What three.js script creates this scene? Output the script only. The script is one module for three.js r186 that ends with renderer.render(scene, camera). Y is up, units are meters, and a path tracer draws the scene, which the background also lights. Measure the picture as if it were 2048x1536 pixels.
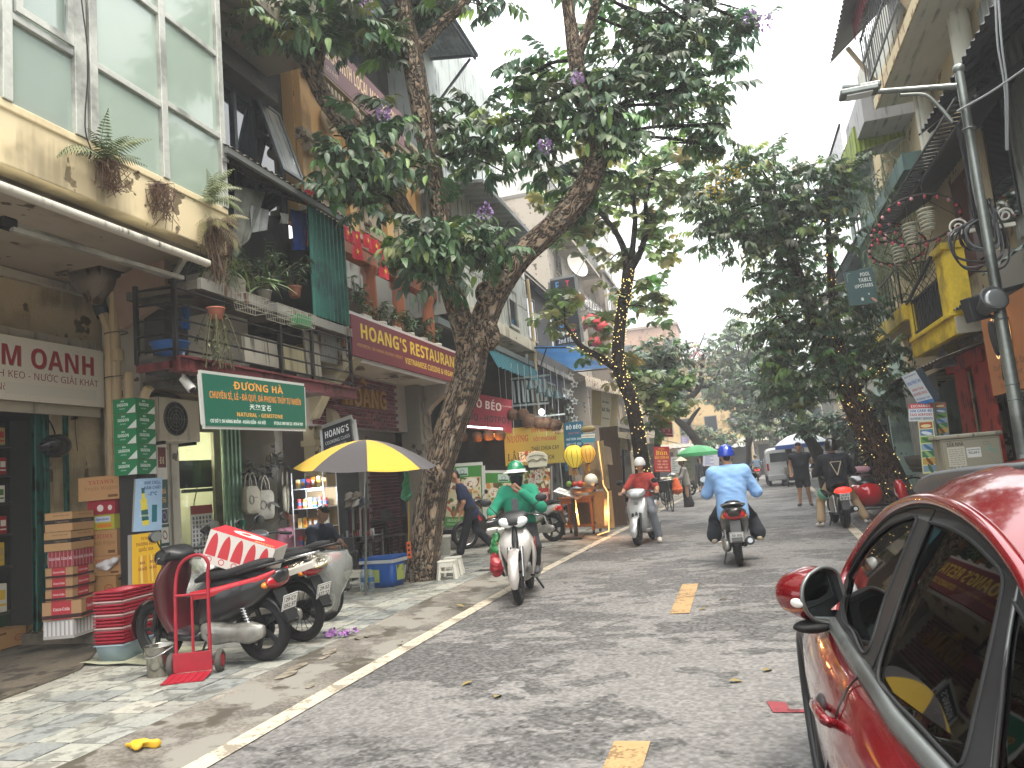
import*as THREE from'three';
import{mergeGeometries}from'three/addons/utils/BufferGeometryUtils.js';
import{FontLoader}from'three/addons/loaders/FontLoader.js';
import{TextGeometry}from'three/addons/geometries/TextGeometry.js';
import{RoundedBoxGeometry}from'three/addons/geometries/RoundedBoxGeometry.js';

// ---------------------------------------------------------------- camera, sky, sun, exposure
const scene=new THREE.Scene();
const rad=(d)=>d*Math.PI/180;
const camera=new THREE.PerspectiveCamera(53.05,4/3,0.05,600);
camera.position.set(0,1.45,0);
camera.rotation.set(rad(7.08),rad(15.6),rad(-5.1),'YXZ');
camera.updateMatrixWorld(true);
const renderer=new THREE.WebGLRenderer({antialias:true});
renderer.toneMapping=THREE.LinearToneMapping;
renderer.toneMappingExposure=3.2;
renderer.shadowMap.enabled=true;
{
const w=256,h=128,a=new Float32Array(w*h*4);
for(let j=0;j<h;j++)for(let i=0;i<w;i++){
const el=(j+0.5)/h*Math.PI-Math.PI/2,s=Math.max(0,Math.sin(el));
const u=i/w*Math.PI*2;
const cl=1+0.05*Math.sin(u*3+4*s)*Math.cos(el)+0.03*Math.sin(u*7+9*s+1)*Math.cos(el);
const L=(el<0?0.45:(0.5+0.85*s))*cl,o=(j*w+i)*4;
a[o]=L*0.985;a[o+1]=L;a[o+2]=L*1.015;a[o+3]=1;
}
const t=new THREE.DataTexture(a,w,h,THREE.RGBAFormat,THREE.FloatType);
t.mapping=THREE.EquirectangularReflectionMapping;t.magFilter=THREE.LinearFilter;t.minFilter=THREE.LinearFilter;t.needsUpdate=true;
scene.background=t;scene.environment=t;
}
const sun=new THREE.DirectionalLight(0xfff3e2,1.4);
sun.position.set(14,40,-6);sun.target.position.set(0,0,-18);
sun.castShadow=true;sun.shadow.radius=45;sun.shadow.mapSize.set(4096,4096);
Object.assign(sun.shadow.camera,{left:-35,right:35,top:45,bottom:-45,near:1,far:120});
scene.add(sun,sun.target);
scene.fog=new THREE.FogExp2(0xe9edf0,0.003);

// ---------------------------------------------------------------- helpers
const V=(x,y,z)=>new THREE.Vector3(x,y,z);
const v=(p)=>p.isVector3?p:V(p[0],p[1],p[2]);
function ray(px,py){return V((px-1024)/1539,(768-py)/1539,-1).applyQuaternion(camera.quaternion);}
const hit=(px,py,ax,val)=>{const d=ray(px,py),t=(val-camera.position[ax])/d[ax];return camera.position.clone().addScaledVector(d,t);};
const onX=(px,py,x)=>hit(px,py,'x',x),onY=(px,py,y=0)=>hit(px,py,'y',y),onZ=(px,py,z)=>hit(px,py,'z',z);
const onD=(px,py,d)=>camera.position.clone().addScaledVector(ray(px,py),d);
let seed=7;
const rnd=(a=1,b)=>{seed=(seed*1664525+1013904223)>>>0;const r=seed/4294967296;return b===undefined?r*a:a+r*(b-a);};
const pick=(a)=>a[Math.floor(rnd(a.length))];
const lerp=(a,b,t)=>a+(b-a)*t,clamp=(x,a,b)=>Math.max(a,Math.min(b,x)),sst=(a,b,x)=>{const t=clamp((x-a)/(b-a),0,1);return t*t*(3-2*t);};


const NL=new Float32Array(65536);{let s=99;for(let i=0;i<65536;i++){s=(s*1664525+1013904223)>>>0;NL[i]=s/4294967296;}}
function vn(x,y,px,py,sd){
const xi=Math.floor(x),yi=Math.floor(y),fx=x-xi,fy=y-yi;
const a=((xi%px)+px)%px,b=(a+1)%px,c=((yi%py)+py)%py,d=(c+1)%py;
const H=(i,j)=>NL[(i*157+j*7919+sd*3571)&65535];
const u=fx*fx*(3-2*fx),w=fy*fy*(3-2*fy);
return(H(a,c)*(1-u)+H(b,c)*u)*(1-w)+(H(a,d)*(1-u)+H(b,d)*u)*w;
}
function fbm(u,w,f,oct,sd,fy=f){let s=0,a=0.5,t=0;for(let o=0;o<oct;o++){s+=a*vn(u*f,w*fy,f,fy,sd+o);t+=a;a*=0.5;f*=2;fy*=2;}return s/t;}
function dataTex(w,h,fn,srgb=true){
const a=new Uint8Array(w*h*4);
for(let j=0;j<h;j++)for(let i=0;i<w;i++){
let c=fn(i/w,j/h);if(typeof c==='number')c=[c,c,c];
const o=(j*w+i)*4;for(let k=0;k<3;k++)a[o+k]=clamp(c[k],0,1)*255;a[o+3]=255;
}
const t=new THREE.DataTexture(a,w,h);t.wrapS=t.wrapT=THREE.RepeatWrapping;t.magFilter=THREE.LinearFilter;t.minFilter=THREE.LinearMipmapLinearFilter;t.generateMipmaps=true;
if(srgb)t.colorSpace=THREE.SRGBColorSpace;t.needsUpdate=true;return t;
}
const rep=(t,sx,sy=sx)=>{const c=t.clone();c.repeat.set(1/sx,1/sy);c.needsUpdate=true;return c;};
const mix3=(a,b,t)=>[lerp(a[0],b[0],t),lerp(a[1],b[1],t),lerp(a[2],b[2],t)];
const T={};
T.grain=rep(dataTex(256,256,(x,y)=>0.5+0.5*(fbm(x,y,32,3,3)-0.5)*2,false),0.5);
T.plaster=rep(dataTex(512,512,(x,y)=>{
const b=fbm(x,y,4,5,11),r=fbm(x,y,24,3,21,3),c=fbm(x,y,9,5,31);
let k=0.98-0.22*sst(0.45,0.75,b)-0.1*sst(0.55,0.8,r)*sst(0.35,0.6,b);
const chip=sst(0.72,0.755,c);let col=[k,k*lerp(1,0.975,b),k*lerp(1,0.94,b)];
return mix3(col,[0.42,0.39,0.35],chip*0.8);
}),2.6);
T.worn=rep(dataTex(512,512,(x,y)=>{const b=fbm(x,y,6,6,41),c=fbm(x,y,40,3,45);const k=1-0.25*sst(0.42,0.8,b)-0.12*c;return[k,k,k*0.985];}),1.7);
T.streak=rep(dataTex(512,512,(x,y)=>{const r=fbm(x,y,48,4,51,2),b=fbm(x,y,5,4,55);const k=1-0.5*sst(0.5,0.85,r)*sst(0.3,0.7,b)-0.12*b;return[k,k*0.99,k*0.96];}),2.2);
T.conc=rep(dataTex(512,512,(x,y)=>{const b=fbm(x,y,5,6,61),c=fbm(x,y,64,2,65),d=fbm(x,y,12,4,68);const k=0.95-0.35*sst(0.4,0.75,b)-0.14*c-0.25*sst(0.62,0.72,d);return[k,k*0.975,k*0.93];}),2.1);
T.tile=rep(dataTex(512,512,(x,y)=>{const b=fbm(x,y,4,5,71),c=fbm(x,y,90,2,75),d=fbm(x,y,16,4,78);const k=0.98-0.2*sst(0.4,0.8,b)-0.14*c-0.2*sst(0.6,0.7,d);return[k,k,k*0.985];}),1.9);
const barkF=(x,y)=>{const w=fbm(x,y,6,3,83)*0.16,w2=fbm(x,y,7,3,84)*0.12,r=fbm(x+w,y+w2,17,4,81,11),p=fbm(x,y,22,4,87,26);return clamp(Math.abs(r-0.5)*4.2+(p-0.5)*0.9+0.05,0,1);};
T.bark=rep(dataTex(512,512,(x,y)=>{const k=barkF(x,y),l=sst(0.56,0.66,fbm(x,y,9,5,88));return mix3(mix3([0.2,0.165,0.135],[0.64,0.55,0.46],sst(0.05,0.75,k)),[0.7,0.68,0.61],l*0.5);}),0.9,1.1);
T.barkB=rep(dataTex(512,512,barkF,false),0.9,1.1);
T.wood=rep(dataTex(256,256,(x,y)=>{const g=fbm(x,y,40,3,91,3),r=0.5+0.5*Math.sin(40*x+5*fbm(x,y,3,3,95));const k=0.75+0.25*g-0.18*r*g;return[k,k*0.96,k*0.9];}),0.5,1.6);
T.cloth=rep(dataTex(256,256,(x,y)=>0.5+0.25*Math.sin(x*402)+0.25*Math.sin(y*402),false),0.12);
T.dust=rep(dataTex(512,512,(x,y)=>{const b=fbm(x,y,7,6,101),c=fbm(x,y,120,2,105);return 0.25+0.5*b+0.25*c;},false),0.8);
T.rust=rep(dataTex(512,512,(x,y)=>{const b=fbm(x,y,8,6,111),s=fbm(x,y,40,3,115,4);const k=sst(0.52,0.68,b*0.6+s*0.4);return mix3([1,1,1],[0.55,0.36,0.24],k*0.85);}),1.5);

const MATS=new Map();
function mat(color,o={}){
const key=color+'|'+Object.entries(o).map(([k,x])=>k+(x&&x.uuid||x)).join();
if(MATS.has(key))return MATS.get(key);
const phys=o.clearcoat!==undefined||o.transmission!==undefined||o.sheen!==undefined;
const m=phys?new THREE.MeshPhysicalMaterial():new THREE.MeshStandardMaterial();
m.color.set(color);m.roughness=o.r??0.75;m.metalness=o.m??0;
for(const k of Object.keys(o))if(!['r','m','grain'].includes(k)){if(m[k]&&m[k].isColor)m[k].set(o[k]);else m[k]=o[k];}
if(o.grain){m.bumpMap=T.grain;m.bumpScale=o.grain;}
MATS.set(key,m);return m;
}

function canvasTex(w,h,draw){
const c=document.createElement('canvas');c.width=w;c.height=h;const x=c.getContext('2d');draw(x,w,h);
const t=new THREE.CanvasTexture(c);t.colorSpace=THREE.SRGBColorSpace;return t;
}
function txt(x,s,px,py,size,color,o={}){
x.save();x.font=`${o.w || 'bold'} ${size}px ${o.f || 'sans-serif'}`;x.textAlign='left';x.textBaseline='middle';x.fillStyle=color;x.lineCap='round';
const ch=[...s].map(c=>{const d=c.normalize('NFD'),b=c==='Đ'?'D':c==='đ'?'d':d[0];return{b,m:c==='Đ'||c==='đ'?['-']:[...d.slice(1)],up:b===b.toUpperCase()};}),plain=ch.map(c=>c.b).join(''),mw=x.measureText(plain).width,sc=o.fit?o.fit/mw:1;
x.translate(px,py);x.scale(sc,1);const x0=o.a==='left'?0:o.a==='right'?-mw:-mw/2;
if(o.s){x.strokeStyle=o.s;x.lineWidth=o.sw||size*0.08;x.strokeText(plain,x0,0);}x.fillText(plain,x0,0);
let c0='';x.strokeStyle=color;x.lineWidth=size*(o.w==='normal'?0.06:0.09);const e=size*0.1;
for(const c of ch){const a=x0+x.measureText(c0).width,w=x.measureText(c.b).width,cx=a+w/2;c0+=c.b;let ty=-size*(c.up?0.42:0.28);
for(const m of c.m){x.beginPath();if(m==='-'){c.up?(x.moveTo(a-w*0.02,0),x.lineTo(a+w*0.42,0)):(x.moveTo(cx,-size*0.27),x.lineTo(a+w*1.05,-size*0.27));}
else if(m==='\u0323'){x.moveTo(cx,size*0.46);x.lineTo(cx+0.1,size*0.46);}else if(m==='\u031b'){x.moveTo(a+w*0.86,ty+e*0.9);x.quadraticCurveTo(a+w*1.1,ty+e*0.6,a+w*1.02,ty-e*0.4);}
else{const y=ty-e*0.25;if(m==='\u0302'){x.moveTo(cx-e*1.3,y);x.lineTo(cx,y-e*0.9);x.lineTo(cx+e*1.3,y);}else if(m==='\u0306'){x.moveTo(cx-e*1.2,y-e*0.8);x.quadraticCurveTo(cx,y+e*0.5,cx+e*1.2,y-e*0.8);}else if(m==='\u0301'){x.moveTo(cx-e*0.3,y);x.lineTo(cx+e*0.9,y-e*1.1);}else if(m==='\u0300'){x.moveTo(cx+e*0.3,y);x.lineTo(cx-e*0.9,y-e*1.1);}else if(m==='\u0309'){x.moveTo(cx-e*0.4,y-e*1.2);x.quadraticCurveTo(cx+e*1.1,y-e*1.4,cx,y);}else if(m==='\u0303'){x.moveTo(cx-e*1.2,y-e*0.2);x.quadraticCurveTo(cx-e*0.5,y-e*1.3,cx,y-e*0.5);x.quadraticCurveTo(cx+e*0.5,y+e*0.2,cx+e*1.2,y-e*0.8);}ty-=e*0.8;}
x.stroke();}}
x.restore();
}
const printMat=(t,o={})=>{const m=new THREE.MeshStandardMaterial({map:t,roughness:o.r??0.55});if(o.em){m.emissive.set(0xffffff);m.emissiveMap=t;m.emissiveIntensity=o.em;}return m;};
function speck(x,w,h,n,col,a,s=3){x.save();x.fillStyle=col;for(let i=0;i<n;i++){x.globalAlpha=a*rnd();const r=rnd(s);x.beginPath();x.ellipse(rnd(w),rnd(h),r*rnd(0.5,2.5),r,rnd(3),0,7);x.fill();}x.restore();}


const E3=new THREE.Euler(),M4=new THREE.Matrix4(),Q4=new THREE.Quaternion();
function put(g,p=[0,0,0],r=[0,0,0],s=[1,1,1]){E3.set(r[0],r[1],r[2],'YXZ');M4.compose(v(p),Q4.setFromEuler(E3),v(s));return g.applyMatrix4(M4);}
const box=(w,h,d,p,r,bev=0)=>put(bev?new RoundedBoxGeometry(w,h,d,2,Math.min(bev,w*0.49,h*0.49,d*0.49)):new THREE.BoxGeometry(w,h,d),p,r);
const bb=(x0,x1,y0,y1,z0,z1,bev=0)=>box(Math.abs(x1-x0),Math.abs(y1-y0),Math.abs(z1-z0),[(x0+x1)/2,(y0+y1)/2,(z0+z1)/2],undefined,bev);
function cyl(a,b,r0,r1=r0,seg=10,open=false){
a=v(a);b=v(b);const d=b.clone().sub(a),L=d.length()||1e-4;
const g=new THREE.CylinderGeometry(r1,r0,L,seg,1,open);g.translate(0,L/2,0);
M4.compose(a,Q4.setFromUnitVectors(V(0,1,0),d.normalize()),V(1,1,1));return g.applyMatrix4(M4);
}
function bar(a,b,w,h=w){a=v(a);b=v(b);const d=b.clone().sub(a),L=d.length();const g=new THREE.BoxGeometry(w,h,L);const o=new THREE.Object3D();o.position.copy(a).lerp(b,0.5);o.lookAt(b);o.updateMatrix();return g.applyMatrix4(o.matrix);}
const tube=(pts,r,seg=24,rs=6,closed=false)=>new THREE.TubeGeometry(new THREE.CatmullRomCurve3(pts.map(v),closed,'catmullrom',0.5),seg,r,rs,closed);
const lathe=(prof,seg=20,p,r,s)=>put(new THREE.LatheGeometry(prof.map(q=>new THREE.Vector2(q[0],q[1])),seg),p,r,s);
const sph=(r,p,s=[1,1,1],rot,seg=14)=>put(new THREE.SphereGeometry(r,seg,Math.max(6,seg*0.7|0)),p,rot,s);
const torus=(R,r,p,rot,seg=24,rs=8,s)=>put(new THREE.TorusGeometry(R,r,rs,seg),p,rot,s);
function prism(pts,d,p,r,bev=0){const s=new THREE.Shape(pts.map(q=>new THREE.Vector2(q[0],q[1])));return put(new THREE.ExtrudeGeometry(s,{depth:d,bevelEnabled:bev>0,bevelSize:bev,bevelThickness:bev,bevelSegments:2,steps:1,curveSegments:6}),p,r);}
function skin(rings,closed=true,caps=true){
const n=rings[0].length,P=[],U=[],I=[],m=closed?n:n-1;
rings.forEach((R,i)=>R.forEach((q,j)=>{P.push(q.x,q.y,q.z);U.push(j/n,i/(rings.length-1));}));
for(let i=0;i<rings.length-1;i++)for(let j=0;j<m;j++){const a=i*n+j,b=i*n+(j+1)%n,c=a+n,d=b+n;I.push(a,b,d,a,d,c);}
if(closed&&caps)for(const e of[0,rings.length-1]){const c=new THREE.Vector3();rings[e].forEach(q=>c.add(q));c.divideScalar(n);const k=P.length/3;P.push(c.x,c.y,c.z);U.push(0.5,0.5);for(let j=0;j<n;j++){const a=e*n+j,b=e*n+(j+1)%n;e?I.push(a,b,k):I.push(b,a,k);}}
const g=new THREE.BufferGeometry();g.setAttribute('position',new THREE.Float32BufferAttribute(P,3));g.setAttribute('uv',new THREE.Float32BufferAttribute(U,2));g.setIndex(I);g.computeVertexNormals();return g;
}

function loft(st,n=20){
const fine=[];for(let i=0;i<st.length-1;i++){const k=3;for(let t=0;t<k;t++){const f=t/k,c=(q)=>{const d=(s,z)=>s[q]??z,z=q===6?2.6:0;const p0=d(st[Math.max(0,i-1)],z),p1=d(st[i],z),p2=d(st[i+1],z),p3=d(st[Math.min(st.length-1,i+2)],z);return 0.5*(2*p1+(p2-p0)*f+(2*p0-5*p1+4*p2-p3)*f*f+(3*p1-p0-3*p2+p3)*f*f*f);};fine.push([0,1,2,3,4,5,6].map(c));}}
const l=st[st.length-1];fine.push([l[0],l[1],l[2],l[3],l[4]??0,l[5]??0,l[6]??2.6]);
return skin(fine.map(([y,z,w,h,a,x,e])=>{const R=[];for(let j=0;j<n;j++){const t=j/n*6.28319,c=Math.cos(t),s=Math.sin(t),X=Math.sign(c)*Math.abs(c)**(2/e)*Math.max(w,0.002)/2,Y=Math.sign(s)*Math.abs(s)**(2/e)*Math.max(h,0.002)/2;R.push(V(x+X,y+Y*Math.cos(a),z+Y*Math.sin(a)));}return R;}));
}
function quad(a,b,c,d,n=1,m=1,f){
[a,b,c,d]=[a,b,c,d].map(v);const P=[],U=[],I=[];
for(let j=0;j<=m;j++)for(let i=0;i<=n;i++){const s=i/n,t=j/m,q=a.clone().lerp(b,s).lerp(d.clone().lerp(c,s),t);if(f)f(q,s,t);P.push(q.x,q.y,q.z);U.push(s,1-t);}
for(let j=0;j<m;j++)for(let i=0;i<n;i++){const k=j*(n+1)+i;I.push(k,k+n+1,k+1,k+1,k+n+1,k+n+2);}
const g=new THREE.BufferGeometry();g.setAttribute('position',new THREE.Float32BufferAttribute(P,3));g.setAttribute('uv',new THREE.Float32BufferAttribute(U,2));g.setIndex(I);g.computeVertexNormals();return g;
}
function corr(a,b,c,d,n,amp,th=0){
const N=V(0,0,0).crossVectors(v(b).clone().sub(v(a)),v(d).clone().sub(v(a))).normalize();
return quad(a,b,c,d,n*6,1,(q,s)=>q.addScaledVector(N,amp*Math.tanh(2*Math.sin(s*n*6.28319))));
}
function join(gs,keepUV=false){
gs=(Array.isArray(gs)?gs:[gs]).flat(3).filter(Boolean).map(g=>{const q=g.index?g.toNonIndexed():g.clone();for(const k of Object.keys(q.attributes))if(!['position','normal','uv','color'].includes(k))q.deleteAttribute(k);if(!q.attributes.normal)q.computeVertexNormals();if(!q.attributes.uv)q.setAttribute('uv',new THREE.Float32BufferAttribute(new Float32Array(q.attributes.position.count*2),2));q.morphAttributes={};return q;});
const g=gs.length>1?mergeGeometries(gs):gs[0];
if(!keepUV){const P=g.attributes.position,N=g.attributes.normal,U=g.attributes.uv;for(let i=0;i<P.count;i+=3){let x=0,y=0,z=0;for(let k=0;k<3;k++){x+=N.getX(i+k);y+=N.getY(i+k);z+=N.getZ(i+k);}x=Math.abs(x);y=Math.abs(y);z=Math.abs(z);for(let k=0;k<3;k++){const a=P.getX(i+k),b=P.getY(i+k),c=P.getZ(i+k);if(y>x&&y>z)U.setXY(i+k,a,c);else if(x>z)U.setXY(i+k,c,b);else U.setXY(i+k,a,b);}}}
return g;
}
const NAMES=new Map();
function numbered(n){const k=NAMES.get(n)??0;NAMES.set(n,k+1);return k?`${n}_${String(k).padStart(3, '0')}`:n;}
function M(name,gs,m,parent,keepUV=false){const o=new THREE.Mesh(gs.isBufferGeometry&&gs.userData.raw?gs:join(gs,keepUV),m);o.name=name;o.castShadow=o.receiveShadow=true;if(parent)parent.add(o);return o;}
function tag(o,label,category,group){o.userData.label=label;o.userData.category=category;if(group)o.userData.group=group;return o;}
function thing(name,label,category,p=[0,0,0],turn=0,group){const o=new THREE.Group();o.name=numbered(name);scene.add(o);o.position.copy(v(p));o.rotation.y=turn;return tag(o,label,category,group);}
function settle(t){
t.updateMatrixWorld(true);const b=new THREE.Box3().setFromObject(t),c=V((b.min.x+b.max.x)/2,b.min.y,(b.min.z+b.max.z)/2);
t.children.forEach(k=>k.position.sub(c));t.position.add(c);return t;
}
function solo(name,label,category,gs,m,group,keepUV){const o=M(numbered(name),gs,m,scene,keepUV);o.geometry.computeBoundingBox();const b=o.geometry.boundingBox,c=V((b.min.x+b.max.x)/2,b.min.y,(b.min.z+b.max.z)/2);o.geometry.translate(-c.x,-c.y,-c.z);o.position.copy(c);return tag(o,label,category,group);}
function struct(name,gs,m,keepUV){const o=M(name,gs,m,scene,keepUV);o.userData.kind='structure';return o;}
function copyOf(src,p,turn,label,s){const c=src.clone();c.name=numbered(src.name.replace(/_\d+$/,''));c.userData={...src.userData,label};scene.add(c);c.position.copy(v(p));c.rotation.set(0,turn,0);if(s)c.scale.setScalar(s);return c;}

function board(name,label,cat,c,tex,o={}){
c=c.map(v);const n=V(0,0,0).crossVectors(c[1].clone().sub(c[0]),c[3].clone().sub(c[0])).normalize().negate(),th=o.th??0.06;
const t=o.into||thing(name,label,cat,[0,0,0],0,o.group),k=c.map(q=>q.clone().addScaledVector(n,-th)),f=c.map(q=>q.clone().addScaledVector(n,0.003));
const em=o.em||0;
M(o.into?o.part+'_panel':'panel',[quad(k[1],k[0],k[3],k[2]),quad(c[0],c[1],c[2],c[3]),...[0,1,2,3].map(i=>quad(k[i],k[(i+1)%4],c[(i+1)%4],c[i]))],o.back||mat('#8d8d88',{r:0.6,m:0.2}),t);
const pr=M(o.into?o.part:'print',quad(f[0],f[1],f[2],f[3]),printMat(tex,{em,r:o.r}),t,true);
if(o.frame){const w=o.fw??0.03,G=[];for(let i=0;i<4;i++){const a=c[i].clone().addScaledVector(n,-th/2+0.006),b=c[(i+1)%4].clone().addScaledVector(n,-th/2+0.006);const d=b.clone().sub(a).setLength(w*0.49);G.push(bar(a.clone().sub(i%2?d.clone().negate():d),b.clone().add(i%2?d.clone().negate():d),w,th+0.018));}M('frame',G,o.frame,t);}
return o.into?t:settle(t);
}

// ---------------------------------------------------------------- small plants
function leafGeo(len,wid,droop=0.25,fold=0.25,tip=1.6,n=4){
const P=[],I=[],U=[],N=n;for(let i=0;i<=N;i++){const t=i/N,w=wid*0.5*Math.sin(Math.PI*Math.pow(t*0.94+0.03,1/tip))**0.8,y=-droop*len*t*t,z=len*t*(1-0.15*droop*t);for(const s of[-1,0,1]){P.push(s*w,y+Math.abs(s)*w*fold,z);U.push(0.5+s*0.5,t);}}
for(let i=0;i<N;i++)for(const k of[0,1]){const a=i*3+k,c=a+3;I.push(a,c,a+1,a+1,c,c+1);}
const g=new THREE.BufferGeometry();g.setAttribute('position',new THREE.Float32BufferAttribute(P,3));g.setAttribute('uv',new THREE.Float32BufferAttribute(U,2));g.setIndex(I);g.computeVertexNormals();return g;
}
const leafMat=(c,o={})=>mat(c,{r:0.55,transmission:0.35,thickness:0,...o});
const frondGeo=(()=>{const G=[],n=15,L=0.5;const at=(t)=>V(0,0.34*t-0.42*t*t,L*t*(1-0.12*t));G.push(tube([0,0.25,0.5,0.75,1].map(at),0.003,8,3));for(let i=1;i<=n;i++){const t=i/n,l=0.1*Math.sin(Math.PI*(0.12+0.85*t))+0.012;for(const s of[-1,1])G.push(put(leafGeo(l,0.017,0.2,0.1,1.4,2),at(t).toArray(),[0.25+t,s*1.25,0]));}return join(G);})();
frondGeo.userData.raw=true;
function fern(label,p,n,s,m,o={}){
const t=thing('fern',label,'fern',p.toArray(),0,'ferns growing out of the building ledges');seed=o.sd??3;
for(let i=0;i<n;i++){const f=M('frond',frondGeo,m[i%m.length],t);f.rotation.set(rnd(-0.9,0.35)+(o.tilt??0),i*2.4+rnd(0.5),0,'YXZ');f.scale.setScalar(s*rnd(0.6,1.1));f.position.set(rnd(-0.04,0.04),rnd(-0.03,0.03),rnd(-0.08,0.08)*(o.w??1));}
if(o.dead)M('root_mass',Array.from({length:60},()=>tube([[rnd(-0.1,0.1),rnd(0.05),rnd(-0.14,0.14)],[rnd(-0.1,0.2),-rnd(0.2),rnd(-0.16,0.16)],[rnd(-0.1,0.16),-rnd(0.2,o.dead),rnd(-0.14,0.14)]],0.004,5,3)),mat('#5d4638',{r:0.9}),t);return t;
}
function plant(name,label,p,o){
const t=thing(name,label,'plant',v(p).toArray(),0,o.group);seed=o.sd??9;const ph=o.pot?o.pot[1]:0;
if(o.pot){const[r,h,c]=o.pot;M('pot',o.sq?[box(r*2,h,r*2,[0,h/2,0],undefined,0.015)]:[lathe([[0.001,0],[r*0.75,0],[r*0.96,h*0.85],[r*1.06,h*0.86],[r*1.06,h],[r*0.9,h],[r*0.88,h*0.9],[0.001,h*0.9]],18)],mat(c,{r:0.7,map:T.worn}),t);}
const cols=o.colours,B=cols.map(()=>[]),S=[];
const ns=o.stems??7;for(let s=0;s<ns;s++){const a=rnd(6.28),r=Math.sqrt(rnd())*o.w,h=o.h*rnd(0.55,1),e=V(Math.cos(a)*r,ph+h*(o.hang?-1:1),Math.sin(a)*r*(o.wz??1)),b=V(e.x*0.2,ph,e.z*0.2),mid=b.clone().lerp(e,0.5).add(V(0,o.hang?0.1:0.05,0));S.push(tube([b,mid,e],0.004+o.h*0.004,6,4));
const k=Math.ceil(o.n/ns);for(let i=0;i<k;i++){const f=0.15+0.85*Math.sqrt(rnd()),q=b.clone().lerp(mid,f).lerp(mid.clone().lerp(e,f),f);B[Math.floor(rnd(cols.length))].push(put(leafGeo(o.len*rnd(0.6,1.15),o.wid*rnd(0.7,1.1),o.droop??0.3,0.2,1.6,3),q.toArray(),[rnd(-0.7,0.7),rnd(6.28),rnd(-0.5,0.5)]));}}
M('stem',S,mat('#4b4a30',{r:0.9}),t);cols.forEach((c,i)=>B[i].length&&M('foliage',B[i],leafMat(c),t));return t;
}
// ---------------------------------------------------------------- road, gutters, pavements
const bendL=(z)=>0.031*Math.max(0,-z-11),bendR=(z)=>0.05*Math.max(0,-z-13);
const strip=(xa,xb,z0,z1,y,n=60,yb=y)=>quad([0,0,z1],[1,0,z1],[1,0,z0],[0,0,z0],8,n,(q,s)=>{const z=q.z;q.set(lerp(xa(z),xb(z),s),lerp(y,yb,s),z);});
const roadTex=rep(dataTex(2048,2048,(x,y)=>{
const big=fbm(x,y,3,4,201),mid=fbm(x,y,30,5,207,44),fine=fbm(x,y,300,2,215),pit=fbm(x,y,160,2,219);
const th=0.63-0.3*sst(0.38,0.66,big),m=sst(th,th+0.045,mid*0.82+pit*0.18);
const l=0.455+0.11*(fine-0.5)*2+0.05*(fbm(x,y,7,4,223)-0.5)*2,d=0.31+0.16*(fine-0.5)*2+0.1*(pit-0.5);
return mix3([l,l*0.985,l*0.965],[d,d*0.985,d*0.97],m*0.75);
}),7.3);
const roadMat=new THREE.MeshStandardMaterial({map:roadTex,roughness:0.82,bumpMap:rep(dataTex(512,512,(x,y)=>fbm(x,y,128,2,231),false),1.1),bumpScale:0.006});
struct('ground',bb(-90,90,-0.4,-0.03,-180,30),mat('#6f6b64',{map:T.conc}));
struct('road',strip((z)=>-3.42+bendL(z),(z)=>2.45+bendR(z),8,-95,0,120),roadMat);
const paintMask=(s)=>rep(dataTex(512,512,(x,y)=>{const m=sst(0.5,0.62,fbm(x,y,14,5,s)*0.7+fbm(x,y,90,2,s+6)*0.3),k=0.9+0.1*fbm(x,y,60,2,s+9);return mix3([k,k*0.98,k*0.94],[0.62,0.6,0.57],m*0.8);}),1.3);
const white=mat('#c9c3b6',{r:0.7,map:paintMask(241)}),yellowP=mat('#b3966c',{r:0.7,map:paintMask(251)});
struct('edge_line',strip((z)=>-3.2+bendL(z),(z)=>-3.04+bendL(z),3,-60,0.008,80),white);
struct('edge_line_right',strip((z)=>1.7+bendR(z),(z)=>1.86+bendR(z),3,-60,0.008,80),white);
for(const[z0,z1]of[[-7.91,-9.79],[-2.4,-4.31]])struct(numbered('centre_dash'),strip(()=>-0.81,()=>-0.615,z0,z1,0.008,8),yellowP);
struct('red_paint_mark',[prism([[0,0],[0.3,0.02],[0.3,0.07],[0.09,0.06],[0.06,0.19],[0.0,0.2],[-0.05,0.21]],0.003,[0.03,0.004,-4.8],[-Math.PI/2,-0.1,0])],mat('#8f3f49',{r:0.8,map:paintMask(261)}));

const gutTex=rep(dataTex(1024,1024,(x,y)=>{const b=fbm(x,y,5,6,271),p=fbm(x,y,9,5,277),f=fbm(x,y,150,2,283);const k=0.44+0.2*(b-0.5)*2+0.1*(f-0.5)*2;return mix3(mix3([k,k*0.96,k*0.89],[0.51,0.5,0.47],sst(0.54,0.62,p)),[0.29,0.27,0.23],sst(0.6,0.72,fbm(x,y,12,4,287)));}),2.7);
struct('gutter',strip((z)=>-4.0+bendL(z)*0.6,(z)=>-3.2+bendL(z),4,-60,0.045,90,0.004),new THREE.MeshStandardMaterial({map:gutTex,roughness:0.9,bumpMap:gutTex,bumpScale:0.03}));
{const slabM=['#aaa69b','#9c978c','#8f897e'].map(c=>mat(c,{r:0.9,map:T.conc,bumpMap:T.grain,bumpScale:0.004})),g=scene.getObjectByName('gutter');
seed=31;for(let i=0;i<5;i++){const z=-5.4-i*0.27-rnd(0.2),x=-3.3-rnd(0.5),s=rnd(0.05,0.1),P=[];const n=6+(i%3);for(let k=0;k<n;k++){const a=k/n*6.28,r=s*rnd(0.6,1.1);P.push([Math.cos(a)*r*0.7,Math.sin(a)*r*1.7]);}const o=M('broken_slab',prism(P,0.004,[0,0,0],[0,0,0],0.002),slabM[i%3],g);o.rotation.set(-Math.PI/2,-0.05,0);o.position.set(x,0.008+(-3.2-x)*0.052,z);}}

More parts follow.
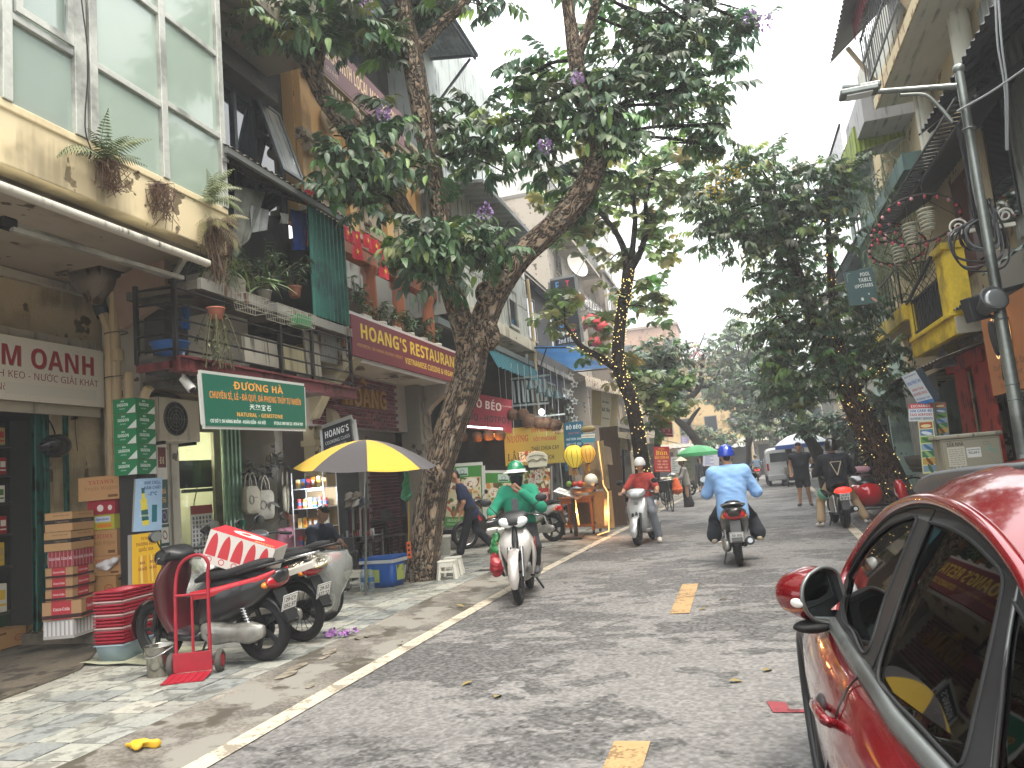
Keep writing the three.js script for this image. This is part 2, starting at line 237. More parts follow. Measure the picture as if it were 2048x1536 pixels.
const pave=struct('pavement',strip((z)=>-9,(z)=>-3.9+bendL(z)*0.6,2,-60,0.03,60),mat('#33312d',{map:T.conc,r:0.95}));
{seed=77;const tones=['#a3a5a0','#aeb0a9','#999c98','#b5b3aa','#a09f99','#a9aaa2','#8f9392'].map(c=>mat(c,{r:0.72,map:T.tile,bumpMap:T.grain,bumpScale:0.002}));
const geos=[0,1,2,3,4].map(i=>join(box(0.285,0.03,0.285,[i*3.3,0,i*1.7],undefined,0.006)).translate(-i*3.3,0,-i*1.7)),rest=[];
let n=0;for(let r=0;r<150;r++)for(let c=0;c<11;c++){const z=-3.35-r*0.3,x=-4.1-c*0.3+bendL(z)*0.6;if(x<-6.4&&z>-6.2-(c-8)*0.4)continue;if(c>9&&z>-12)continue;const y=0.035+rnd(-0.003,0.004),rx=rnd(-0.01,0.01),rz=rnd(-0.01,0.01);
if(c===0&&rnd()<0.12)continue;
if(n<300&&c<9){n++;const t=M('paving_tile',geos[r*7+c*3&1?(n%5):0],pick(tones),pave);t.geometry=geos[n%5];t.position.set(x,y,z);t.rotation.set(rx,(n%4)*Math.PI/2,rz);}
else rest.push(box(0.288,0.03,0.288,[x,y,z],[rx,0,rz]));}
const s=M('paving_tiles',rest,mat('#a2a39d',{r:0.75,map:T.tile}),pave);s.userData.kind='stuff';}
struct('apron',prism([[-9,3],[-6.0,3],[-5.85,-4.6],[-6.1,-6.0],[-6.5,-6.55],[-6.9,-7.05],[-9,-7.45]].map(([x,z])=>[x,-z]),0.07,[0,-0.005,0],[-Math.PI/2,0,0],0.012),mat('#6d675d',{r:0.92,map:T.conc,bumpMap:T.grain,bumpScale:0.006}));
struct('plinth',[bb(-8.1,-6.95,0,0.2,-9.2,-7.12,0.02),bb(-9.0,-8.1,0,0.09,-7.6,-7.3)],mat('#777064',{r:0.9,map:T.conc}));

struct('pavement_right',[strip((z)=>2.6+bendR(z),(z)=>12+bendR(z),4,-60,0.12,40),strip((z)=>2.45+bendR(z),(z)=>2.6+bendR(z),4,-60,0.0,40,0.12)],mat('#8b867e',{r:0.85,map:T.tile}));
// ---------------------------------------------------------------- left: glass-fronted building over the drinks shop
const FX=-5.6,WX=-8.05;
T.soft=rep(dataTex(256,256,(x,y)=>{const b=fbm(x,y,4,5,401);return[0.97-0.07*b,0.97-0.06*b,0.96-0.06*b];}),3.1);
const frost=mat('#a5b5a9',{r:0.16,map:T.soft,clearcoat:0.6,clearcoatRoughness:0.04});
const alu=mat('#c6c8c2',{r:0.45,m:0.25,map:T.worn}),creamW=mat('#d3c6a4',{r:0.85,map:T.plaster,bumpMap:T.grain,bumpScale:0.004}),paleW=mat('#c9c4b6',{r:0.85,map:T.plaster,bumpMap:T.grain,bumpScale:0.004});
const dark=mat('#15161a',{r:0.8}),blackIron=mat('#23211f',{r:0.6,m:0.4}),clearG=mat('#dfe8e4',{r:0.03,transmission:1,thickness:0,ior:1.5});
const darkG=mat('#2a3136',{r:0.05,m:0,clearcoat:1,clearcoatRoughness:0.03});
{
const t=thing('glass_building','building with big frosted green panes above a stained cream concrete ledge','building');
const yB=4.45,yL=onX(452,420,FX).y,top=13,zR=onX(448,300,FX).z,z3=onX(328,300,FX).z,z2=onX(172,160,FX).z,z1=onX(10,120,FX).z;
M('ledge_beam',[bb(FX-0.22,FX,yB,yL,zR,2,0.02),bb(FX-0.24,FX+0.02,yL-0.07,yL+0.012,zR-0.01,2,0.015)],mat('#d8caa6',{r:0.9,map:T.plaster,bumpMap:T.plaster,bumpScale:0.02}),t);
M('soffit',bb(WX-0.2,FX-0.222,yB+0.02,yB+0.2,zR,2),mat('#b3a999',{r:0.9,map:T.plaster}),t);
M('wall',[bb(WX-0.3,WX,0,yB+0.02,zR-0.9,onX(107,1000,WX).z),bb(WX-0.3,WX,2.9,yB+0.02,2,onX(107,1000,WX).z)],mat('#cfbd97',{r:0.9,map:T.plaster,bumpMap:T.grain,bumpScale:0.006}),t);
M('peeling_trim',bb(WX,WX+0.1,yB-0.1,yB+0.01,zR-0.8,2,0.02),mat('#c9c2b2',{map:T.plaster,r:0.9}),t);
M('party_wall',[bb(-9,FX-0.3,yB+0.2,top,zR-0.2,zR-0.02),bb(-9,FX-0.3,top,top+0.2,zR,2)],paleW,t);
M('inner_room',[bb(-8.9,-8.7,yB,top,zR,2),bb(-8.7,FX-0.3,yB+0.2,yB+0.25,zR,2)],mat('#8f968f',{r:0.9}),t);
const mull=(z,w)=>M('mullion',bb(FX-0.06,FX+0.035,yL+0.012,top,z-w/2,z+w/2,0.008),alu,t);
mull(zR+0.05,0.1);mull(z3,0.1);mull(z2-0.07,0.1);mull(z2+0.09,0.14);mull(z1,0.1);mull(z1+1.6,0.1);
const trans=(za,zb,y)=>M('transom',bb(FX-0.05,FX+0.025,y-0.035,y+0.035,za,zb,0.008),alu,t);
const cols=[[zR+0.1,z3-0.05,[onX(380,237,FX).y,onX(380,70,FX).y,9.4,10.7,12]],[z3+0.05,z2-0.12,[onX(247,165,FX).y,onX(296,10,FX).y,8.6,10,11.3]],[z2+0.16,z1-0.05,[onX(80,68,FX).y,7.6,9,10.4]],[z1+0.05,z1+1.55,[6.3,7.6,9]]];
cols.forEach(([za,zb,ys],c)=>{let y=yL+0.012;for(const q of[...ys,top]){const o=M('pane',bb(FX-0.03,FX-0.018,y,q,za,zb),c<2?frost:mat('#98a8a0',{r:0.08,map:T.soft,clearcoat:0.8}),t);if(q<top)trans(za,zb,q);y=q;}});

const ys=onX(80,68,FX).y;M('sash',[bb(FX+0.026,FX+0.05,ys+0.05,ys+0.12,z2+0.18,z1-0.07),bb(FX+0.026,FX+0.05,ys+0.12,7.4,z2+0.18,z2+0.25),bb(FX+0.026,FX+0.05,ys+0.12,7.4,z1-0.14,z1-0.07)],alu,t);
settle(t);
solo('loose_cable','thin black cable dangling down the frosted glass front','cable',tube([onX(163,0,FX+0.08),onX(176,120,FX+0.1),onX(170,250,FX+0.08),onX(182,300,FX+0.09),onX(178,318,FX+0.05)],0.007,30,5),mat('#20201f'));

seed=5;const pm=[mat('#c7c9bf'),mat('#aab0a8')];for(let i=0;i<6;i++)solo('paper_stack',['stack of pale papers leaning inside the clear glass','folded white card inside the clear glass'][i%2]+', '+['at the far left','left of the leaning cards','in the middle of the pile','right of the middle','beside the fern','under the other sheets'][i],'paper',box(0.02,0.32+rnd(0.1),0.42,[FX-0.14-i*0.015,yL+0.12,z2+0.4+i*0.16],[rnd(-0.5,0.5),0.1,0.15]),pm[i%2],'papers inside the clear corner window');

const a=thing('awning','rolled white retractable awning under the cream ledge','awning'),p0=onX(-200,300,FX+0.35),p1=onX(415,526,FX+0.35);
const y0=(p0.y+p1.y)/2;p0.y=p1.y=y0;p0.z=1;
M('front_bar',[loft([1,p1.z/2,p1.z].map(z=>[y0,z,0.09,0.075,0,FX+0.35]),14)],mat('#d2d0c8',{r:0.6,map:T.streak}),a);
M('fabric',quad([FX-0.3,yB-0.01,1],[FX-0.3,yB-0.01,p1.z+0.1],[FX+0.32,y0+0.07,p1.z+0.1],[FX+0.32,y0+0.07,1],10,4),mat('#cbc9c0',{r:0.8,map:T.streak}),a);
const q0=onX(14,508,FX-0.1),q1=onX(345,508,FX-0.1);q1.y=q0.y=(q0.y+q1.y)/2;
M('folding_arm',[bar(q0,q1,0.07,0.045),bar(q0.clone().add(V(0.05,-0.06,0)),q1.clone().add(V(0.2,-0.06,0.1)),0.05,0.04),bar(q1,[FX+0.3,y0,q1.z+0.3],0.05,0.05)],mat('#bdb9ae',{r:0.5,m:0.3,map:T.worn}),a);
M('hinge',[box(0.1,0.1,0.14,q0.toArray(),undefined,0.02),box(0.1,0.14,0.1,q1.toArray(),undefined,0.02)],blackIron,a);settle(a);
}

const signKim=canvasTex(1400,560,(x,w,h)=>{
x.fillStyle='#e4dcca';x.fillRect(0,0,w,h);speck(x,w,h,500,'#857a62',0.12,8);
const tt=(s,px,py,sz,wt)=>{txt(x,s,px+5,py+6,sz,'#8a847a',{w:wt,a:'right'});txt(x,s,px,py,sz,'#a3262c',{w:wt,a:'right'});};
tt('KIM OANH',1300,170,250,'bold');txt(x,'BÁNH KẸO - NƯỚC GIẢI KHÁT',1330,335,84,'#8a2a26',{a:'right',w:'normal',fit:1250});txt(x,'Hà Nội',250,450,84,'#8a3a30',{w:'normal'});
x.fillStyle='#dcd6c6';x.fillRect(330,405,980,100);
});
{const SX=WX+0.35,zR=onX(207,760,SX).z,yT=onX(208,703,SX).y,yBt=onX(206,815,SX).y,L=(yT-yBt)*1400/560;
board('shop_sign','cream drinks shop sign with big red capital letters','sign',[[SX,yT,zR+L],[SX,yT,zR],[SX,yBt,zR],[SX,yBt,zR+L]],signKim,{th:0.22,frame:mat('#b5ad9c',{map:T.streak}),fw:0.04,back:mat('#a9a08d',{map:T.streak})});}

const greenSt=mat('#1d5a4d',{r:0.5,m:0.2,map:T.rust}),zD=onX(85,1000,WX).z;
{const t=thing('shop_door','dark green steel folding door frame beside the drinks shop pillar','door');
M('door_leaf',[bb(WX+0.02,WX+0.1,0.09,2.88,zD+0.12,zD+0.18,0.01),bb(WX+0.02,WX+0.1,0.09,2.88,zD-0.02,zD+0.06,0.01),bb(WX+0.04,WX+0.07,0.09,2.88,zD-0.02,zD+0.18)],greenSt,t);
M('side_post',bb(WX+0.01,WX+0.06,0.8,2.88,zD-0.34,zD-0.29,0.008),greenSt,t);M('head_rail',bb(WX+0.01,WX+0.06,2.82,2.88,zD-0.29,zD+1.4),greenSt,t);
for(const y of[1.36,0.98]){const l=M('padlock',box(0.03,0.085,0.075,[WX+0.13,y,zD+0.03],undefined,0.01),mat('#a08a5a',{m:0.8,r:0.4}),t);M('shackle',torus(0.028,0.006,[WX+0.13,y+0.06,zD+0.03],[0,Math.PI/2,0]),mat('#b5b5b0',{m:0.9,r:0.3}),l);}settle(t);
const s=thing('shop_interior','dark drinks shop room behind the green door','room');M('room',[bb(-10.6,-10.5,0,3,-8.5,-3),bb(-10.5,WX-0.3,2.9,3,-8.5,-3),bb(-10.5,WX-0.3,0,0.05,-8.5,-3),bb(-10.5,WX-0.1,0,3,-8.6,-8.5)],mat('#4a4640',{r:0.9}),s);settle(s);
const SH=thing('shop_shelf','dark steel shelf rack of packets seen through the drinks shop door','shelf');const shelves=[0.45,0.98,1.35,1.72,2.05,2.4];
for(const y of shelves)M('shelf_board',bb(-8.75,-8.35,y-0.03,y,zD+0.14,zD+1.6),mat('#3c3a38',{r:0.6}),SH);M('upright',[bb(-8.75,-8.7,0.1,2.75,zD+0.15,zD+0.19),bb(-8.75,-8.7,0.1,2.75,zD+1.1,zD+1.14)],mat('#2c2a28'),SH);settle(SH);
seed=12;const pk=['#a5252b','#d9d2c2','#c8463a','#e2dccc','#d7b13c','#7a1f22','#4f7a3c','#bfa06a'],nm=['red','cream','orange red','off white','golden yellow','maroon','leafy green','tan'],shn=['bottom','second','third','fourth','fifth','top'];
shelves.forEach((y,r)=>{const h0=[0.42,0.3,0.26,0.24,0.26,0.26][r];for(let i=0;i<8;i++){const k=r===1?4:Math.floor(rnd(8)),z=zD+0.24+i*0.12;const o=thing('snack_packet',`${nm[k]} snack packet, number ${['one', 'two', 'three', 'four', 'five', 'six', 'seven', 'eight'][i]} from the door post on the ${shn[r]} dark shop shelf`,'packet',[-8.42-rnd(0.06),y+0.002,z],rnd(-0.15,0.15),'packets on the drinks shop shelves');const h=h0*rnd(0.75,0.95);M('carton',box(0.1,h,0.108,[0,h/2,0],undefined,0.006),mat(pk[k],{r:0.5}),o);M('label',[box(0.002,h*0.35,0.07,[0.052,h*0.6,0]),box(0.002,h*0.08,0.08,[0.052,h*0.25,0])],mat(pk[(k+3)%8],{r:0.5}),o);}});
}

const PVC=mat('#c4ae8a',{r:0.6,map:T.streak}),pierZ=-8.05;
{const w=thing('pier_wall','grey stained pier between the drinks shop and the gem shop','wall');M('wall',[bb(onZ(209,900,-8.25).x,onZ(284,900,-8.25).x,0.1,4.47,-8.75,-8.25),bb(-6.72,-6.12,3.1,4.47,-8.9,-8.3),bb(WX-0.3,-7.3,0.1,4.47,-8.9,-8.76),bb(-9,-6.7,4.48,6,-8.9,-8.6)],paleW,w);settle(w);
const t=thing('drain_pipe','pair of cream plastic drain pipes strapped to the corner pier','pipe'),dp=(px,py)=>onZ(px,py,-7.75);
const pp=(a)=>tube(a,0.062,30,10);M('pipe',pp([dp(240,1060),dp(232,760),dp(228,585)]),PVC,t);M('pipe',pp([dp(226,1050),dp(220,700),dp(216,655),dp(205,625)]),PVC,t);M('pipe',tube([dp(262,900),dp(256,800),dp(256,745)],0.055,12,10),PVC,t);M('elbow',tube([dp(268,880),dp(290,790),dp(300,775)],0.055,14,10),PVC,t);
M('rubber_sleeve',tube([dp(193,582),dp(200,612),dp(208,632)],0.085,14,12),mat('#3b4140',{r:0.9}),t);for(const y of[667,755])M('strap',[torus(0.1,0.006,dp(232,y).toArray(),[Math.PI/2,0,0],20,6,[1.5,1,1])],mat('#2b2926'),t);
M('joint',[cyl(dp(222,760),dp(221,722),0.07),cyl(dp(236,722),dp(235,700),0.07)],PVC,t);settle(t);
const h=onZ(190,556,-7.6),H=thing('rain_hopper','rusty grey metal rain hopper above the drain pipes','hopper');M('hopper',skin([[0.42,0.28,0.06],[0.36,0.22,-0.1],[0.14,0.12,-0.26],[0.1,0.1,-0.34]].map(([a,b,y])=>[[1,1],[-1,1],[-1,-1],[1,-1]].map(([sx,sz])=>V(h.x+sx*a*0.6,h.y+y,h.z+sz*b*0.6)))),mat('#8b8172',{r:0.6,m:0.4,map:T.rust}),H);M('rim',bb(h.x-0.27,h.x+0.27,h.y+0.06,h.y+0.09,h.z-0.19,h.z+0.19),mat('#6d6556',{map:T.rust}),H);settle(H);
solo('stone_bracket','brown stone slab bracket under the soffit by the pipes','bracket',prism([[0,0],[0.85,0.25],[0.85,-0.35],[0.1,-0.6]],0.09,onZ(238,568,-7.8).toArray(),[0,-0.1,0],0.01),mat('#a28a7a',{r:0.85,map:T.plaster}));
solo('small_lamp_bracket','small broken lamp bracket on the cream shop pillar','bracket',[cyl([WX,2.72,zD-0.45],[WX+0.08,2.72,zD-0.45],0.02),tube([[WX+0.05,2.72,zD-0.45],[WX+0.06,2.55,zD-0.44],[WX+0.06,2.3,zD-0.47]],0.006)],mat('#56493a'));}
{
const c=onX(112,892,WX+0.2),t=thing('hanging_helmet','black motorcycle helmet hanging from the cream pillar','helmet',c.toArray(),0.2);t.rotation.z=0.35;t.scale.setScalar(1.25);
M('shell',sph(0.135,[0,0,0],[0.95,0.85,1.15],undefined,20),mat('#141416',{r:0.15,clearcoat:1}),t);M('visor',sph(0.138,[0.0,0.0,0.06],[0.8,0.5,1],undefined,16),mat('#24262a',{r:0.08,clearcoat:1}),t);M('strap',tube([[0,0.1,-0.05],[0.02,0.22,-0.02],[0,0.33,0]],0.008),dark,t);}
// ---------------------------------------------------------------- left: gem shop with the caged balcony
const GX=-6.6,zA=-7.87;
const greyW=mat('#7d7a74',{r:0.9,map:T.plaster}),darkW=mat('#4b4a48',{r:0.9,map:T.worn}),greenTin=mat('#2f6f63',{r:0.42,m:0.35,map:T.worn}),maroonSt=mat('#6a3034',{r:0.55,m:0.2,map:T.rust}),railM=mat('#2e2d2b',{r:0.6,m:0.5,map:T.rust});
const zB=onX(700,650,FX).z,yRoof=onX(612,398,FX).y,ySlab=onX(550,610,FX).y,yBeam=onX(480,742,FX).y,zCage=onX(352,715,FX).z,zU=onX(398,585,FX).z;
{
const t=thing('gem_shop_building','narrow dark house with a caged balcony squeezed beside the glass building','building');
M('wall',[bb(GX-0.3,GX,yBeam+0.1,12,zB,zA),bb(-10,-9.8,0,yBeam,zB,zA)],darkW,t);
M('floor_slab',[bb(GX,FX-0.02,ySlab-0.1,ySlab,zB,zU),bb(-9.8,FX-0.3,yBeam,yBeam+0.1,zB,-8.3),bb(FX-0.52,FX-0.3,yBeam,yBeam+0.1,-8.3,zCage)],mat('#6f6a62',{r:0.9,map:T.conc}),t);
for(const a of[bb(-10,-7.45,0,yBeam,zA-0.9,zA-0.7),bb(-9.8,-7,0,yBeam,zB-0.12,zB+0.1)])M('side_wall',a,mat('#a39f96',{map:T.plaster}),t);
M('upper_soffit',bb(GX,FX+0.1,8.2,8.36,zB+0.6,zA),mat('#9a9488',{map:T.plaster}),t);M('soffit_beam',[0,1,2].map(i=>bb(GX+0.02,GX+0.3-i*0.09,7.7+i*0.17,7.86+i*0.17,zB+0.6,zA)),mat('#5e5a54',{map:T.worn}),t);M('upper_storey',bb(GX,FX+0.1,8.361,13,zB+0.6,zA-0.1),paleW,t);
const wz=[440,470,508,560].map(p=>onX(p,260,GX+0.05).z),wb=yRoof+0.1,wt=7.65;
M('window_frame',[...wz.map(z=>bb(GX,GX+0.07,wb,wt,z-0.035,z+0.035)),bb(GX,GX+0.06,wt-0.08,wt,wz[3],wz[0]),bb(GX,GX+0.055,wb+1.25,wb+1.32,wz[3],wz[2])],mat('#31363a',{r:0.5,m:0.4}),t);
for(let i=0;i<3;i++)M('window_pane',bb(GX+0.015,GX+0.025,wb,wt-0.08,wz[i+1]+0.04,wz[i]-0.04),darkG,t);
const a=onX(512,195,GX+0.09),b=onX(548,192,GX+0.09),zz0=a.z,zz1=b.z-0.1,sw=M('open_sash',[[zz0,zz0-0.06],[zz1,zz1+0.06]].map(([p,q])=>bb(-0.02,0.02,-1.32,0,p,q)).concat([bb(-0.02,0.02,-0.06,0,zz1+0.06,zz0-0.06),bb(-0.02,0.02,-1.32,-1.26,zz1+0.06,zz0-0.06)]),mat('#53585b',{r:0.5,m:0.3}),t);sw.position.set(GX+0.1,a.y,0);sw.rotation.z=0.3;
M('sash_pane',bb(-0.006,0.006,-1.26,-0.06,zz1+0.06,zz0-0.06),mat('#9aa09c',{r:0.2,map:T.streak,clearcoat:0.6}),sw);

const zr0=onX(440,290,FX).z;M('tin_roof',[corr([GX,yRoof+0.55,zr0],[GX,yRoof+0.55,zB+0.08],[FX+0.12,yRoof,zB+0.08],[FX+0.12,yRoof,zr0],22,0.012)],mat('#6b655d',{r:0.6,m:0.3,map:T.rust}),t);
M('roof_rail',[bar([FX+0.08,yRoof-0.05,zr0],[FX+0.08,yRoof-0.05,zB],0.05,0.08),bar([GX,yRoof+0.2,zr0],[FX+0.1,yRoof-0.2,zr0],0.04,0.04)],mat('#6d6f6c',{r:0.6,m:0.3}),t);
const zg=onX(618,480,FX).z,yb=onX(660,640,FX).y;M('green_sheet',corr([FX,yRoof-0.06,zg],[FX,yRoof-0.06,zB+0.02],[FX,yb,zB+0.02],[FX,yb,zg],9,0.022),greenTin,t);M('ribbed_skirt',corr([FX-0.15,ySlab-0.1,zB+0.75],[FX-0.15,ySlab-0.1,zB+0.04],[FX-0.15,yBeam+0.42,zB+0.04],[FX-0.15,yBeam+0.42,zB+0.75],9,0.012),mat('#8b8a83',{r:0.5,m:0.4,map:T.rust}),t);
M('gutter_edge',bb(FX-0.02,FX+0.03,ySlab-0.11,ySlab+0.02,zB,zU),mat('#8d8b84',{m:0.3,r:0.6,map:T.rust}),t);

M('balcony_beam',[bb(FX-0.06,FX+0.05,yBeam-0.1,yBeam+0.02,zB+0.02,zCage),bb(FX-0.09,FX+0.08,yBeam-0.125,yBeam-0.1,zB+0.02,zCage),bb(FX-0.09,FX+0.08,yBeam+0.02,yBeam+0.045,zB+0.02,zCage),bb(FX-0.52,FX-0.09,yBeam-0.08,yBeam,zCage-0.06,zCage)],maroonSt,t);
const hR=ySlab-0.2-yBeam;for(let i=0;i<5;i++)M('rail',[cyl([FX,yBeam+0.12+i*hR/4.6,zB+0.05],[FX,yBeam+0.12+i*hR/4.6,zCage],0.014,0.014,6),cyl([FX-0.5,yBeam+0.14+i*hR/4.6,zCage],[FX,yBeam+0.12+i*hR/4.6,zCage],0.014,0.014,6)],railM,t);
for(const[x,z]of[[FX,zCage],[FX-0.5,zCage],[FX,zB+0.06],[FX,(zCage+zB)/2],[FX,zCage*0.3+zB*0.7]])M('post',bb(x-0.022,x+0.022,yBeam,ySlab-0.1,z-0.022,z+0.022),railM,t);
settle(t);

for(const[x0,x1,y0,y1,l,c]of[[488,556,690,745,'dirty white board leaning behind the balcony rails, widest of the three','#b5b2a6'],[568,608,680,735,'yellowed board leaning behind the middle balcony rails','#b9b08f'],[612,640,650,745,'pale board at the right end of the caged balcony','#a9a596']]){const a=onX(x0,y1,FX-0.14),b=onX(x1,y1,FX-0.14);solo('stored_board',l,'board',box(0.03,(y1-y0)*0.0068,a.z-b.z,[FX-0.14,yBeam+0.16+(y1-y0)*0.0034,(a.z+b.z)/2],[0,0,0.06],0.006),mat(c,{map:T.streak}),'boards stored on the caged balcony');}
solo('blue_basin','blue plastic basin on the caged balcony floor','basin',lathe([[0.001,0],[0.14,0],[0.2,0.14],[0.215,0.14],[0.215,0.155],[0.19,0.15],[0.13,0.012],[0.001,0.012]],20,[FX-0.28,yBeam+0.1,zCage-0.25]),mat('#2f5f9c',{r:0.4}));
const sk=(pts,s,l,c)=>solo('laundry',l,'laundry',quad(...pts,10,10,(q,u,w)=>{q.x+=0.03*Math.sin(u*14+w*2)*(0.3+w);}),mat(c,{r:0.95,map:T.worn}),'washing hung under the tin roof');
const lx=FX-0.25,L=(px,py,x=lx)=>onX(px,py,x);sk([L(470,370),L(530,385),L(500,470),L(458,540)],0,'grey patterned sheet hanging off the balcony corner','#77786f');sk([L(500,410),L(536,420),L(534,460),L(498,466)],0,'pale grey shirt hanging beside the patterned sheet','#a4a6a4');sk([L(580,418),L(612,425),L(612,500),L(583,500)],0,'bright blue garment hanging by the green tin sheet','#1f3f8d');sk([L(560,425),L(576,428),L(574,448),L(560,446)],0,'small white cloth hanging left of the blue garment','#c2c2bc');sk([L(608,450),L(614,452),L(613,494),L(608,492)],0,'orange cloth strip beside the green tin sheet','#c8642a');sk([onX(360,615,FX-0.4),onX(378,612,FX-0.4),onX(376,660,FX-0.4),onX(362,655,FX-0.4)],0,'blue cloth hung inside the caged balcony','#2a5a93');

const gr='potted plants along the balcony ledges';const pl=(n,l,px,py,x,o)=>{const p=onX(px,py,x);return plant(n,l,[p.x,o.y??p.y,p.z],{group:gr,...o});};
pl('spider_plant','spider plant with long arching leaves at the balcony corner',440,560,FX-0.1,{n:60,h:0.32,w:0.4,len:0.4,wid:0.022,droop:0.6,stems:12,colours:['#4f6b3a','#7d8f52'],sd:2});
pl('bushy_plant','dark bushy plant behind the balcony ledge',520,575,FX-0.2,{n:240,h:0.6,w:0.5,wz:1.5,len:0.13,wid:0.035,stems:20,colours:['#2f4a2a','#3d5c34','#55704a'],sd:3});
pl('leafy_plant','leafy plant growing against the green tin sheet',590,595,FX-0.2,{n:160,h:0.5,w:0.4,wz:1.4,len:0.14,wid:0.04,stems:14,colours:['#2c4429','#46643c'],sd:4,pot:[0.1,0.16,'#8d5a44']});
pl('strap_leaf_plant','broad pale green plant drooping over the gutter edge',530,600,FX+0.02,{n:14,h:0.15,w:0.16,len:0.34,wid:0.08,droop:0.5,stems:4,colours:['#6d8551'],sd:5,pot:[0.09,0.12,'#7d7a70']});
pl('hanging_plant','trailing plant in a terracotta pot hanging under the ledge',432,640,FX+0.08,{n:150,h:0.75,w:0.26,len:0.07,wid:0.022,stems:22,hang:1,colours:['#56643f','#7a7f55','#3f4f31'],sd:6,pot:[0.1,0.14,'#a0604c']});
for(const[i,x0]of[500,560,600].entries()){const p=onX(x0,605+(x0-500)*0.33,FX+0.1),t2=thing('wire_basket',['wire planter basket at the left of the gutter edge','empty wire planter basket in the middle of the gutter','wire basket holding a green box on the gutter edge'][i],'basket',[p.x,ySlab-0.24,p.z],0,'wire baskets under the balcony gutter');const W=[];for(const y of[0,0.09,0.18])for(const[q,r]of[[[0.1,-0.2],[0.1,0.2]],[[-0.07,-0.2],[-0.07,0.2]],[[-0.07,0.2],[0.1,0.2]],[[-0.07,-0.2],[0.1,-0.2]]])W.push(cyl([q[0]*(1+y),y,q[1]*(1+y)],[r[0]*(1+y),y,r[1]*(1+y)],0.005,0.005,4));for(let k=0;k<=8;k++)for(const s of[-0.07,0.1])W.push(cyl([s,0,-0.2+k*0.05],[s*1.18,0.18,(-0.2+k*0.05)*1.18],0.003,0.003,4));M('wire',W,mat('#a7a596',{r:0.5,m:0.5}),t2);if(i===2)M('green_box',box(0.14,0.14,0.32,[0.015,0.08,0],undefined,0.01),mat('#2c7a4a',{r:0.5}),t2);}
}
const signGem=canvasTex(1024,420,(x,w,h)=>{
x.fillStyle='#0f5c48';x.fillRect(0,0,w,h);speck(x,w,h,200,'#073a2c',0.12,10);
txt(x,'ĐƯƠNG HÀ',w/2,72,92,'#e29a3a',{fit:500});txt(x,'CHUYÊN SỈ, LẺ - ĐÁ QUÝ, ĐÁ PHONG THỦY TỰ NHIÊN',w/2,168,78,'#e08a34',{fit:930});
x.strokeStyle='#dfe4dc';x.lineWidth=6;const st=(a)=>{x.beginPath();for(const[p,q,r,s]of a){x.moveTo(p,q);x.lineTo(r,s);}x.stroke();};x.save();x.translate(400,222);
st([[4,8,44,8],[0,22,48,22],[24,8,22,24],[22,24,2,50],[25,24,48,50]]);x.translate(58,0);st([[8,2,2,14],[8,6,22,6],[22,6,4,32],[28,12,48,12],[38,2,26,32],[38,14,48,32],[6,40,2,48],[18,40,18,48],[30,40,32,48],[42,40,47,48]]);x.translate(58,0);st([[24,0,24,6],[3,8,45,8],[3,8,3,16],[45,8,45,16],[8,20,40,20],[10,33,38,33],[24,20,24,48],[2,48,46,48],[34,37,39,43]]);x.translate(58,0);st([[4,6,46,6],[24,6,2,36],[14,24,42,24],[14,24,14,48],[42,24,42,48],[14,47,42,47]]);x.restore();
txt(x,'NATURAL - GEMSTONE',w/2,318,48,'#e2a54a',{fit:480});txt(x,'CƠ SỞ 1: 56 HÀNG BUỒM - HOÀN KIẾM - HÀ NỘI',300,380,40,'#e8ece4',{fit:520});txt(x,'ĐT/ZALO: 0981 868 322 - 0978 46 1921',820,380,40,'#e8ece4',{fit:340});
});
board('gem_shop_sign','green gem shop sign with orange lettering under the caged balcony','sign',[onX(403,746,FX+0.22),onX(608,772,FX+0.14),onX(611,857,FX+0.14),onX(411,851,FX+0.22)],signGem,{th:0.05,frame:mat('#d5d8d2',{r:0.4,m:0.4}),fw:0.028});
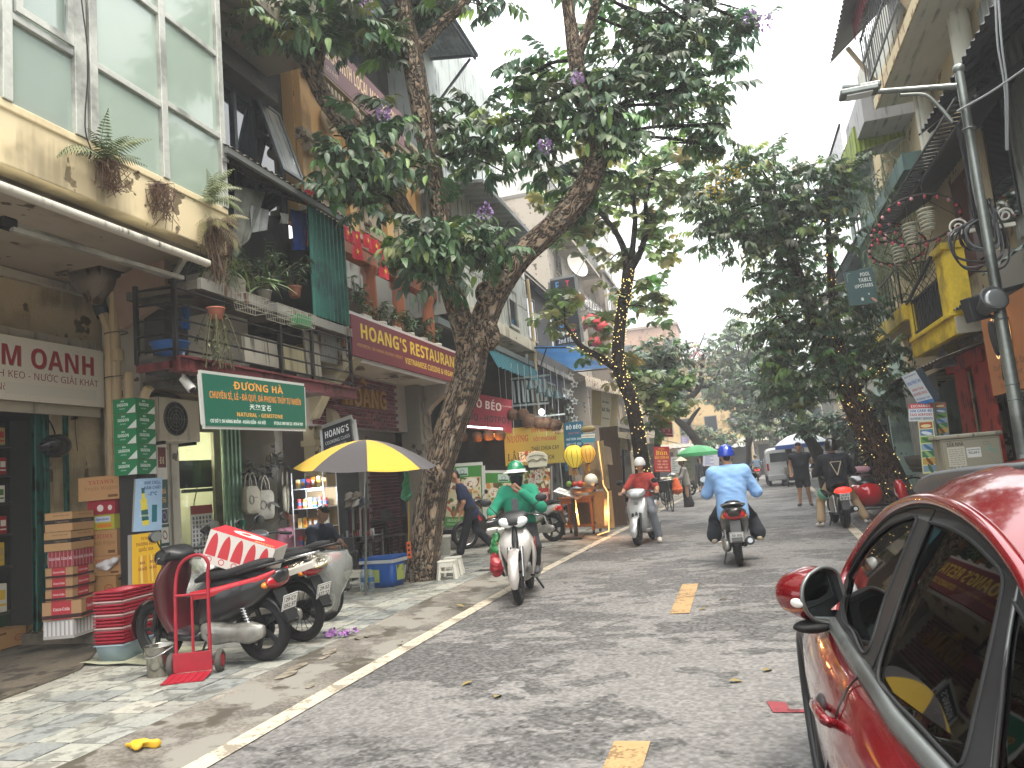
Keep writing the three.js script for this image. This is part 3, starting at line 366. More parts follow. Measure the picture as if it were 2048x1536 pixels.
{
const acp=onX(341,842,-7.2),t=thing('air_conditioner','dirty white air conditioner unit on the wall under the caged balcony','air conditioner',[acp.x,acp.y-0.29,acp.z]);
M('case',box(0.3,0.58,0.8,[0,0.29,0],undefined,0.02),mat('#c9c3b2',{r:0.5,map:T.streak}),t);M('fan_recess',cyl([0.14,0.3,0.08],[0.154,0.3,0.08],0.23,0.23,28),dark,t);M('fan_grille',[0.06,0.11,0.16,0.22].map(r=>torus(r,0.005,[0.16,0.3,0.08],[0,Math.PI/2,0],28,5)).concat([0,1,2,3,4,5,6,7].map(i=>cyl([0.16,0.3,0.08],[0.16,0.3+0.22*Math.sin(i*0.785),0.08+0.22*Math.cos(i*0.785)],0.004,0.004,4))),mat('#6e6d66',{r:0.5,m:0.4}),t);M('bracket',[bar([-0.15,-0.02,0.3],[0.15,-0.02,0.3],0.04),bar([-0.15,-0.02,-0.3],[0.15,-0.02,-0.3],0.04)],railM,t);
const cp=onX(365,745,FX-0.1),c=thing('security_camera','small white security camera under the balcony beam','camera',cp.toArray());M('mount',box(0.12,0.05,0.16,[0,0.04,0],undefined,0.012),mat('#d4d3cc',{r:0.4}),c);M('neck',cyl([0,0.02,0],[0.02,-0.08,0],0.018),mat('#c6c5be'),c);const bd=M('camera_body',[cyl([0,-0.06,0.0],[0.1,-0.2,-0.02],0.045,0.05,14)],mat('#dcdbd4',{r:0.4}),c);M('lens',cyl([0.1,-0.201,-0.02],[0.104,-0.206,-0.021],0.035,0.035,12),dark,bd);
const sx=-7.3,P=(px,py,x=sx)=>onX(px,py,x),zw0=P(305,980).z,zw1=P(438,980).z,yt=P(370,862).y;
const w=thing('shop_window','gem shop glass front with a cream lit room behind','window');M('frame',[bb(sx-0.05,sx,0.06,yt,zw0-0.03,zw0+0.03),bb(sx-0.05,sx,0.06,yt,zw1-0.08,zw1+0.08),bb(sx-0.05,sx,yt,yt+0.5,zw1-0.08,zw0+0.03),bb(sx-0.06,sx+0.03,0.06,0.5,zw1+0.08,zw0-0.03)],mat('#8f8a78',{r:0.5,m:0.3,map:T.worn}),w);M('sill_board',bb(sx-0.08,sx+0.06,0.5,0.6,zw1+0.08,zw0-0.03,0.01),mat('#7a4a2f',{map:T.wood,r:0.6}),w);M('pane',bb(sx-0.032,sx-0.026,0.6,yt,zw1+0.08,zw0-0.03),clearG,w);
M('back_wall',[bb(sx-1.3,sx-1.25,0.06,yt+0.3,zw1-0.3,zw0),bb(sx-1.25,sx-0.05,0.06,yt+0.3,zw1-0.3,zw1-0.25)],mat('#d3d2c0',{r:0.8}),w);settle(w);
solo('ceiling_lamp','bright strip lamp inside the gem shop window','lamp',bb(sx-0.8,sx-0.7,yt+0.02,yt+0.06,zw1+0.2,zw0-0.2),mat('#fff6df',{emissive:'#fff1d0',emissiveIntensity:1.2}));const pl=new THREE.PointLight(0xfff0d2,1.6);pl.position.set(sx-0.6,yt-0.25,(zw0+zw1)/2);pl.castShadow=true;scene.add(pl);
const tv=thing('wall_television','black flat television on an arm inside the gem shop window','television',P(393,948,sx-0.25).toArray(),1.25);M('screen',box(0.62,0.4,0.05,[0,0,0],undefined,0.01),mat('#101214',{r:0.15,clearcoat:0.6}),tv);M('stand_bar',box(0.5,0.05,0.06,[0,-0.24,0.02],undefined,0.01),mat('#3d4144'),tv);M('cable',tube([[0,-0.2,0],[-0.06,-0.5,0],[0.1,-0.55,0.02],[0.08,-0.8,0]],0.008),dark,tv);
const cal=canvasTex(256,420,(x,W,H)=>{x.fillStyle='#cfcdc4';x.fillRect(0,0,W,H);x.fillStyle='#9a4a44';x.fillRect(0,0,W,70);for(let i=0;i<6;i++)for(let j=0;j<9;j++){x.fillStyle=['#4b5570','#77737a','#3d3f4c'][(i+j)%3];x.fillRect(16+i*39,90+j*35,20,24);}});
const cp2=P(405,1062,sx+0.01);board('wall_calendar','price list poster hung low in the gem shop window','poster',[[cp2.x,cp2.y+0.36,cp2.z+0.23],[cp2.x,cp2.y+0.36,cp2.z-0.23],[cp2.x,cp2.y-0.36,cp2.z-0.23],[cp2.x,cp2.y-0.36,cp2.z+0.23]],cal,{th:0.01});
const strip_=canvasTex(200,1200,(x,W,H)=>{x.fillStyle='#123f33';x.fillRect(0,0,W,H);x.fillStyle='#d9d6cb';x.fillRect(0,0,W,330);x.fillStyle='#6a231c';x.fillRect(20,60,160,170);txt(x,'ĐI',100,170,80,'#d9c7a0',{f:'serif'});txt(x,'ĐÁ',120,430,60,'#d9a94a');txt(x,'56',120,500,60,'#d9a94a');for(const[i,c]of[['#20242e','#7b6b8a'],['#ddd8cc','#7a5636'],['#20242e','#a08aa0'],['#1c2b33','#b0a49a']].entries()){x.fillStyle='#cfd4d0';x.fillRect(40,570+i*155,150,130);x.fillStyle=c[0];x.fillRect(48,578+i*155,134,114);x.strokeStyle=c[1];x.lineWidth=12;x.beginPath();x.ellipse(115,635+i*155,42,30,0.4,0,7);x.stroke();}});
const s0=P(312,880,sx+0.1),s1=P(332,880,sx+0.1);board('photo_strip','tall green panel of jewellery photos beside the stacked cartons','sign',[[s0.x,s0.y,s0.z],[s1.x,s0.y,s1.z],[s1.x,0.5,s1.z],[s0.x,0.5,s0.z]],strip_,{th:0.02});
const gz0=P(445,980,-7.1).z,gz1=P(478,980,-7.1).z;const gd=thing('folding_shutter','pale green folded steel shutter beside the gem shop window','shutter');const n=8;for(let i=0;i<n;i++)M('slat',bb(-7.1,-7.06+(i%2)*0.03,0.06,yt+0.25,lerp(gz0,gz1,i/n),lerp(gz0,gz1,(i+0.85)/n),0.006),mat('#7fa285',{r:0.5,m:0.2,map:T.worn}),gd);settle(gd);
const nb=thing('light_mouldings','wooden ledge above the gem shop window','ledge');M('board',bb(sx+0.01,sx+0.15,yt+0.5,yt+0.62,zw1-0.1,zw0),mat('#8a7a5c',{map:T.wood}),nb);settle(nb);
for(let i=0;i<5;i++)plant('window_plant','yellow green trough plant under the gem shop window, '+['nearest the shutter','second from the shutter','in the middle','second from the left','leftmost of five'][i],[sx+0.16,0.42,zw1+0.15+i*0.22],{n:26,h:0.22,w:0.12,len:0.16,wid:0.03,droop:0.1,stems:5,colours:['#8f9a45','#6d8038'],sd:20+i,group:'small plants under the gem shop window'});

const bag=(px,py,l,c,ry,w=0.42,h=0.42)=>{const p=onX(px,py,-6.9),b=thing('tote_bag',l,'bag',p.toArray(),Math.PI/2+ry,'canvas bags hung at the dark shop front');M('bag_body',put(loft([[0,-0.03,w*0.9,h*0.9,0,0,5],[0,0.02,w,h,0,0,5],[0,0.06,w*0.9,h*0.92,0,0,5]],24),[0,0,0]),mat(c,{r:0.95,map:T.worn,bumpMap:T.cloth,bumpScale:0.002}),b);M('handle',[-0.02,0.05].map(z=>tube([[-w*0.25,h*0.42,z],[-w*0.18,h*0.75,z],[0,h*0.95,z],[w*0.18,h*0.75,z],[w*0.25,h*0.42,z]],0.012,16,5)),mat('#8d8778',{r:0.9}),b);M('motif',[torus(0.06,0.01,[-0.06,0,0.064],undefined,16,5),box(0.12,0.02,0.004,[0.06,0.03,0.063])],mat('#5a554c'),b);};
bag(500,1000,'beige tote bag with a round motif hung nearest the green shutter','#96907d',0.1);bag(527,1010,'grey tote bag in the middle of the hanging row','#8a8578',-0.2,0.36,0.46);bag(570,1000,'large pale tote bag hung at a slant by the drink shelf','#98927f',0.5,0.5,0.46);
for(const[i,[px,py]]of[[500,920],[540,905],[520,960],[590,1040],[480,1050]].entries())plant('hanging_goods','dark bundle of goods hanging in the bag shop, '+['upper left','top centre','middle','low right','low left'][i],onX(px,py,-7.0).toArray(),{n:22,h:0.4,w:0.18,len:0.2,wid:0.1,stems:5,hang:1,colours:['#45474a','#2f3133','#5b5a54'],sd:40+i,group:'bundles in the dark bag shop'}).userData.category='goods';
const pil=thing('corbel_pillar','cream pillar with a carved scroll corbel between the shops','pillar'),pz=onX(645,900,-6.6).z;M('shaft',[bb(-6.85,-6.65,0.06,yBeam-0.2,pz-0.17,pz+0.17,0.01),bb(-6.87,-6.61,1.9,1.98,pz-0.2,pz+0.2),bb(-6.88,-6.6,2.3,2.4,pz-0.21,pz+0.21)],creamW,pil);M('scroll',[cyl([-6.5,2.72,pz-0.12],[-6.5,2.72,pz+0.12],0.2,0.2,18),cyl([-6.43,2.5,pz-0.1],[-6.43,2.5,pz+0.1],0.1,0.1,14),prism([[0,0],[0.3,0.5],[0,0.5]],0.2,[-6.65,2.35,pz-0.1])],mat('#b5a98f',{map:T.plaster,bumpMap:T.plaster,bumpScale:0.03}),pil);settle(pil);
}
// ---------------------------------------------------------------- left: restaurant with the maroon fascia, yellow house above
const zH0=onX(703,660,FX).z,zH1=onX(907,735,FX).z,yH0=onX(700,708,FX).y,yH1=onX(703,628,FX).y,BX=-6.45;
const signH=canvasTex(1400,380,(x,w,h)=>{x.fillStyle='#7a1f2c';x.fillRect(0,0,w,h);txt(x,"HOANG'S RESTAURANT",w/2,130,190,'#e8c63a',{fit:1250,s:'#d8a82a',sw:3});txt(x,'ADDRESS: 54 HANG BUOM STREET',280,268,44,'#dba73c',{w:'normal',fit:480});txt(x,'VIETNAMESE CUISINE & VEGAN FOOD',955,285,88,'#e8c63a',{fit:820});});
board('restaurant_sign','maroon restaurant sign with yellow capital letters left of the big tree','sign',[[FX,yH1,zH0],[FX,yH1,zH1-0.6],[FX,yH0,zH1-0.6],[FX,yH0,zH0]],signH,{th:0.12,frame:mat('#d5cfc9',{r:0.4}),fw:0.03,back:mat('#8a3a40')});
{
const t=thing('brick_house','brick restaurant front under the maroon sign','building'),yS=yH0-0.04;
M('soffit',bb(-8.6,FX-0.13,yS,yS+0.16,zH1-0.6,zH0),mat('#cfc8b8',{map:T.plaster,r:0.85}),t);M('mortar_wall',[bb(BX-0.2,BX,2.62,yS,zH1+0.4,zH0-0.1)],mat('#a9a099',{r:0.95}),t);
const lz=onX(738,1000,-7.3).z,lz1=onX(836,1000,-7.3).z;M('inner_wall',[bb(-7.5,-7.3,0.05,yS,zH1-0.5,lz),bb(-9.2,-9,0.05,yS,zH1,zH0)],mat('#9c938c',{r:0.95}),t);M('floor',bb(-9,-6.2,0.05,0.12,zH1,zH0),mat('#3e3a37',{r:0.5}),t);M('side_wall',bb(-9,BX,0.05,yS,zH1-0.62,zH1-0.5),darkW,t);
M('arch_bracket',prism([[0,0],[0.9,0],[0.8,-0.2],[0.45,-0.45],[0.2,-0.8],[0,-1.1]],0.25,[-6.5,yS,zH1+0.15],[0,0,0],0.01),mat('#9b948a',{map:T.plaster}),t);M('arch_bracket',prism([[0,0],[0.85,0],[0.6,-0.22],[0.25,-0.5],[0,-0.9]],0.25,[-6.45,yS,zH0-0.3],[0,0,0],0.01),creamW,t);
const pz=onX(848,900,-6.2).z;M('carved_pier',[bb(-6.6,-6.15,0.05,yS,pz-0.4,pz+0.2,0.01)].concat(Array.from({length:9},(_,i)=>torus(0.16,0.03,[-6.14,0.9+i*0.28,pz-0.1],[0,Math.PI/2,0],16,6))),mat('#7d776c',{map:T.plaster,bumpMap:T.plaster,bumpScale:0.02}),t);
for(const z of[lerp(zH0,zH1,0.2),lerp(zH0,zH1,0.5)])M('soffit_lamp',[cyl([-5.95,yS-0.06,z],[-5.95,yS,z],0.09,0.05,14)],mat('#a8a294',{r:0.4,m:0.4}),t);
const bm=['#7a4048','#6d363f','#844a50','#5f3038'].map(c=>mat(c,{r:0.85,map:T.worn,bumpMap:T.grain,bumpScale:0.004})),bg=join(box(0.03,0.058,0.205,[0,0,0],undefined,0.005));bg.userData.raw=true;seed=8;let nb=0;const rest=[];
const wall=(x,z0,z1,y0,y1)=>{for(let r=0;y0+r*0.072+0.05<y1;r++)for(let c=0;;c++){const z=z0-0.11-c*0.22-(r%2)*0.11;if(z-0.1<z1)break;if(nb<300){nb++;const b=M('brick',bg,pick(bm),t);b.position.set(x+rnd(0.004),y0+0.035+r*0.072,z);}else rest.push(box(0.03,0.058,0.205,[x+rnd(0.004),y0+0.035+r*0.072,z]));}};
wall(BX+0.006,zH0-0.1,zH1+1.2,2.62,yS-0.02);wall(-7.294,lz,lz1,1.0,2.55);wall(-7.294,lz,lz1-0.6,0.15,1.0);if(rest.length){const s=M('bricks',rest,bm[0],t);s.userData.kind='stuff';}
const font=await new FontLoader().loadAsync('fonts/droid/droid_sans_bold.typeface.json');
const a=onX(684,808,BX+0.05),b=onX(768,815,BX+0.05),L=Math.abs(a.z-b.z),g=new TextGeometry('HOANG',{font,size:0.42,depth:0.06,curveSegments:5,bevelEnabled:true,bevelSize:0.006,bevelThickness:0.008,bevelSegments:1});g.computeBoundingBox();const sc=L/(g.boundingBox.max.x-g.boundingBox.min.x);
const lt=thing('wooden_letters','gold wooden letters spelling the restaurant name on the bricks','sign',[BX+0.03,Math.min(a.y,b.y),a.z],Math.PI/2);M('lettering',[put(g,[0,0,0],undefined,[sc,sc,1]),box(0.26*sc,0.07,0.06,[L*0.49,0.42*sc+0.12,0.03],[0,0,-0.35])],mat('#b98a3c',{map:T.wood,r:0.5}),lt);
settle(t);
const cs=canvasTex(512,300,(x,w,h)=>{x.fillStyle='#15171b';x.fillRect(0,0,w,h);txt(x,"HOANG'S",w/2,95,120,'#d7d9d9',{fit:440});txt(x,'COOKING CLASS',w/2,200,56,'#c9cccc',{w:'normal',fit:440});txt(x,'54 HANG BUOM',w/2,265,40,'#9a9d9d',{w:'normal'});});
board('cooking_class_sign','small black cooking class sign tilted above the parasol','sign',[onZ(644,858,-11),onZ(700,838,-11),onZ(706,884,-11),onZ(648,905,-11)],cs,{th:0.12,frame:mat('#bfc1bf',{r:0.4}),fw:0.03});

const tb=thing('dining_table','dark wooden table against the inner brick wall','table',onX(770,1050,-7.0).setY(0.12).toArray());M('table_top',box(0.7,0.04,1.4,[0,0.75,0]),mat('#2c211b',{map:T.wood,r:0.4}),tb);for(const[x,z]of[[0.3,0.6],[-0.3,0.6],[0.3,-0.6],[-0.3,-0.6]])M('leg',box(0.06,0.73,0.06,[x,0.365,z]),mat('#2c211b',{map:T.wood}),tb);
for(const[i,px]of[[0,740],[1,790]]){const ch=thing('wooden_stool',['dark wooden stool left of the dining table','dark wooden stool right of the dining table'][i],'stool',onX(px,1090,-6.5).setY(0.12).toArray());M('seat',box(0.36,0.04,0.36,[0,0.46,0],undefined,0.01),mat('#33261e',{map:T.wood}),ch);for(const[x,z]of[[0.14,0.14],[-0.14,0.14],[0.14,-0.14],[-0.14,-0.14]])M('leg',box(0.04,0.44,0.04,[x,0.22,z]),mat('#33261e',{map:T.wood}),ch);}
solo('napkin_box','dark napkin box standing on the dining table','box',box(0.14,0.16,0.2,onX(765,945,-7.0).setY(0.99).toArray(),undefined,0.01),mat('#4a463f'));
}
{
const t=thing('yellow_house','ornate ochre house with orange columns above the maroon sign','building'),och=mat('#cda873',{r:0.85,map:T.plaster}),st=mat('#a89c86',{r:0.9,map:T.plaster,bumpMap:T.plaster,bumpScale:0.03}),org=mat('#a0603e',{r:0.5,map:T.wood}),YX=-6.4;
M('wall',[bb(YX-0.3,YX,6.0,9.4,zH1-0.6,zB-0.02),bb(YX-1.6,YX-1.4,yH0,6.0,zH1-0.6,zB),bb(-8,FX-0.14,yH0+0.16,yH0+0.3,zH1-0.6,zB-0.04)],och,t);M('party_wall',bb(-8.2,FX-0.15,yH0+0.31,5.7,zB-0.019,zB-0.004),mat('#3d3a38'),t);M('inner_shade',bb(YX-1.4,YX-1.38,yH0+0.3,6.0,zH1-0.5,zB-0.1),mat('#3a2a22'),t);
const z0=zB-0.02,z1=zH1-0.6;M('cornice',[[9.0,0.3],[8.85,0.22],[7.5,0.16],[7.4,0.22],[6.02,0.14],[6.14,0.2]].map(([y,d])=>bb(YX,YX+d,y,y+0.1,z1,z0,0.01)),st,t);
for(let i=0;i<4;i++){const z=lerp(z0-0.2,z1+0.2,i/3);M('pilaster',[bb(YX,YX+0.1,6.24,7.4,z-0.16,z+0.16,0.01),bb(YX,YX+0.12,7.6,8.85,z-0.16,z+0.16,0.01)],och,t);for(const[y,r]of[[8.7,0.13],[7.28,0.1]])M('scroll',cyl([YX+0.14,y,z-0.14],[YX+0.14,y,z+0.14],r,r,14),st,t);if(i<3){const c=lerp(z0-0.2,z1+0.2,(i+0.5)/3);M('relief_panel',[bb(YX,YX+0.06,6.45,7.2,c-0.5,c+0.5,0.02),bb(YX+0.06,YX+0.1,6.6,7.05,c-0.36,c+0.36,0.02),torus(0.2,0.05,[YX+0.1,8.15,c],[0,Math.PI/2,0],20,8),sph(0.12,[YX+0.08,8.15,c])],st,t);M('dentil',Array.from({length:8},(_,k)=>bb(YX,YX+0.18,8.66,8.8,c-0.5+k*0.13,c-0.43+k*0.13)),st,t);}}
for(const px of[738,793,850]){const z=onX(px,550,-6.2).z;M('column',[lathe([[0.15,0],[0.17,0.1],[0.13,0.2],[0.14,0.9],[0.12,1.55],[0.17,1.62],[0.17,1.72]],20,[-6.2,yH0+0.3,z])],org,t);}M('lintel',bb(-6.32,-6.08,yH0+2.02,yH0+2.22,z1,z0,0.01),org,t);
settle(t);
const ban=canvasTex(1400,300,(x,w,h)=>{x.fillStyle='#5e2226';x.fillRect(0,0,w,h);txt(x,'COOKING CLASS WITH LOCAL MARKET TOURS',w/2-10,120,150,'#d0b584',{fit:1340});txt(x,'54 Hang Buom street',250,240,54,'#b8a184',{w:'normal'});});
const A=onX(655,95,-5.6),B=onX(803,210,-5.6),C=onX(797,235,-5.6),D=onX(640,150,-5.6);A.y=B.y=(A.y+B.y)/2;board('class_banner','dark maroon cooking class banner hung high under the tin roof','banner',[A.clone().add(V(0,0,1.2)),B,V(B.x,B.y-0.72,B.z),V(A.x,A.y-0.72,A.z+1.2)],ban,{th:0.01,back:mat('#5e2226')});
const r0=onX(958,110,-4.8),R=thing('tin_canopy','blue grey corrugated canopy high above the yellow house','roof');M('sheet',corr([-7.4,r0.y+0.5,-9.6],[-4.8,r0.y,-9.6],[-4.8,r0.y,r0.z],[-7.4,r0.y+0.5,r0.z],20,0.02),mat('#7d8a93',{r:0.5,m:0.4,map:T.worn}),R);M('truss',[bar([-4.9,r0.y-0.06,-9.6],[-4.9,r0.y-0.06,r0.z],0.06,0.08),bar([-7.4,r0.y+0.38,r0.z+0.1],[-4.8,r0.y-0.06,r0.z+0.1],0.06),bar([-6.4,r0.y-1.5,r0.z+0.1],[-5.0,r0.y-0.1,r0.z+0.1],0.05),bar([-6.4,r0.y-1.5,-13.5],[-5.0,r0.y-0.1,-13.5],0.05),bar([-7,r0.y+0.3,-13.5],[-4.8,r0.y-0.05,-13.5],0.06)],mat('#4a5057',{r:0.6,m:0.4}),R);settle(R);
const up=thing('upper_house','dark upper storeys behind the corrugated canopy','building');M('wall',bb(-8,-6.9,9.4,14.5,zH1-0.6,zB-0.02),darkW,up);M('doorway',bb(-6.9,-6.86,9.5,12,zH1+1,zB-0.6),mat('#2a2c31',{r:0.4}),up);settle(up);

const gp='pots lined along the maroon sign';const potAt=(px,k,l,o)=>{const p=onX(px,640,FX-0.3);plant('potted_plant',l,[FX-0.32,yH1-0.12,p.z],{n:70,h:0.42,w:0.24,len:0.16,wid:0.045,stems:9,colours:['#2c4a2a','#3f6038','#567a4c'],sd:60+k,group:gp,pot:[0.16,0.3,'#cfccc2'],...o});};
potAt(722,0,'thin stemmed plant in the tall grey pot at the left end of the sign',{sq:1,h:0.7});potAt(757,1,'leafy plant in the white pot beside the left orange column',{});potAt(782,2,'plant in a white square pot below the middle column',{sq:1});potAt(812,3,'dense dark green plant in a round white pot',{n:160,w:0.4});potAt(838,4,'bushy plant in the white pot left of the tree limb',{n:140,w:0.35});potAt(866,5,'drooping plant in the last white pot beside the trunk',{droop:0.6});
plant('hanging_pot','big drooping pot plant on the ochre wall by the tree limb',onX(835,540,-5.9).toArray(),{n:40,h:0.3,w:0.2,len:0.3,wid:0.07,droop:0.5,stems:5,colours:['#51704a'],sd:70});
const red=mat('#c9283a',{r:0.8,side:THREE.DoubleSide}),star=mat('#e5c23c');const fl=(px,py,i)=>{const p=onX(px,py,-5.75),f=thing('bunting_flag','small red flag with a yellow star, '+['first','second','third','fourth','fifth','sixth','seventh','eighth','ninth'][i]+' from the green sheet along the restaurant bunting','flag',p.toArray(),Math.PI/2+0.2*Math.sin(i*3),'red flags strung before the orange columns');M('cloth',quad([-0.15,0.1,0],[0.15,0.1,0],[0.15,-0.1-0.06,0.02],[-0.15,-0.16,-0.02],6,4,(q,s,w)=>{q.z+=0.03*Math.sin(s*6+i);}),red,f);M('star',prism(Array.from({length:10},(_,k)=>{const r=k%2?0.022:0.055,a=k*0.628+1.571;return[r*Math.cos(a),r*Math.sin(a)-0.03];}),0.004,[0,0,0.03]),star,f);};
[[693,462],[710,470],[712,500],[733,478],[750,490],[766,504],[768,540],[786,508],[618,390]].forEach(([a,b],i)=>fl(a,b,i));solo('bunting_string','thin string carrying the red flags','string',tube([onX(688,445,-5.75),onX(730,462,-5.75),onX(790,500,-5.75)],0.004,12,4),mat('#ddd8d0'));
}

{const yl=onX(452,420,FX).y,fm=(a)=>a.map(c=>leafMat(c));const at=(px,py)=>onX(px,py,FX+0.06);
fern('tall green fern rooted in the ledge below the frosted panes',at(212,330),22,1.05,fm(['#5d6b3c','#6f7a48','#4a5a34']),{sd:4,tilt:-0.15,dead:0.3});fern('withered brown fern hanging off the cream ledge',at(318,375),12,0.55,fm(['#6b5240','#7a6048']),{sd:5,tilt:0.7,dead:0.45});fern('pale fern with long fronds at the corner of the glass building',at(420,405),20,1.0,fm(['#9aa078','#7f8b5e']),{sd:6,tilt:-0.2});fern('shaggy fern with dead brown roots hanging below the building corner',at(425,450),34,0.95,fm(['#8f8a5c','#a3996a','#6b5a44']),{sd:7,tilt:0.5,dead:0.8});}
// ---------------------------------------------------------------- left: blue-awning restaurant and the row beyond
function house(name,label,x,z0,z1,h,wallM,o={}){
const s=o.s??-1,t=thing(name,label,'building'),dx=(a)=>x+s*a,D=o.depth??6,w=z0-z1;const B=(a,b,y0,y1,za,zb,bev)=>bb(dx(a),dx(b),y0,y1,za,zb,bev);
const g=o.ground??3;M('wall',[B(0,D,g,h,z1,z0),B(D-0.2,D,0,g,z1,z0),B(0.3,D-0.2,0,g,z0-0.15,z0),B(0.3,D-0.2,0,g,z1,z1+0.15)],wallM,t);M('roof',[B(-0.15,D,h,h+0.15,z1-0.02,z0+0.02)],o.roofM||greyW,t);
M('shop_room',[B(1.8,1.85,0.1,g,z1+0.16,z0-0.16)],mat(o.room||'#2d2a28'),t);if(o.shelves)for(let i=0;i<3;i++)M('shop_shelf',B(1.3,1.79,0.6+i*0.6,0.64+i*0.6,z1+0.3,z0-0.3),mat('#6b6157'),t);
const fl=o.floors??Math.floor((h-g)/3),fh=(h-g)/fl,nw=o.nw??Math.max(1,Math.round(w/2.2)),rot=s<0?0:0;
for(let f=0;f<fl;f++)for(let i=0;i<nw;i++){const c=z1+w*(i+0.5)/nw,y=g+f*fh+fh*0.32,ww=Math.min(1.2,w/nw*0.6),hh=fh*0.5;const fr=M('window',[B(-0.05,0.0,y-0.06,y,c-ww/2-0.06,c+ww/2+0.06),B(-0.04,0,y+hh,y+hh+0.06,c-ww/2-0.06,c+ww/2+0.06),B(-0.035,0,y,y+hh,c-ww/2-0.06,c-ww/2),B(-0.035,0,y,y+hh,c+ww/2,c+ww/2+0.06),B(-0.03,0,y,y+hh,c-0.025,c+0.025)],mat(o.frame||'#8d8578',{r:0.6}),t);M('pane',B(-0.012,0,y,y+hh,c-ww/2,c+ww/2),darkG,fr);}
for(const[f,d]of o.balconies||[]){const y=g+f*fh;M('balcony_slab',B(-d,0,y-0.14,y,z1+0.1,z0-0.1,0.01),o.balM||wallM,t);const R=[];for(let k=0;k<=Math.round(w/0.16);k++){const z=lerp(z0-0.12,z1+0.12,k/Math.round(w/0.16));R.push(B(-d+0.03,-d+0.045,y,y+0.85,z-0.008,z+0.008));}M('railing',[...R,B(-d+0.01,-d+0.065,y+0.85,y+0.9,z1+0.1,z0-0.1)],o.railM||blackIron,t);}
for(const[y,d,dy,c]of o.awnings||[])M('awning',corr([dx(0),y,s<0?z0:z1],[dx(0),y,s<0?z1:z0],[dx(-d),y-dy,s<0?z1:z0],[dx(-d),y-dy,s<0?z0:z1],Math.round(w*4),0.012),mat(c,{r:0.6,m:0.1,map:T.streak}),t);
return settle(t);
}
const LX=-5.4,zW0=onX(905,560,LX).z,zW1=onX(1062,690,LX).z,yW=onX(1062,692,LX).y;
{
const t=thing('white_panel_house','pale house of flat white panels above the blue awning','building'),wp=mat('#c6cac6',{r:0.7,map:T.streak}),top=onX(900,360,LX).y;
M('wall',[bb(-9,LX-0.03,yW,top,zW1,zH1-0.62),bb(-9.5,-9.2,0,yW,zW1-5,zH1-0.62),bb(-9.2,-6,0,yW-0.5,zW1-5.2,zW1-5)],mat('#8d918e',{map:T.streak}),t);
const ny=3,nz=5;for(let i=0;i<nz;i++)for(let j=0;j<ny;j++){const za=lerp(zH1-0.7,zW1,i/nz),zb=lerp(zH1-0.7,zW1,(i+1)/nz),ya=lerp(yW+0.1,top,j/ny),yb=lerp(yW+0.1,top,(j+1)/ny);if(i===3&&j===0)continue;M('wall_panel',bb(LX-0.029,LX,ya+0.012,yb-0.012,zb+0.012,za-0.012,0.006),wp,t);}
{const za=lerp(zH1-0.7,zW1,0.62),zb=lerp(zH1-0.7,zW1,0.78),w=M('window',[bb(LX-0.029,LX+0.03,yW+0.25,yW+0.32,zb,za),bb(LX-0.029,LX+0.03,yW+1.3,yW+1.36,zb,za),bb(LX-0.029,LX+0.025,yW+0.3,yW+1.3,zb,zb+0.06),bb(LX-0.029,LX+0.025,yW+0.3,yW+1.3,za-0.06,za)],wp,t);M('pane',bb(LX-0.025,LX-0.015,yW+0.3,yW+1.3,zb,za),darkG,w);}
M('ledge',bb(LX-0.4,LX+0.14,yW-0.22,yW+0.08,zW1-0.05,zH1-0.62,0.02),mat('#c9c5b4',{map:T.plaster}),t);M('drain_pipe',tube([[LX+0.1,yW+2,zW1+0.08],[LX+0.1,yW-0.6,zW1+0.08],[LX-0.1,yW-0.8,zW1+0.08]],0.05,12,8),PVC,t);
M('corner_post',[bb(LX-0.1,LX+0.06,0.05,yW-0.22,zW1-0.1,zW1+0.06)],mat('#b9b39f',{map:T.streak}),t);
const a=onX(965,345,-4.6),b=onX(1085,455,-4.6);M('canopy',[corr([LX-0.8,a.y+0.1,a.z],[LX-0.8,a.y+0.1,b.z],[-4.6,a.y-0.15,b.z],[-4.6,a.y-0.15,a.z],16,0.015),bar([-4.62,a.y-0.2,a.z],[-4.62,a.y-0.2,b.z],0.05,0.1),bar([LX-0.8,a.y,a.z],[-4.6,a.y-0.2,a.z],0.06),bar([LX-0.8,a.y,b.z],[-4.6,a.y-0.2,b.z],0.06),bar([LX,a.y-0.7,(a.z+b.z)/2],[-4.8,a.y-0.2,(a.z+b.z)/2],0.05)],mat('#868b8c',{r:0.5,m:0.3,map:T.worn}),t);
M('upper_storey',[bb(-9,LX-0.6,top,top+5,zW1,zH1-0.65)],mat('#b9c3c6',{map:T.streak}),t);for(let i=0;i<3;i++){const z=lerp(zH1-2,zW1+1,i/2);const w=M('window',[bb(LX-0.6,LX-0.55,top+1,top+1.06,z-0.55,z+0.55),bb(LX-0.6,LX-0.55,top+2.6,top+2.66,z-0.55,z+0.55)],wp,t);M('pane',bb(LX-0.6,LX-0.58,top+1.06,top+2.6,z-0.5,z+0.5),darkG,w);}
settle(t);
}
const teal=mat('#12464a',{r:0.8,map:T.worn}),tealD=mat('#0d2d31',{r:0.7,map:T.worn});
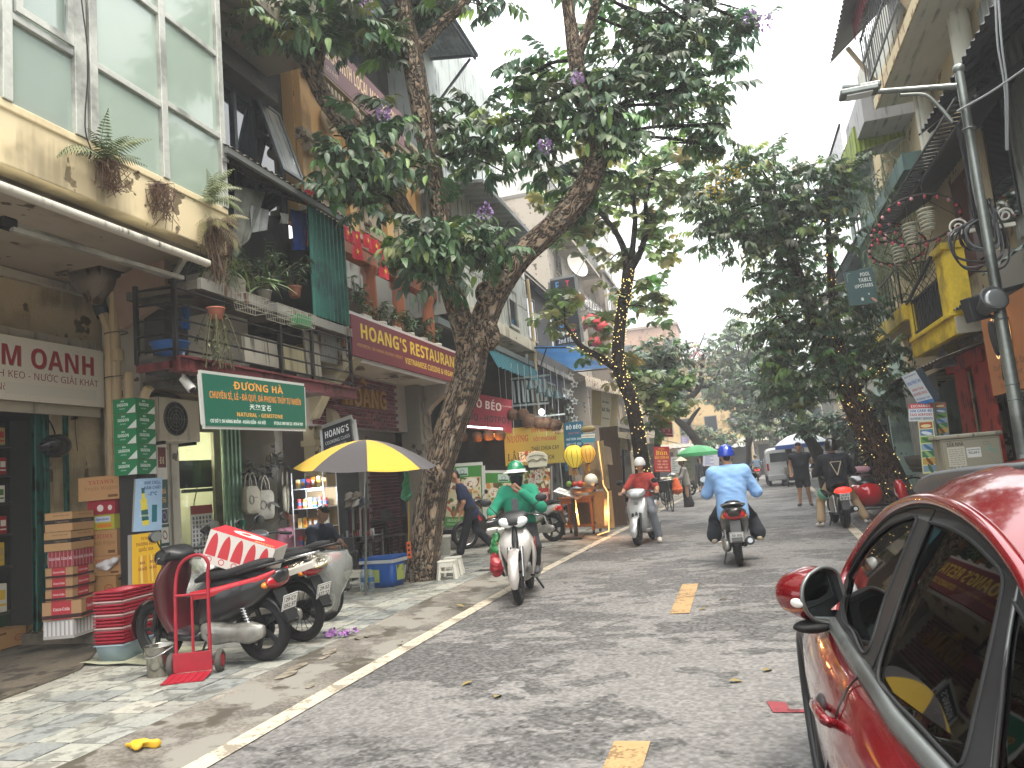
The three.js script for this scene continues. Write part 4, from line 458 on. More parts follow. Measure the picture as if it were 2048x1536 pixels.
{
const t=thing('hotpot_restaurant','dark teal open restaurant front under the blue awning','building');
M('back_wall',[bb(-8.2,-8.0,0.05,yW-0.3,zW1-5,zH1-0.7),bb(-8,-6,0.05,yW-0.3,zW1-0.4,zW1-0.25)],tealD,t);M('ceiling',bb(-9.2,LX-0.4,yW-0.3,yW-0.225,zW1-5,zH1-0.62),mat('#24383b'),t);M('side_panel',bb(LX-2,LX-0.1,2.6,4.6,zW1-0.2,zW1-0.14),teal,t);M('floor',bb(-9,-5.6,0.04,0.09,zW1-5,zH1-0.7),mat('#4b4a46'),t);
const P=(px,py)=>onX(px,py,LX-0.1);M('teal_curtain',corr([LX+0.05,P(985,705).y,P(985,705).z+1],[LX+0.05,P(985,705).y,P(1055,705).z],[LX+0.3,P(985,745).y,P(1055,705).z],[LX+0.3,P(985,745).y,P(985,705).z+1],14,0.02),mat('#17545f',{r:0.9}),t);M('curtain_rail',bar([LX+0.06,P(985,703).y+0.05,-14],[LX+0.06,P(985,703).y+0.05,zW1],0.08,0.14),mat('#5d6766',{m:0.3}),t);settle(t);

const a=thing('blue_awning','bright blue tarpaulin awning over the hotpot restaurant','awning'),n=onX(1060,693,LX),zn=n.z,o=onZ(1145,692,zn),f=onX(1215,735,o.x);
M('sheet',quad([LX,n.y,f.z],[LX,n.y,zn],[o.x,o.y,zn],[f.x,f.y,f.z],12,8,(q,s,w)=>{q.y+=0.04*Math.sin(s*19)*w-0.05*Math.sin(s*3.14)*w;}),mat('#1f97f0',{r:0.6,transmission:0.65,thickness:0}),a);M('frame',[bar([LX,n.y-0.05,zn+0.04],[o.x,o.y-0.05,zn+0.04],0.04),bar([LX,n.y-0.05,f.z],[f.x,f.y-0.05,f.z],0.04),bar([LX,n.y-1.2,zn],[LX+0.5,n.y-0.1,zn],0.03)],railM,a);settle(a);
const ZR=-18.6,Z=(px,py,z=ZR)=>onZ(px,py,z);
for(let i=0;i<11;i++){const px=996+i*13,d=40+(i*37%5)*18,p=Z(px,722+i*2),q=Z(px+6,760+d);solo('hanging_rod','thin pale rod hanging under the curtain rail, '+['first','second','third','fourth','fifth','sixth','seventh','eighth','ninth','tenth','eleventh'][i]+' from the trunk','rod',cyl(p,q,0.008,0.008,6),mat('#aab2b4',{r:0.4,m:0.4}),'rods hanging over the restaurant front');}
[[1062,778],[1080,786],[1098,793],[1115,797]].forEach(([px,py],i)=>{const p=Z(px,py,-18.2),l=thing('lamp_shade','dark metal lamp shade among the hanging rods, '+['nearest the trunk','second from the trunk','second from the stars','nearest the stars'][i],'lamp',p.toArray(),0,'dark hanging lamp shades');M('shade',lathe([[0.03,0.2],[0.06,0.17],[0.11,0.02],[0.13,0],[0.12,-0.002],[0.1,0.015],[0.05,0.16]],18),mat('#2b4347',{r:0.5,m:0.3}),l);M('cord',cyl([0,0.2,0],[0,0.8,0],0.006),dark,l);});
const lv=thing('louvre_panel','white slatted louvre panel on the teal wall','panel');for(let i=0;i<8;i++)M('slat',box(0.05,0.58,0.03,Z(1028+i*9,784-i*0.6,-19.6).toArray(),[0,0.6,0]),mat('#9fb0b0',{r:0.6}),lv);M('rail',[bar(Z(1022,758,-19.6),Z(1098,750,-19.6),0.05),bar(Z(1022,812,-19.6),Z(1098,806,-19.6),0.05)],mat('#9fb0b0',{r:0.6}),lv);settle(lv);

const wv=mat('#6d5038',{r:0.9,bumpMap:T.cloth,bumpScale:0.01,map:T.cloth}),src=thing('basket_lantern','woven basket lantern at the left end of the upper lantern row','lantern',Z(1002,829).toArray(),0,'woven lanterns over the restaurant front');M('basket',lathe([[0.04,0.15],[0.1,0.13],[0.155,0.05],[0.165,-0.02],[0.14,-0.1],[0.08,-0.14],[0.04,-0.145]],18),wv,src);M('hoop',[torus(0.158,0.006,[0,0.04,0],[Math.PI/2,0,0]),torus(0.12,0.006,[0,0.11,0],[Math.PI/2,0,0]),torus(0.12,0.006,[0,-0.12,0],[Math.PI/2,0,0])],mat('#6b4c36'),src);M('cord',cyl([0,0.15,0],[0,0.4,0],0.005),dark,src);
[[1026,830,'second from the left in the upper row'],[1046,829,'half hidden third in the upper row'],[1058,842,'large fourth in the upper row'],[1079,845,'fifth in the upper row'],[1096,846,'sixth in the upper row'],[1112,850,'at the right end of the upper row']].forEach(([px,py,l],i)=>copyOf(src,Z(px,py).toArray(),i,'woven basket lantern, '+l,i===2?1.2:0.97));
[[925,873,0],[954,874,0],[977,871,1],[1000,870,1]].forEach(([px,py,lit],i)=>{const p=Z(px,py,-17.8),c=copyOf(src,p.toArray(),i,['dark lantern half behind the trunk in the lower row','dark second lantern of the lower row','glowing third lantern of the lower row','glowing lantern at the right of the lower row'][i],0.85);c.userData.group='lanterns of the lower row';if(lit){M('bulb',sph(0.06,[0,0,0.13]),mat('#ffb46a',{emissive:'#ff9a4a',emissiveIntensity:1.1}),c);const l=new THREE.PointLight(0xffa050,0.35);l.position.copy(p).add(V(0,-0.25,0.2));l.castShadow=true;scene.add(l);}});
solo('ceiling_bulb','bright white bulb glowing above the yellow menu banner','lamp',sph(0.075,Z(1083,824,-18.3).toArray()),mat('#ffffff',{emissive:'#ffffff',emissiveIntensity:3}));{const l=new THREE.PointLight(0xffffff,0.35);l.position.copy(Z(1083,834,-18.15));l.castShadow=true;scene.add(l);}
solo('tube_lamp','white tube lamp glowing under the red barbecue sign','lamp',cyl(Z(935,853,-17.5),Z(1005,858,-17.5),0.02),mat('#ffffff',{emissive:'#f2f6ff',emissiveIntensity:2}));solo('shelf_rail','pale rail under the louvre panel','rail',bar(Z(1050,836,-19),Z(1130,828,-19),0.04),mat('#b9c6c4',{r:0.5}));
for(let i=0;i<6;i++){const p=Z(1141+(i%2)*8,752+i*17,-19.3);solo('star_ornament','white outline star hanging by the restaurant corner post, '+['topmost','second','third','fourth','fifth','lowest'][i],'ornament',Array.from({length:10},(_,k)=>{const f=(k)=>{const r=k%2?0.04:0.1,a=k*0.628+1.571;return p.clone().add(V(r*Math.cos(a),r*Math.sin(a),0));};return cyl(f(k),f(k+1),0.008,0.008,4);}),mat('#cfd6d4',{r:0.5}),'star ornaments on a string');}

const bbq=canvasTex(512,420,(x,w,h)=>{x.fillStyle='#8a2233';x.fillRect(0,0,w,h);txt(x,'BÒ BÉO',240,110,130,'#d9cfc4',{fit:330});txt(x,'Vietnamese',440,90,26,'#cfc4b8',{w:'normal'});txt(x,'BBQ - HOTPOT',w/2,270,110,'#1b1416',{fit:470});txt(x,'51 Hàng Buồm',200,380,40,'#d9cfc4',{w:'normal'});});
board('barbecue_sign','dark red barbecue hotpot sign behind the trunk','sign',[Z(925,782,-17.9),Z(1024,800,-18.6),Z(1024,866,-18.6),Z(925,856,-17.9)],bbq,{th:0.08});
const food=(x,x0,y0,w,h,n,s)=>{seed=s;x.save();x.beginPath();x.rect(x0,y0,w,h);x.clip();x.fillStyle='#cfc6a4';x.fillRect(x0,y0,w,h);const C=['#5d7d33','#9a3f2c','#d9cfae','#7a4a2a','#c98b4a','#3f5c2a','#e6ddc6','#b3452f'];for(let i=0;i<n;i++){x.fillStyle=pick(C);x.globalAlpha=0.9;x.beginPath();x.ellipse(x0+rnd(w),y0+rnd(h),rnd(w*0.04,w*0.14),rnd(w*0.02,w*0.07),rnd(3),0,7);x.fill();}for(let i=0;i<4;i++){const a=x0+rnd(w),b=y0+rnd(h),r=w*rnd(0.1,0.16);x.fillStyle='#e9e4d6';x.beginPath();x.arc(a,b,r,0,7);x.fill();for(let k=0;k<14;k++){x.fillStyle=pick(C);x.beginPath();x.ellipse(a+rnd(-r,r)*0.6,b+rnd(-r,r)*0.6,rnd(r*0.35),rnd(r*0.2),rnd(3),0,7);x.fill();}}x.restore();};
const nu=canvasTex(1024,720,(x,w,h)=>{x.fillStyle='#8c8437';x.fillRect(0,0,w,h);food(x,240,470,330,190,50,3);food(x,850,40,170,130,30,4);txt(x,'NƯỚNG',230,220,170,'#7d1f1e',{fit:390,f:'serif'});txt(x,'LẨU',170,560,190,'#16161a',{f:'serif',fit:260});['SỐT MẮM TỎI','SỐT PHOMAI','THÁI CHUA CAY','BÒ * ẾCH'].forEach((s,i)=>txt(x,s,700,90+i*170,100,i<2?'#8a2a26':'#1a1a1c',{fit:[460,400,480,300][i]}));});
board('menu_banner','yellow banner advertising grill and hotpot under the lanterns','banner',[Z(1008,858),Z(1126,846),Z(1130,925),Z(1011,933)],nu,{th:0.03,em:0.03});
const gm=(s)=>canvasTex(512,800,(x,w,h)=>{x.fillStyle='#3f8a3a';x.fillRect(0,0,w,h);x.fillStyle='#bccfc9';x.fillRect(190,20,150,110);x.fillStyle='#3a6b45';x.fillRect(200,100,130,24);x.beginPath();x.arc(265,75,26,0,7);x.lineWidth=5;x.strokeStyle='#2a5a3a';x.stroke();food(x,10,150,w-20,s?h-160:520,70,8+s);if(!s){txt(x,'HOANG CUISINE',w/2,715,56,'#c9d9bd',{f:'serif',fit:420});txt(x,'VEGAN FOOD - TRADITIONAL',w/2,765,32,'#c9d9bd',{f:'serif',fit:440});}});
board('green_menu_board','tall green food menu board behind the walking man','sign',[onZ(884,935,-16.3),onZ(962,930,-16.3),onZ(966,1054,-16.3),onZ(888,1054,-16.3)],gm(0),{th:0.12,frame:mat('#c6cac4',{r:0.4}),fw:0.03});
board('wide_menu_board','wider green food board behind the parked motorbikes','sign',[onZ(968,946,-17.2),onZ(1044,946,-17.2),onZ(1046,1050,-17.2),onZ(968,1052,-17.2)],gm(1),{th:0.1,frame:mat('#c6cac4',{r:0.4}),fw:0.03});
const ph=canvasTex(512,800,(x,w,h)=>{x.fillStyle='#1d2520';x.fillRect(0,0,w,h);food(x,0,0,w,330,90,21);x.fillStyle='#a9322c';x.fillRect(150,250,330,170);txt(x,'Pho Cuong',310,330,120,'#e9dfce',{fit:300});food(x,20,440,w-40,320,60,24);});
const pb=thing('framed_menu_stand','metal framed food poster stand behind the green rider','sign');board('x','','',[onZ(1046,942,-16.6),onZ(1100,936,-16.6),onZ(1102,1062,-16.6),onZ(1050,1064,-16.6)],ph,{into:pb,part:'poster',th:0.03});M('post',[cyl(onZ(1103,932,-16.55),onZ(1105,1075,-16.55),0.022),cyl(onZ(1044,940,-16.55),onZ(1046,1078,-16.55),0.02)],mat('#a9acab',{r:0.35,m:0.7}),pb);settle(pb);
const bs=thing('burger_sign','pale burger shaped sign standing above the poster stand','sign',onZ(1074,918,-16.5).toArray(),0.25);M('burger_shape',[prism([[-0.22,-0.04],[0.22,-0.04],[0.23,0.05],[0.15,0.13],[0,0.16],[-0.15,0.13],[-0.23,0.05]],0.05,[0,0,0],[0,0,0],0.01),prism([[-0.19,-0.17],[0.19,-0.17],[0.22,-0.06],[-0.22,-0.06]],0.05,[0,0,0],[0,0,0],0.01)],mat('#c9c9b4',{r:0.5}),bs);M('filling',[tube([[-0.21,-0.05,0.07],[-0.1,0.0,0.07],[0,-0.04,0.07],[0.1,0.01,0.07],[0.21,-0.04,0.07]],0.012),tube([[-0.17,0.06,0.065],[0,0.09,0.065],[0.17,0.05,0.065]],0.008)],mat('#6d6b50'),bs);
const bo=canvasTex(256,560,(x,w,h)=>{x.fillStyle='#1d5f7c';x.fillRect(0,0,w,h);txt(x,'BÒ BÉO',w/2,60,62,'#dfe8e6',{fit:210});txt(x,'Pizza * Grill',w/2,130,26,'#c96a5a');['PHỞ TRỘN  BÚN','BÁNH MÌ  XÀO','BÁNH RÁN','LẨU BÒ','CƠM RANG','NEM RÁN'].forEach((s,i)=>txt(x,s,w/2,200+i*58,36,'#c9dfe2',{fit:200}));});
board('blue_menu_panel','tall blue menu panel right of the yellow banner','sign',[onZ(1128,846,-19),onZ(1166,842,-19),onZ(1168,940,-19),onZ(1130,942,-19)],bo,{th:0.04});
}
{
const ZC=-17.2,Z=(px,py,z=ZC)=>onZ(px,py,z),wood=mat('#9a6234',{r:0.5,map:T.wood}),b=onY(1165,1066,0.06);
const t=thing('wooden_stand','orange wooden stand on castors beside the snack cart','stand',[b.x,0.05,b.z],-0.15);M('table_top',[box(0.85,0.04,0.6,[0,0.86,0],undefined,0.008),box(0.78,0.1,0.54,[0,0.78,0])],wood,t);for(const[x,z]of[[-0.37,0.24],[0.37,0.24],[-0.37,-0.24],[0.37,-0.24]]){M('leg',box(0.06,0.68,0.06,[x,0.42,z]),wood,t);M('castor',cyl([x-0.02,0.04,z],[x+0.02,0.04,z],0.04,0.04,12),dark,t);}M('stretcher',[box(0.68,0.05,0.04,[0,0.2,0.24]),box(0.68,0.05,0.04,[0,0.2,-0.24]),box(0.04,0.05,0.42,[0.37,0.24,0]),box(0.04,0.05,0.42,[-0.37,0.24,0])],wood,t);M('back_panel',box(0.66,0.5,0.02,[0,0.45,-0.26]),mat('#6d5a42',{map:T.worn}),t);
const led=mat('#ffcf96',{emissive:'#ffb060',emissiveIntensity:0.5});
const c=thing('snack_cart','tall lit snack cart outlined in warm light strips','cart'),P=[[1178,890],[1205,885],[1208,975],[1216,1075]];
for(const g of[bb(Z(1150,960).x,Z(1205,960).x,1.05,1.95,ZC-0.9,ZC-0.85),bar(Z(1148,968),Z(1150,900),0.03),bar(Z(1205,960),Z(1192,882),0.04)])M('case_panel',g,mat('#8d836a',{r:0.4,map:T.worn}),c);M('light_strip',[bar(Z(1196,882),Z(1207,970),0.022),bar(Z(1207,970),Z(1216,985),0.022),bar(Z(1216,985),Z(1218,1062),0.022),bar(Z(1218,1062),Z(1195,1070),0.022)],led,c);M('left_light_strip',bar(Z(1150,1000),Z(1158,1050),0.03),led,c);
M('side_panel',[quad(Z(1196,884,ZC-0.02),Z(1207,880,ZC-0.9),Z(1218,1040,ZC-0.9),Z(1218,1066,ZC-0.02)),bb(Z(1160,960).x,Z(1207,960).x,0.15,1.0,ZC-0.95,ZC-0.88)],mat('#b3925f',{r:0.6,map:T.worn}),c);M('poster',[quad(Z(1208,990,ZC+0.01),Z(1216,992,ZC+0.01),Z(1216,1050,ZC+0.01),Z(1209,1052,ZC+0.01)),quad(Z(1204,890,ZC+0.01),Z(1222,895,ZC+0.01),Z(1226,930,ZC+0.01),Z(1208,928,ZC+0.01))],mat('#a99a80',{map:T.plaster}),c);settle(c);
for(const[px,py,i]of[[1153,1025,0],[1212,1025,1]]){const l=new THREE.PointLight(0xffb066,0.4);l.position.copy(Z(px,py,ZC+0.12));l.castShadow=true;scene.add(l);}
for(const[px,py,r,l,k]of[[1148,914,0.24,'yellow ribbed silk lantern at the left of the snack cart','#c9b23a'],[1175,909,0.19,'smaller orange yellow silk lantern on the snack cart','#cf9a3a']]){const q=Z(px,py,ZC+0.1),L=thing('silk_lantern',l,'lantern',q.toArray());M('silk',lathe([[0.05,0.24],[0.12,0.22],[0.2,0.12],[0.22,0],[0.15,-0.14],[0.07,-0.22]].map(([a,y])=>[a*r/0.22,y*r/0.22]),16),mat(k,{r:0.7,emissive:k,emissiveIntensity:0.2}),L);M('rib',Array.from({length:12},(_,i)=>tube([[0.05,0.24],[0.2,0.12],[0.222,0],[0.15,-0.14],[0.07,-0.22]].map(([a,y])=>[a*r/0.22*Math.cos(i*0.5236),y*r/0.22,a*r/0.22*Math.sin(i*0.5236)]),0.005,10,4)),mat('#7a5a1e'),L);M('cap',[cyl([0,r*1.07,0],[0,r*1.2,0],0.06),cyl([0,-r*1.1,0],[0,-r,0],0.05)],mat('#4a3320'),L);M('tassel',cyl([0,-r*1.1-0.16,0],[0,-r*1.1,0],0.03,0.012),mat('#c98a2a'),L);}
const sg=canvasTex(256,140,(x,w,h)=>{x.fillStyle='#3f8aa0';x.fillRect(0,0,w,h);x.fillStyle='#e3dfcf';x.fillRect(6,10,w-12,60);txt(x,'VIETNAMESE BREAD',w/2,42,28,'#25313a',{fit:225});});
const bw=thing('bread_sign','round topped bread sign above the snack cart','sign');board('x','','',[Z(1162,868,ZC+0.05),Z(1191,866,ZC+0.05),Z(1189,885,ZC+0.05),Z(1163,885,ZC+0.05)],sg,{into:bw,part:'sign_face',th:0.04});M('bread',put(loft([[0,-0.17,0.02,0.02,0,0,2],[0,-0.1,0.1,0.13,0,0,2],[0,0.1,0.1,0.13,0,0,2],[0,0.17,0.02,0.02,0,0,2]]),Z(1176,858,ZC+0.03).toArray(),[0,Math.PI/2,0.1]),mat('#8f8052',{r:0.6,map:T.worn}),bw);settle(bw);
seed=44;const F=[['#6a8f3a','green mango'],['#a33a2c','red apple'],['#b9433a','red dragon fruit'],['#d9a23a','ripe orange'],['#d9d6c4','white melon'],['#3a2a22','dark avocado']];F.forEach(([k,n],i)=>solo('fruit',`${n} piled on the wooden stand beside the snack cart`,'fruit',sph([0.07,0.06,0.08,0.06,0.15,0.07][i],Z(1138+i*11,968-(i===4?8:0),ZC+0.2).toArray(),[1,0.95,1]),mat(k,{r:0.4}),'fruit on the wooden stand'));
for(let i=0;i<4;i++)solo('glass_jar','tall glass jar on the snack cart counter, '+['leftmost','second','third','rightmost'][i],'jar',lathe([[0.001,0],[0.05,0],[0.052,0.2],[0.03,0.24],[0.034,0.26],[0.001,0.26]],14,Z(1142+i*11,950,ZC-0.1).toArray()),mat(['#b8a27a','#c9c4b0','#8d8f92','#a58a5a'][i],{r:0.2}),'jars on the snack cart');
const bk=thing('fruit_basket','wooden tray basket of fruit on the stand','basket',Z(1165,985,ZC+0.2).toArray());M('tray',lathe([[0.001,0],[0.22,0],[0.26,0.09],[0.25,0.09],[0.21,0.012],[0.001,0.012]],22),wood,bk);
const mt=canvasTex(400,120,(x,w,h)=>{x.fillStyle='#d9d9d6';x.fillRect(0,0,w,h);txt(x,'MENU  BÁNH MÌ',w/2,60,48,'#4a5560',{fit:330});});const ms=thing('menu_lectern','dark wooden menu lectern with a tilted white card','stand');board('x','','',[Z(1118,975,ZC+0.3),Z(1168,990,ZC-0.1),Z(1156,998,ZC+0.2),Z(1106,983,ZC+0.6)],mt,{into:ms,part:'menu_card',th:0.02});const q=Z(1146,1000,ZC+0.2);M('post',[box(0.08,0.85,0.08,[q.x,0.5,q.z]),box(0.5,0.03,0.4,[q.x-0.1,0.07,q.z],undefined,0.01)],mat('#3d2a22',{r:0.5,map:T.wood}),ms);settle(ms);
}
{
const bt=canvasTex(400,440,(x,w,h)=>{x.fillStyle='#b9a884';x.fillRect(0,0,w,h);x.fillStyle='#d6cfbc';x.fillRect(130,0,150,h);speck(x,w,h,150,'#6a5a40',0.15,8);txt(x,'CỬA HÀNG',190,130,34,'#3a3530',{fit:100});txt(x,'BÀ TẤN',200,230,62,'#2b2724',{fit:130});txt(x,'41 HÀNG BUỒM',200,340,26,'#4a443c',{fit:120});});
const Z=(px,py,z=-21.5)=>onZ(px,py,z);board('cloth_banner','faded cream cloth banner hung beyond the blue awning','banner',[Z(1184,779),Z(1238,790,-22.3),Z(1233,857,-22.3),Z(1186,848)],bt,{th:0.02});
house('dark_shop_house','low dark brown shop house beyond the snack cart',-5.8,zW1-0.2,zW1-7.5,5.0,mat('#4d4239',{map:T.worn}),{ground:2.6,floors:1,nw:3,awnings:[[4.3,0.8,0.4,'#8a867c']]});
solo('board_wall','brown plank wall panel behind the lit snack cart','wall',bb(Z(1216,960,-20).x-0.1,Z(1245,960,-20).x,0.05,2.6,-20.1,-20),mat('#5e4a38',{map:T.wood}));
const aw=thing('brown_awning','weathered brown fabric awning beyond the snack cart','awning');M('fabric',[quad(Z(1216,862,-22.5),Z(1268,866,-20.5),Z(1265,884,-20.2),Z(1220,876,-20.2),6,3),quad(Z(1222,872,-20.2),Z(1266,880,-20.2),Z(1262,902,-20.2),Z(1224,893,-20.2),10,2,(q,s)=>{q.z+=0.05*Math.sin(s*20);})],mat('#93876f',{r:0.9,map:T.streak}),aw);M('pole',cyl(Z(1246,900,-20.4),Z(1250,1020,-20.4),0.03),railM,aw);settle(aw);
const fr=thing('corrugated_awning','old corrugated tin strip above the cloth banner','roof');M('sheet',corr(Z(1170,750,-22.5),Z(1240,770,-24),Z(1243,790,-22),Z(1172,772,-20.8),14,0.02),mat('#948a78',{map:T.rust,r:0.7}),fr);settle(fr);
const fl=canvasTex(256,512,(x,w,h)=>{x.fillStyle='#22262e';x.fillRect(0,0,w,h);const put_=(s,a,b,c)=>txt(x,s,a,b,84,c);put_('F',70,50,'#4a8ac2');put_('T',180,50,'#c23a4a');put_('N',80,290,'#4a9ac9');put_('G',80,350,'#4a8ac2');put_('D',190,390,'#c24a5a');x.fillStyle='#cdd0d2';x.beginPath();x.moveTo(60,420);x.lineTo(95,390);x.lineTo(95,408);x.lineTo(140,408);x.lineTo(140,432);x.lineTo(95,432);x.lineTo(95,450);x.fill();txt(x,'2nd Floor',w/2,482,50,'#d6d8da',{fit:200});});
board('floor_sign','black hanging sign with coloured letters and a white arrow','sign',[onZ(1100,562,-22.8),onZ(1148,553,-22.8),onZ(1163,684,-22.8),onZ(1112,692,-22.8)],fl,{th:0.15,frame:mat('#8d8f90',{r:0.4,m:0.4}),fw:0.03});
const ls=canvasTex(512,220,(x,w,h)=>{x.fillStyle='#3a332c';x.fillRect(0,0,w,h);txt(x,'BIA HƠI LẦU 2',w/2,h/2,190,'#d6d2c8',{fit:480});});
board('letter_sign','sign of tall white letters along the tiled eave','sign',[onX(1150,572,-5.0),onX(1206,618,-5.0),onX(1203,632,-5.0).setY(onX(1203,632,-5.0).y-0.1),onX(1150,598,-5.0)],ls,{th:0.05});
house('dark_open_storey','dark open upper storey with the hanging black sign',-5.8,zW1-0.1,zW1-7,onX(1080,560,-5.3).y,mat('#3c3a39',{map:T.worn}),{ground:5.0,floors:1,nw:2,depth:3,awnings:[[onX(1080,540,-5.3).y,0.45,0.4,'#a49f94']]});
house('grey_balcony_house','tall grey concrete house with a long iron balcony',-6.4,-30,-38,onX(1180,520,-6.4).y,mat('#aaa296',{map:T.plaster}),{floors:4,nw:2,depth:5,ground:6,balconies:[[3,0.9],[4,0.3]]});
const dp=onX(1150,535,-5.6),sd=thing('satellite_dish','white satellite dish on the grey concrete wall','dish',dp.toArray(),0.9);sd.rotation.x=-0.5;M('bowl',lathe([[0.001,0],[0.3,0.05],[0.55,0.18],[0.56,0.18],[0.31,0.03],[0.001,-0.02]],26,[0,0,0],[Math.PI/2,0,0]),mat('#bfb9b0',{r:0.6}),sd);M('feed_arm',[cyl([0,-0.5,0.1],[0,-0.1,0.6],0.02),sph(0.06,[0,-0.08,0.62])],mat('#8f8a82'),sd);M('mast',cyl([0,-0.1,-0.05],[0,-0.9,-0.3],0.035),mat('#8f8a82'),sd);
house('brown_eave_house','narrow house with a brown eave and red shutter panels',-5.4,-38.2,-44,11.5,mat('#8a8178',{map:T.plaster}),{floors:3,nw:2,depth:5,balconies:[[1,0.9]],awnings:[[7.4,1.2,0.3,'#5d4a44'],[3.6,1.2,0.4,'#6e675c']]});
house('white_tower_house','tall narrow white house with a blank side wall',-6.2,-44.2,-50,21,mat('#d9d9d4',{map:T.worn}),{floors:6,nw:1,depth:7});house('blue_shutter_house','old pale house with wooden balconies half hidden by the bare tree',-5.2,-50.2,-57,9,mat('#b5ab98',{map:T.plaster}),{floors:2,nw:3,balconies:[[1,1]],awnings:[[3.4,1.6,0.5,'#a9a59a']]});
for(let i=0;i<5;i++){const p=onZ([1165,1182,1196,1204,1190][i],[648,640,646,655,685][i],-26),l=thing('red_lantern','round red cloth lantern below the letter sign, '+['leftmost','second','third','rightmost','lowest'][i],'lantern',p.toArray(),0,'red cloth lanterns in the leaves');M('cloth',sph(0.26,[0,0,0],[1,0.85,1]),mat('#b5343c',{r:0.7}),l);M('cap',[cyl([0,0.2,0],[0,0.26,0],0.09),cyl([0,-0.26,0],[0,-0.2,0],0.08)],mat('#a87a2a'),l);M('cord',cyl([0,0.25,0],[0,0.9,0],0.008),dark,l);}

const bun=canvasTex(400,620,(x,w,h)=>{x.fillStyle='#b3262c';x.fillRect(0,0,w,h);txt(x,'Hương',w/2,50,50,'#e8c34a',{w:'normal',f:'serif'});txt(x,'Bún',w/2,150,150,'#f0c42e',{f:'serif'});txt(x,'ĐẬU CUỘN HÀ',w/2,265,90,'#eec23a',{fit:350});['* ỐC - ĐẬU','* BÚN - CHẢ CÁ','* NEM - GIÒ'].forEach((s,i)=>txt(x,s,w/2,360+i*75,56,'#f0d9b0',{fit:260}));txt(x,'19 HÀNG BUỒM',w/2,585,36,'#f0d9b0',{fit:330});});
board('noodle_sign','red noodle shop sign with yellow lettering behind the hat woman','sign',[onZ(1307,894,-27),onZ(1338,893,-27),onZ(1343,944,-27),onZ(1309,944,-27)],bun,{th:0.08});
const hs=canvasTex(300,300,(x,w,h)=>{x.fillStyle='#b92f3c';x.fillRect(0,0,w,h);x.strokeStyle='#efe6e2';x.lineWidth=14;x.beginPath();x.moveTo(85,20);x.lineTo(85,200);x.moveTo(215,20);x.lineTo(215,200);x.moveTo(85,110);x.lineTo(120,110);x.moveTo(180,110);x.lineTo(215,110);x.stroke();x.lineWidth=8;x.strokeRect(122,80,56,56);x.fillStyle='#efe6e2';x.fillRect(20,240,260,12);});
board('red_box_sign','small red light box sign with a white motif under the leaves','sign',[onZ(1320,846,-29),onZ(1344,844,-29),onZ(1346,874,-29),onZ(1322,873,-29)],hs,{th:0.35,back:mat('#cfd1d0',{r:0.4})});
}
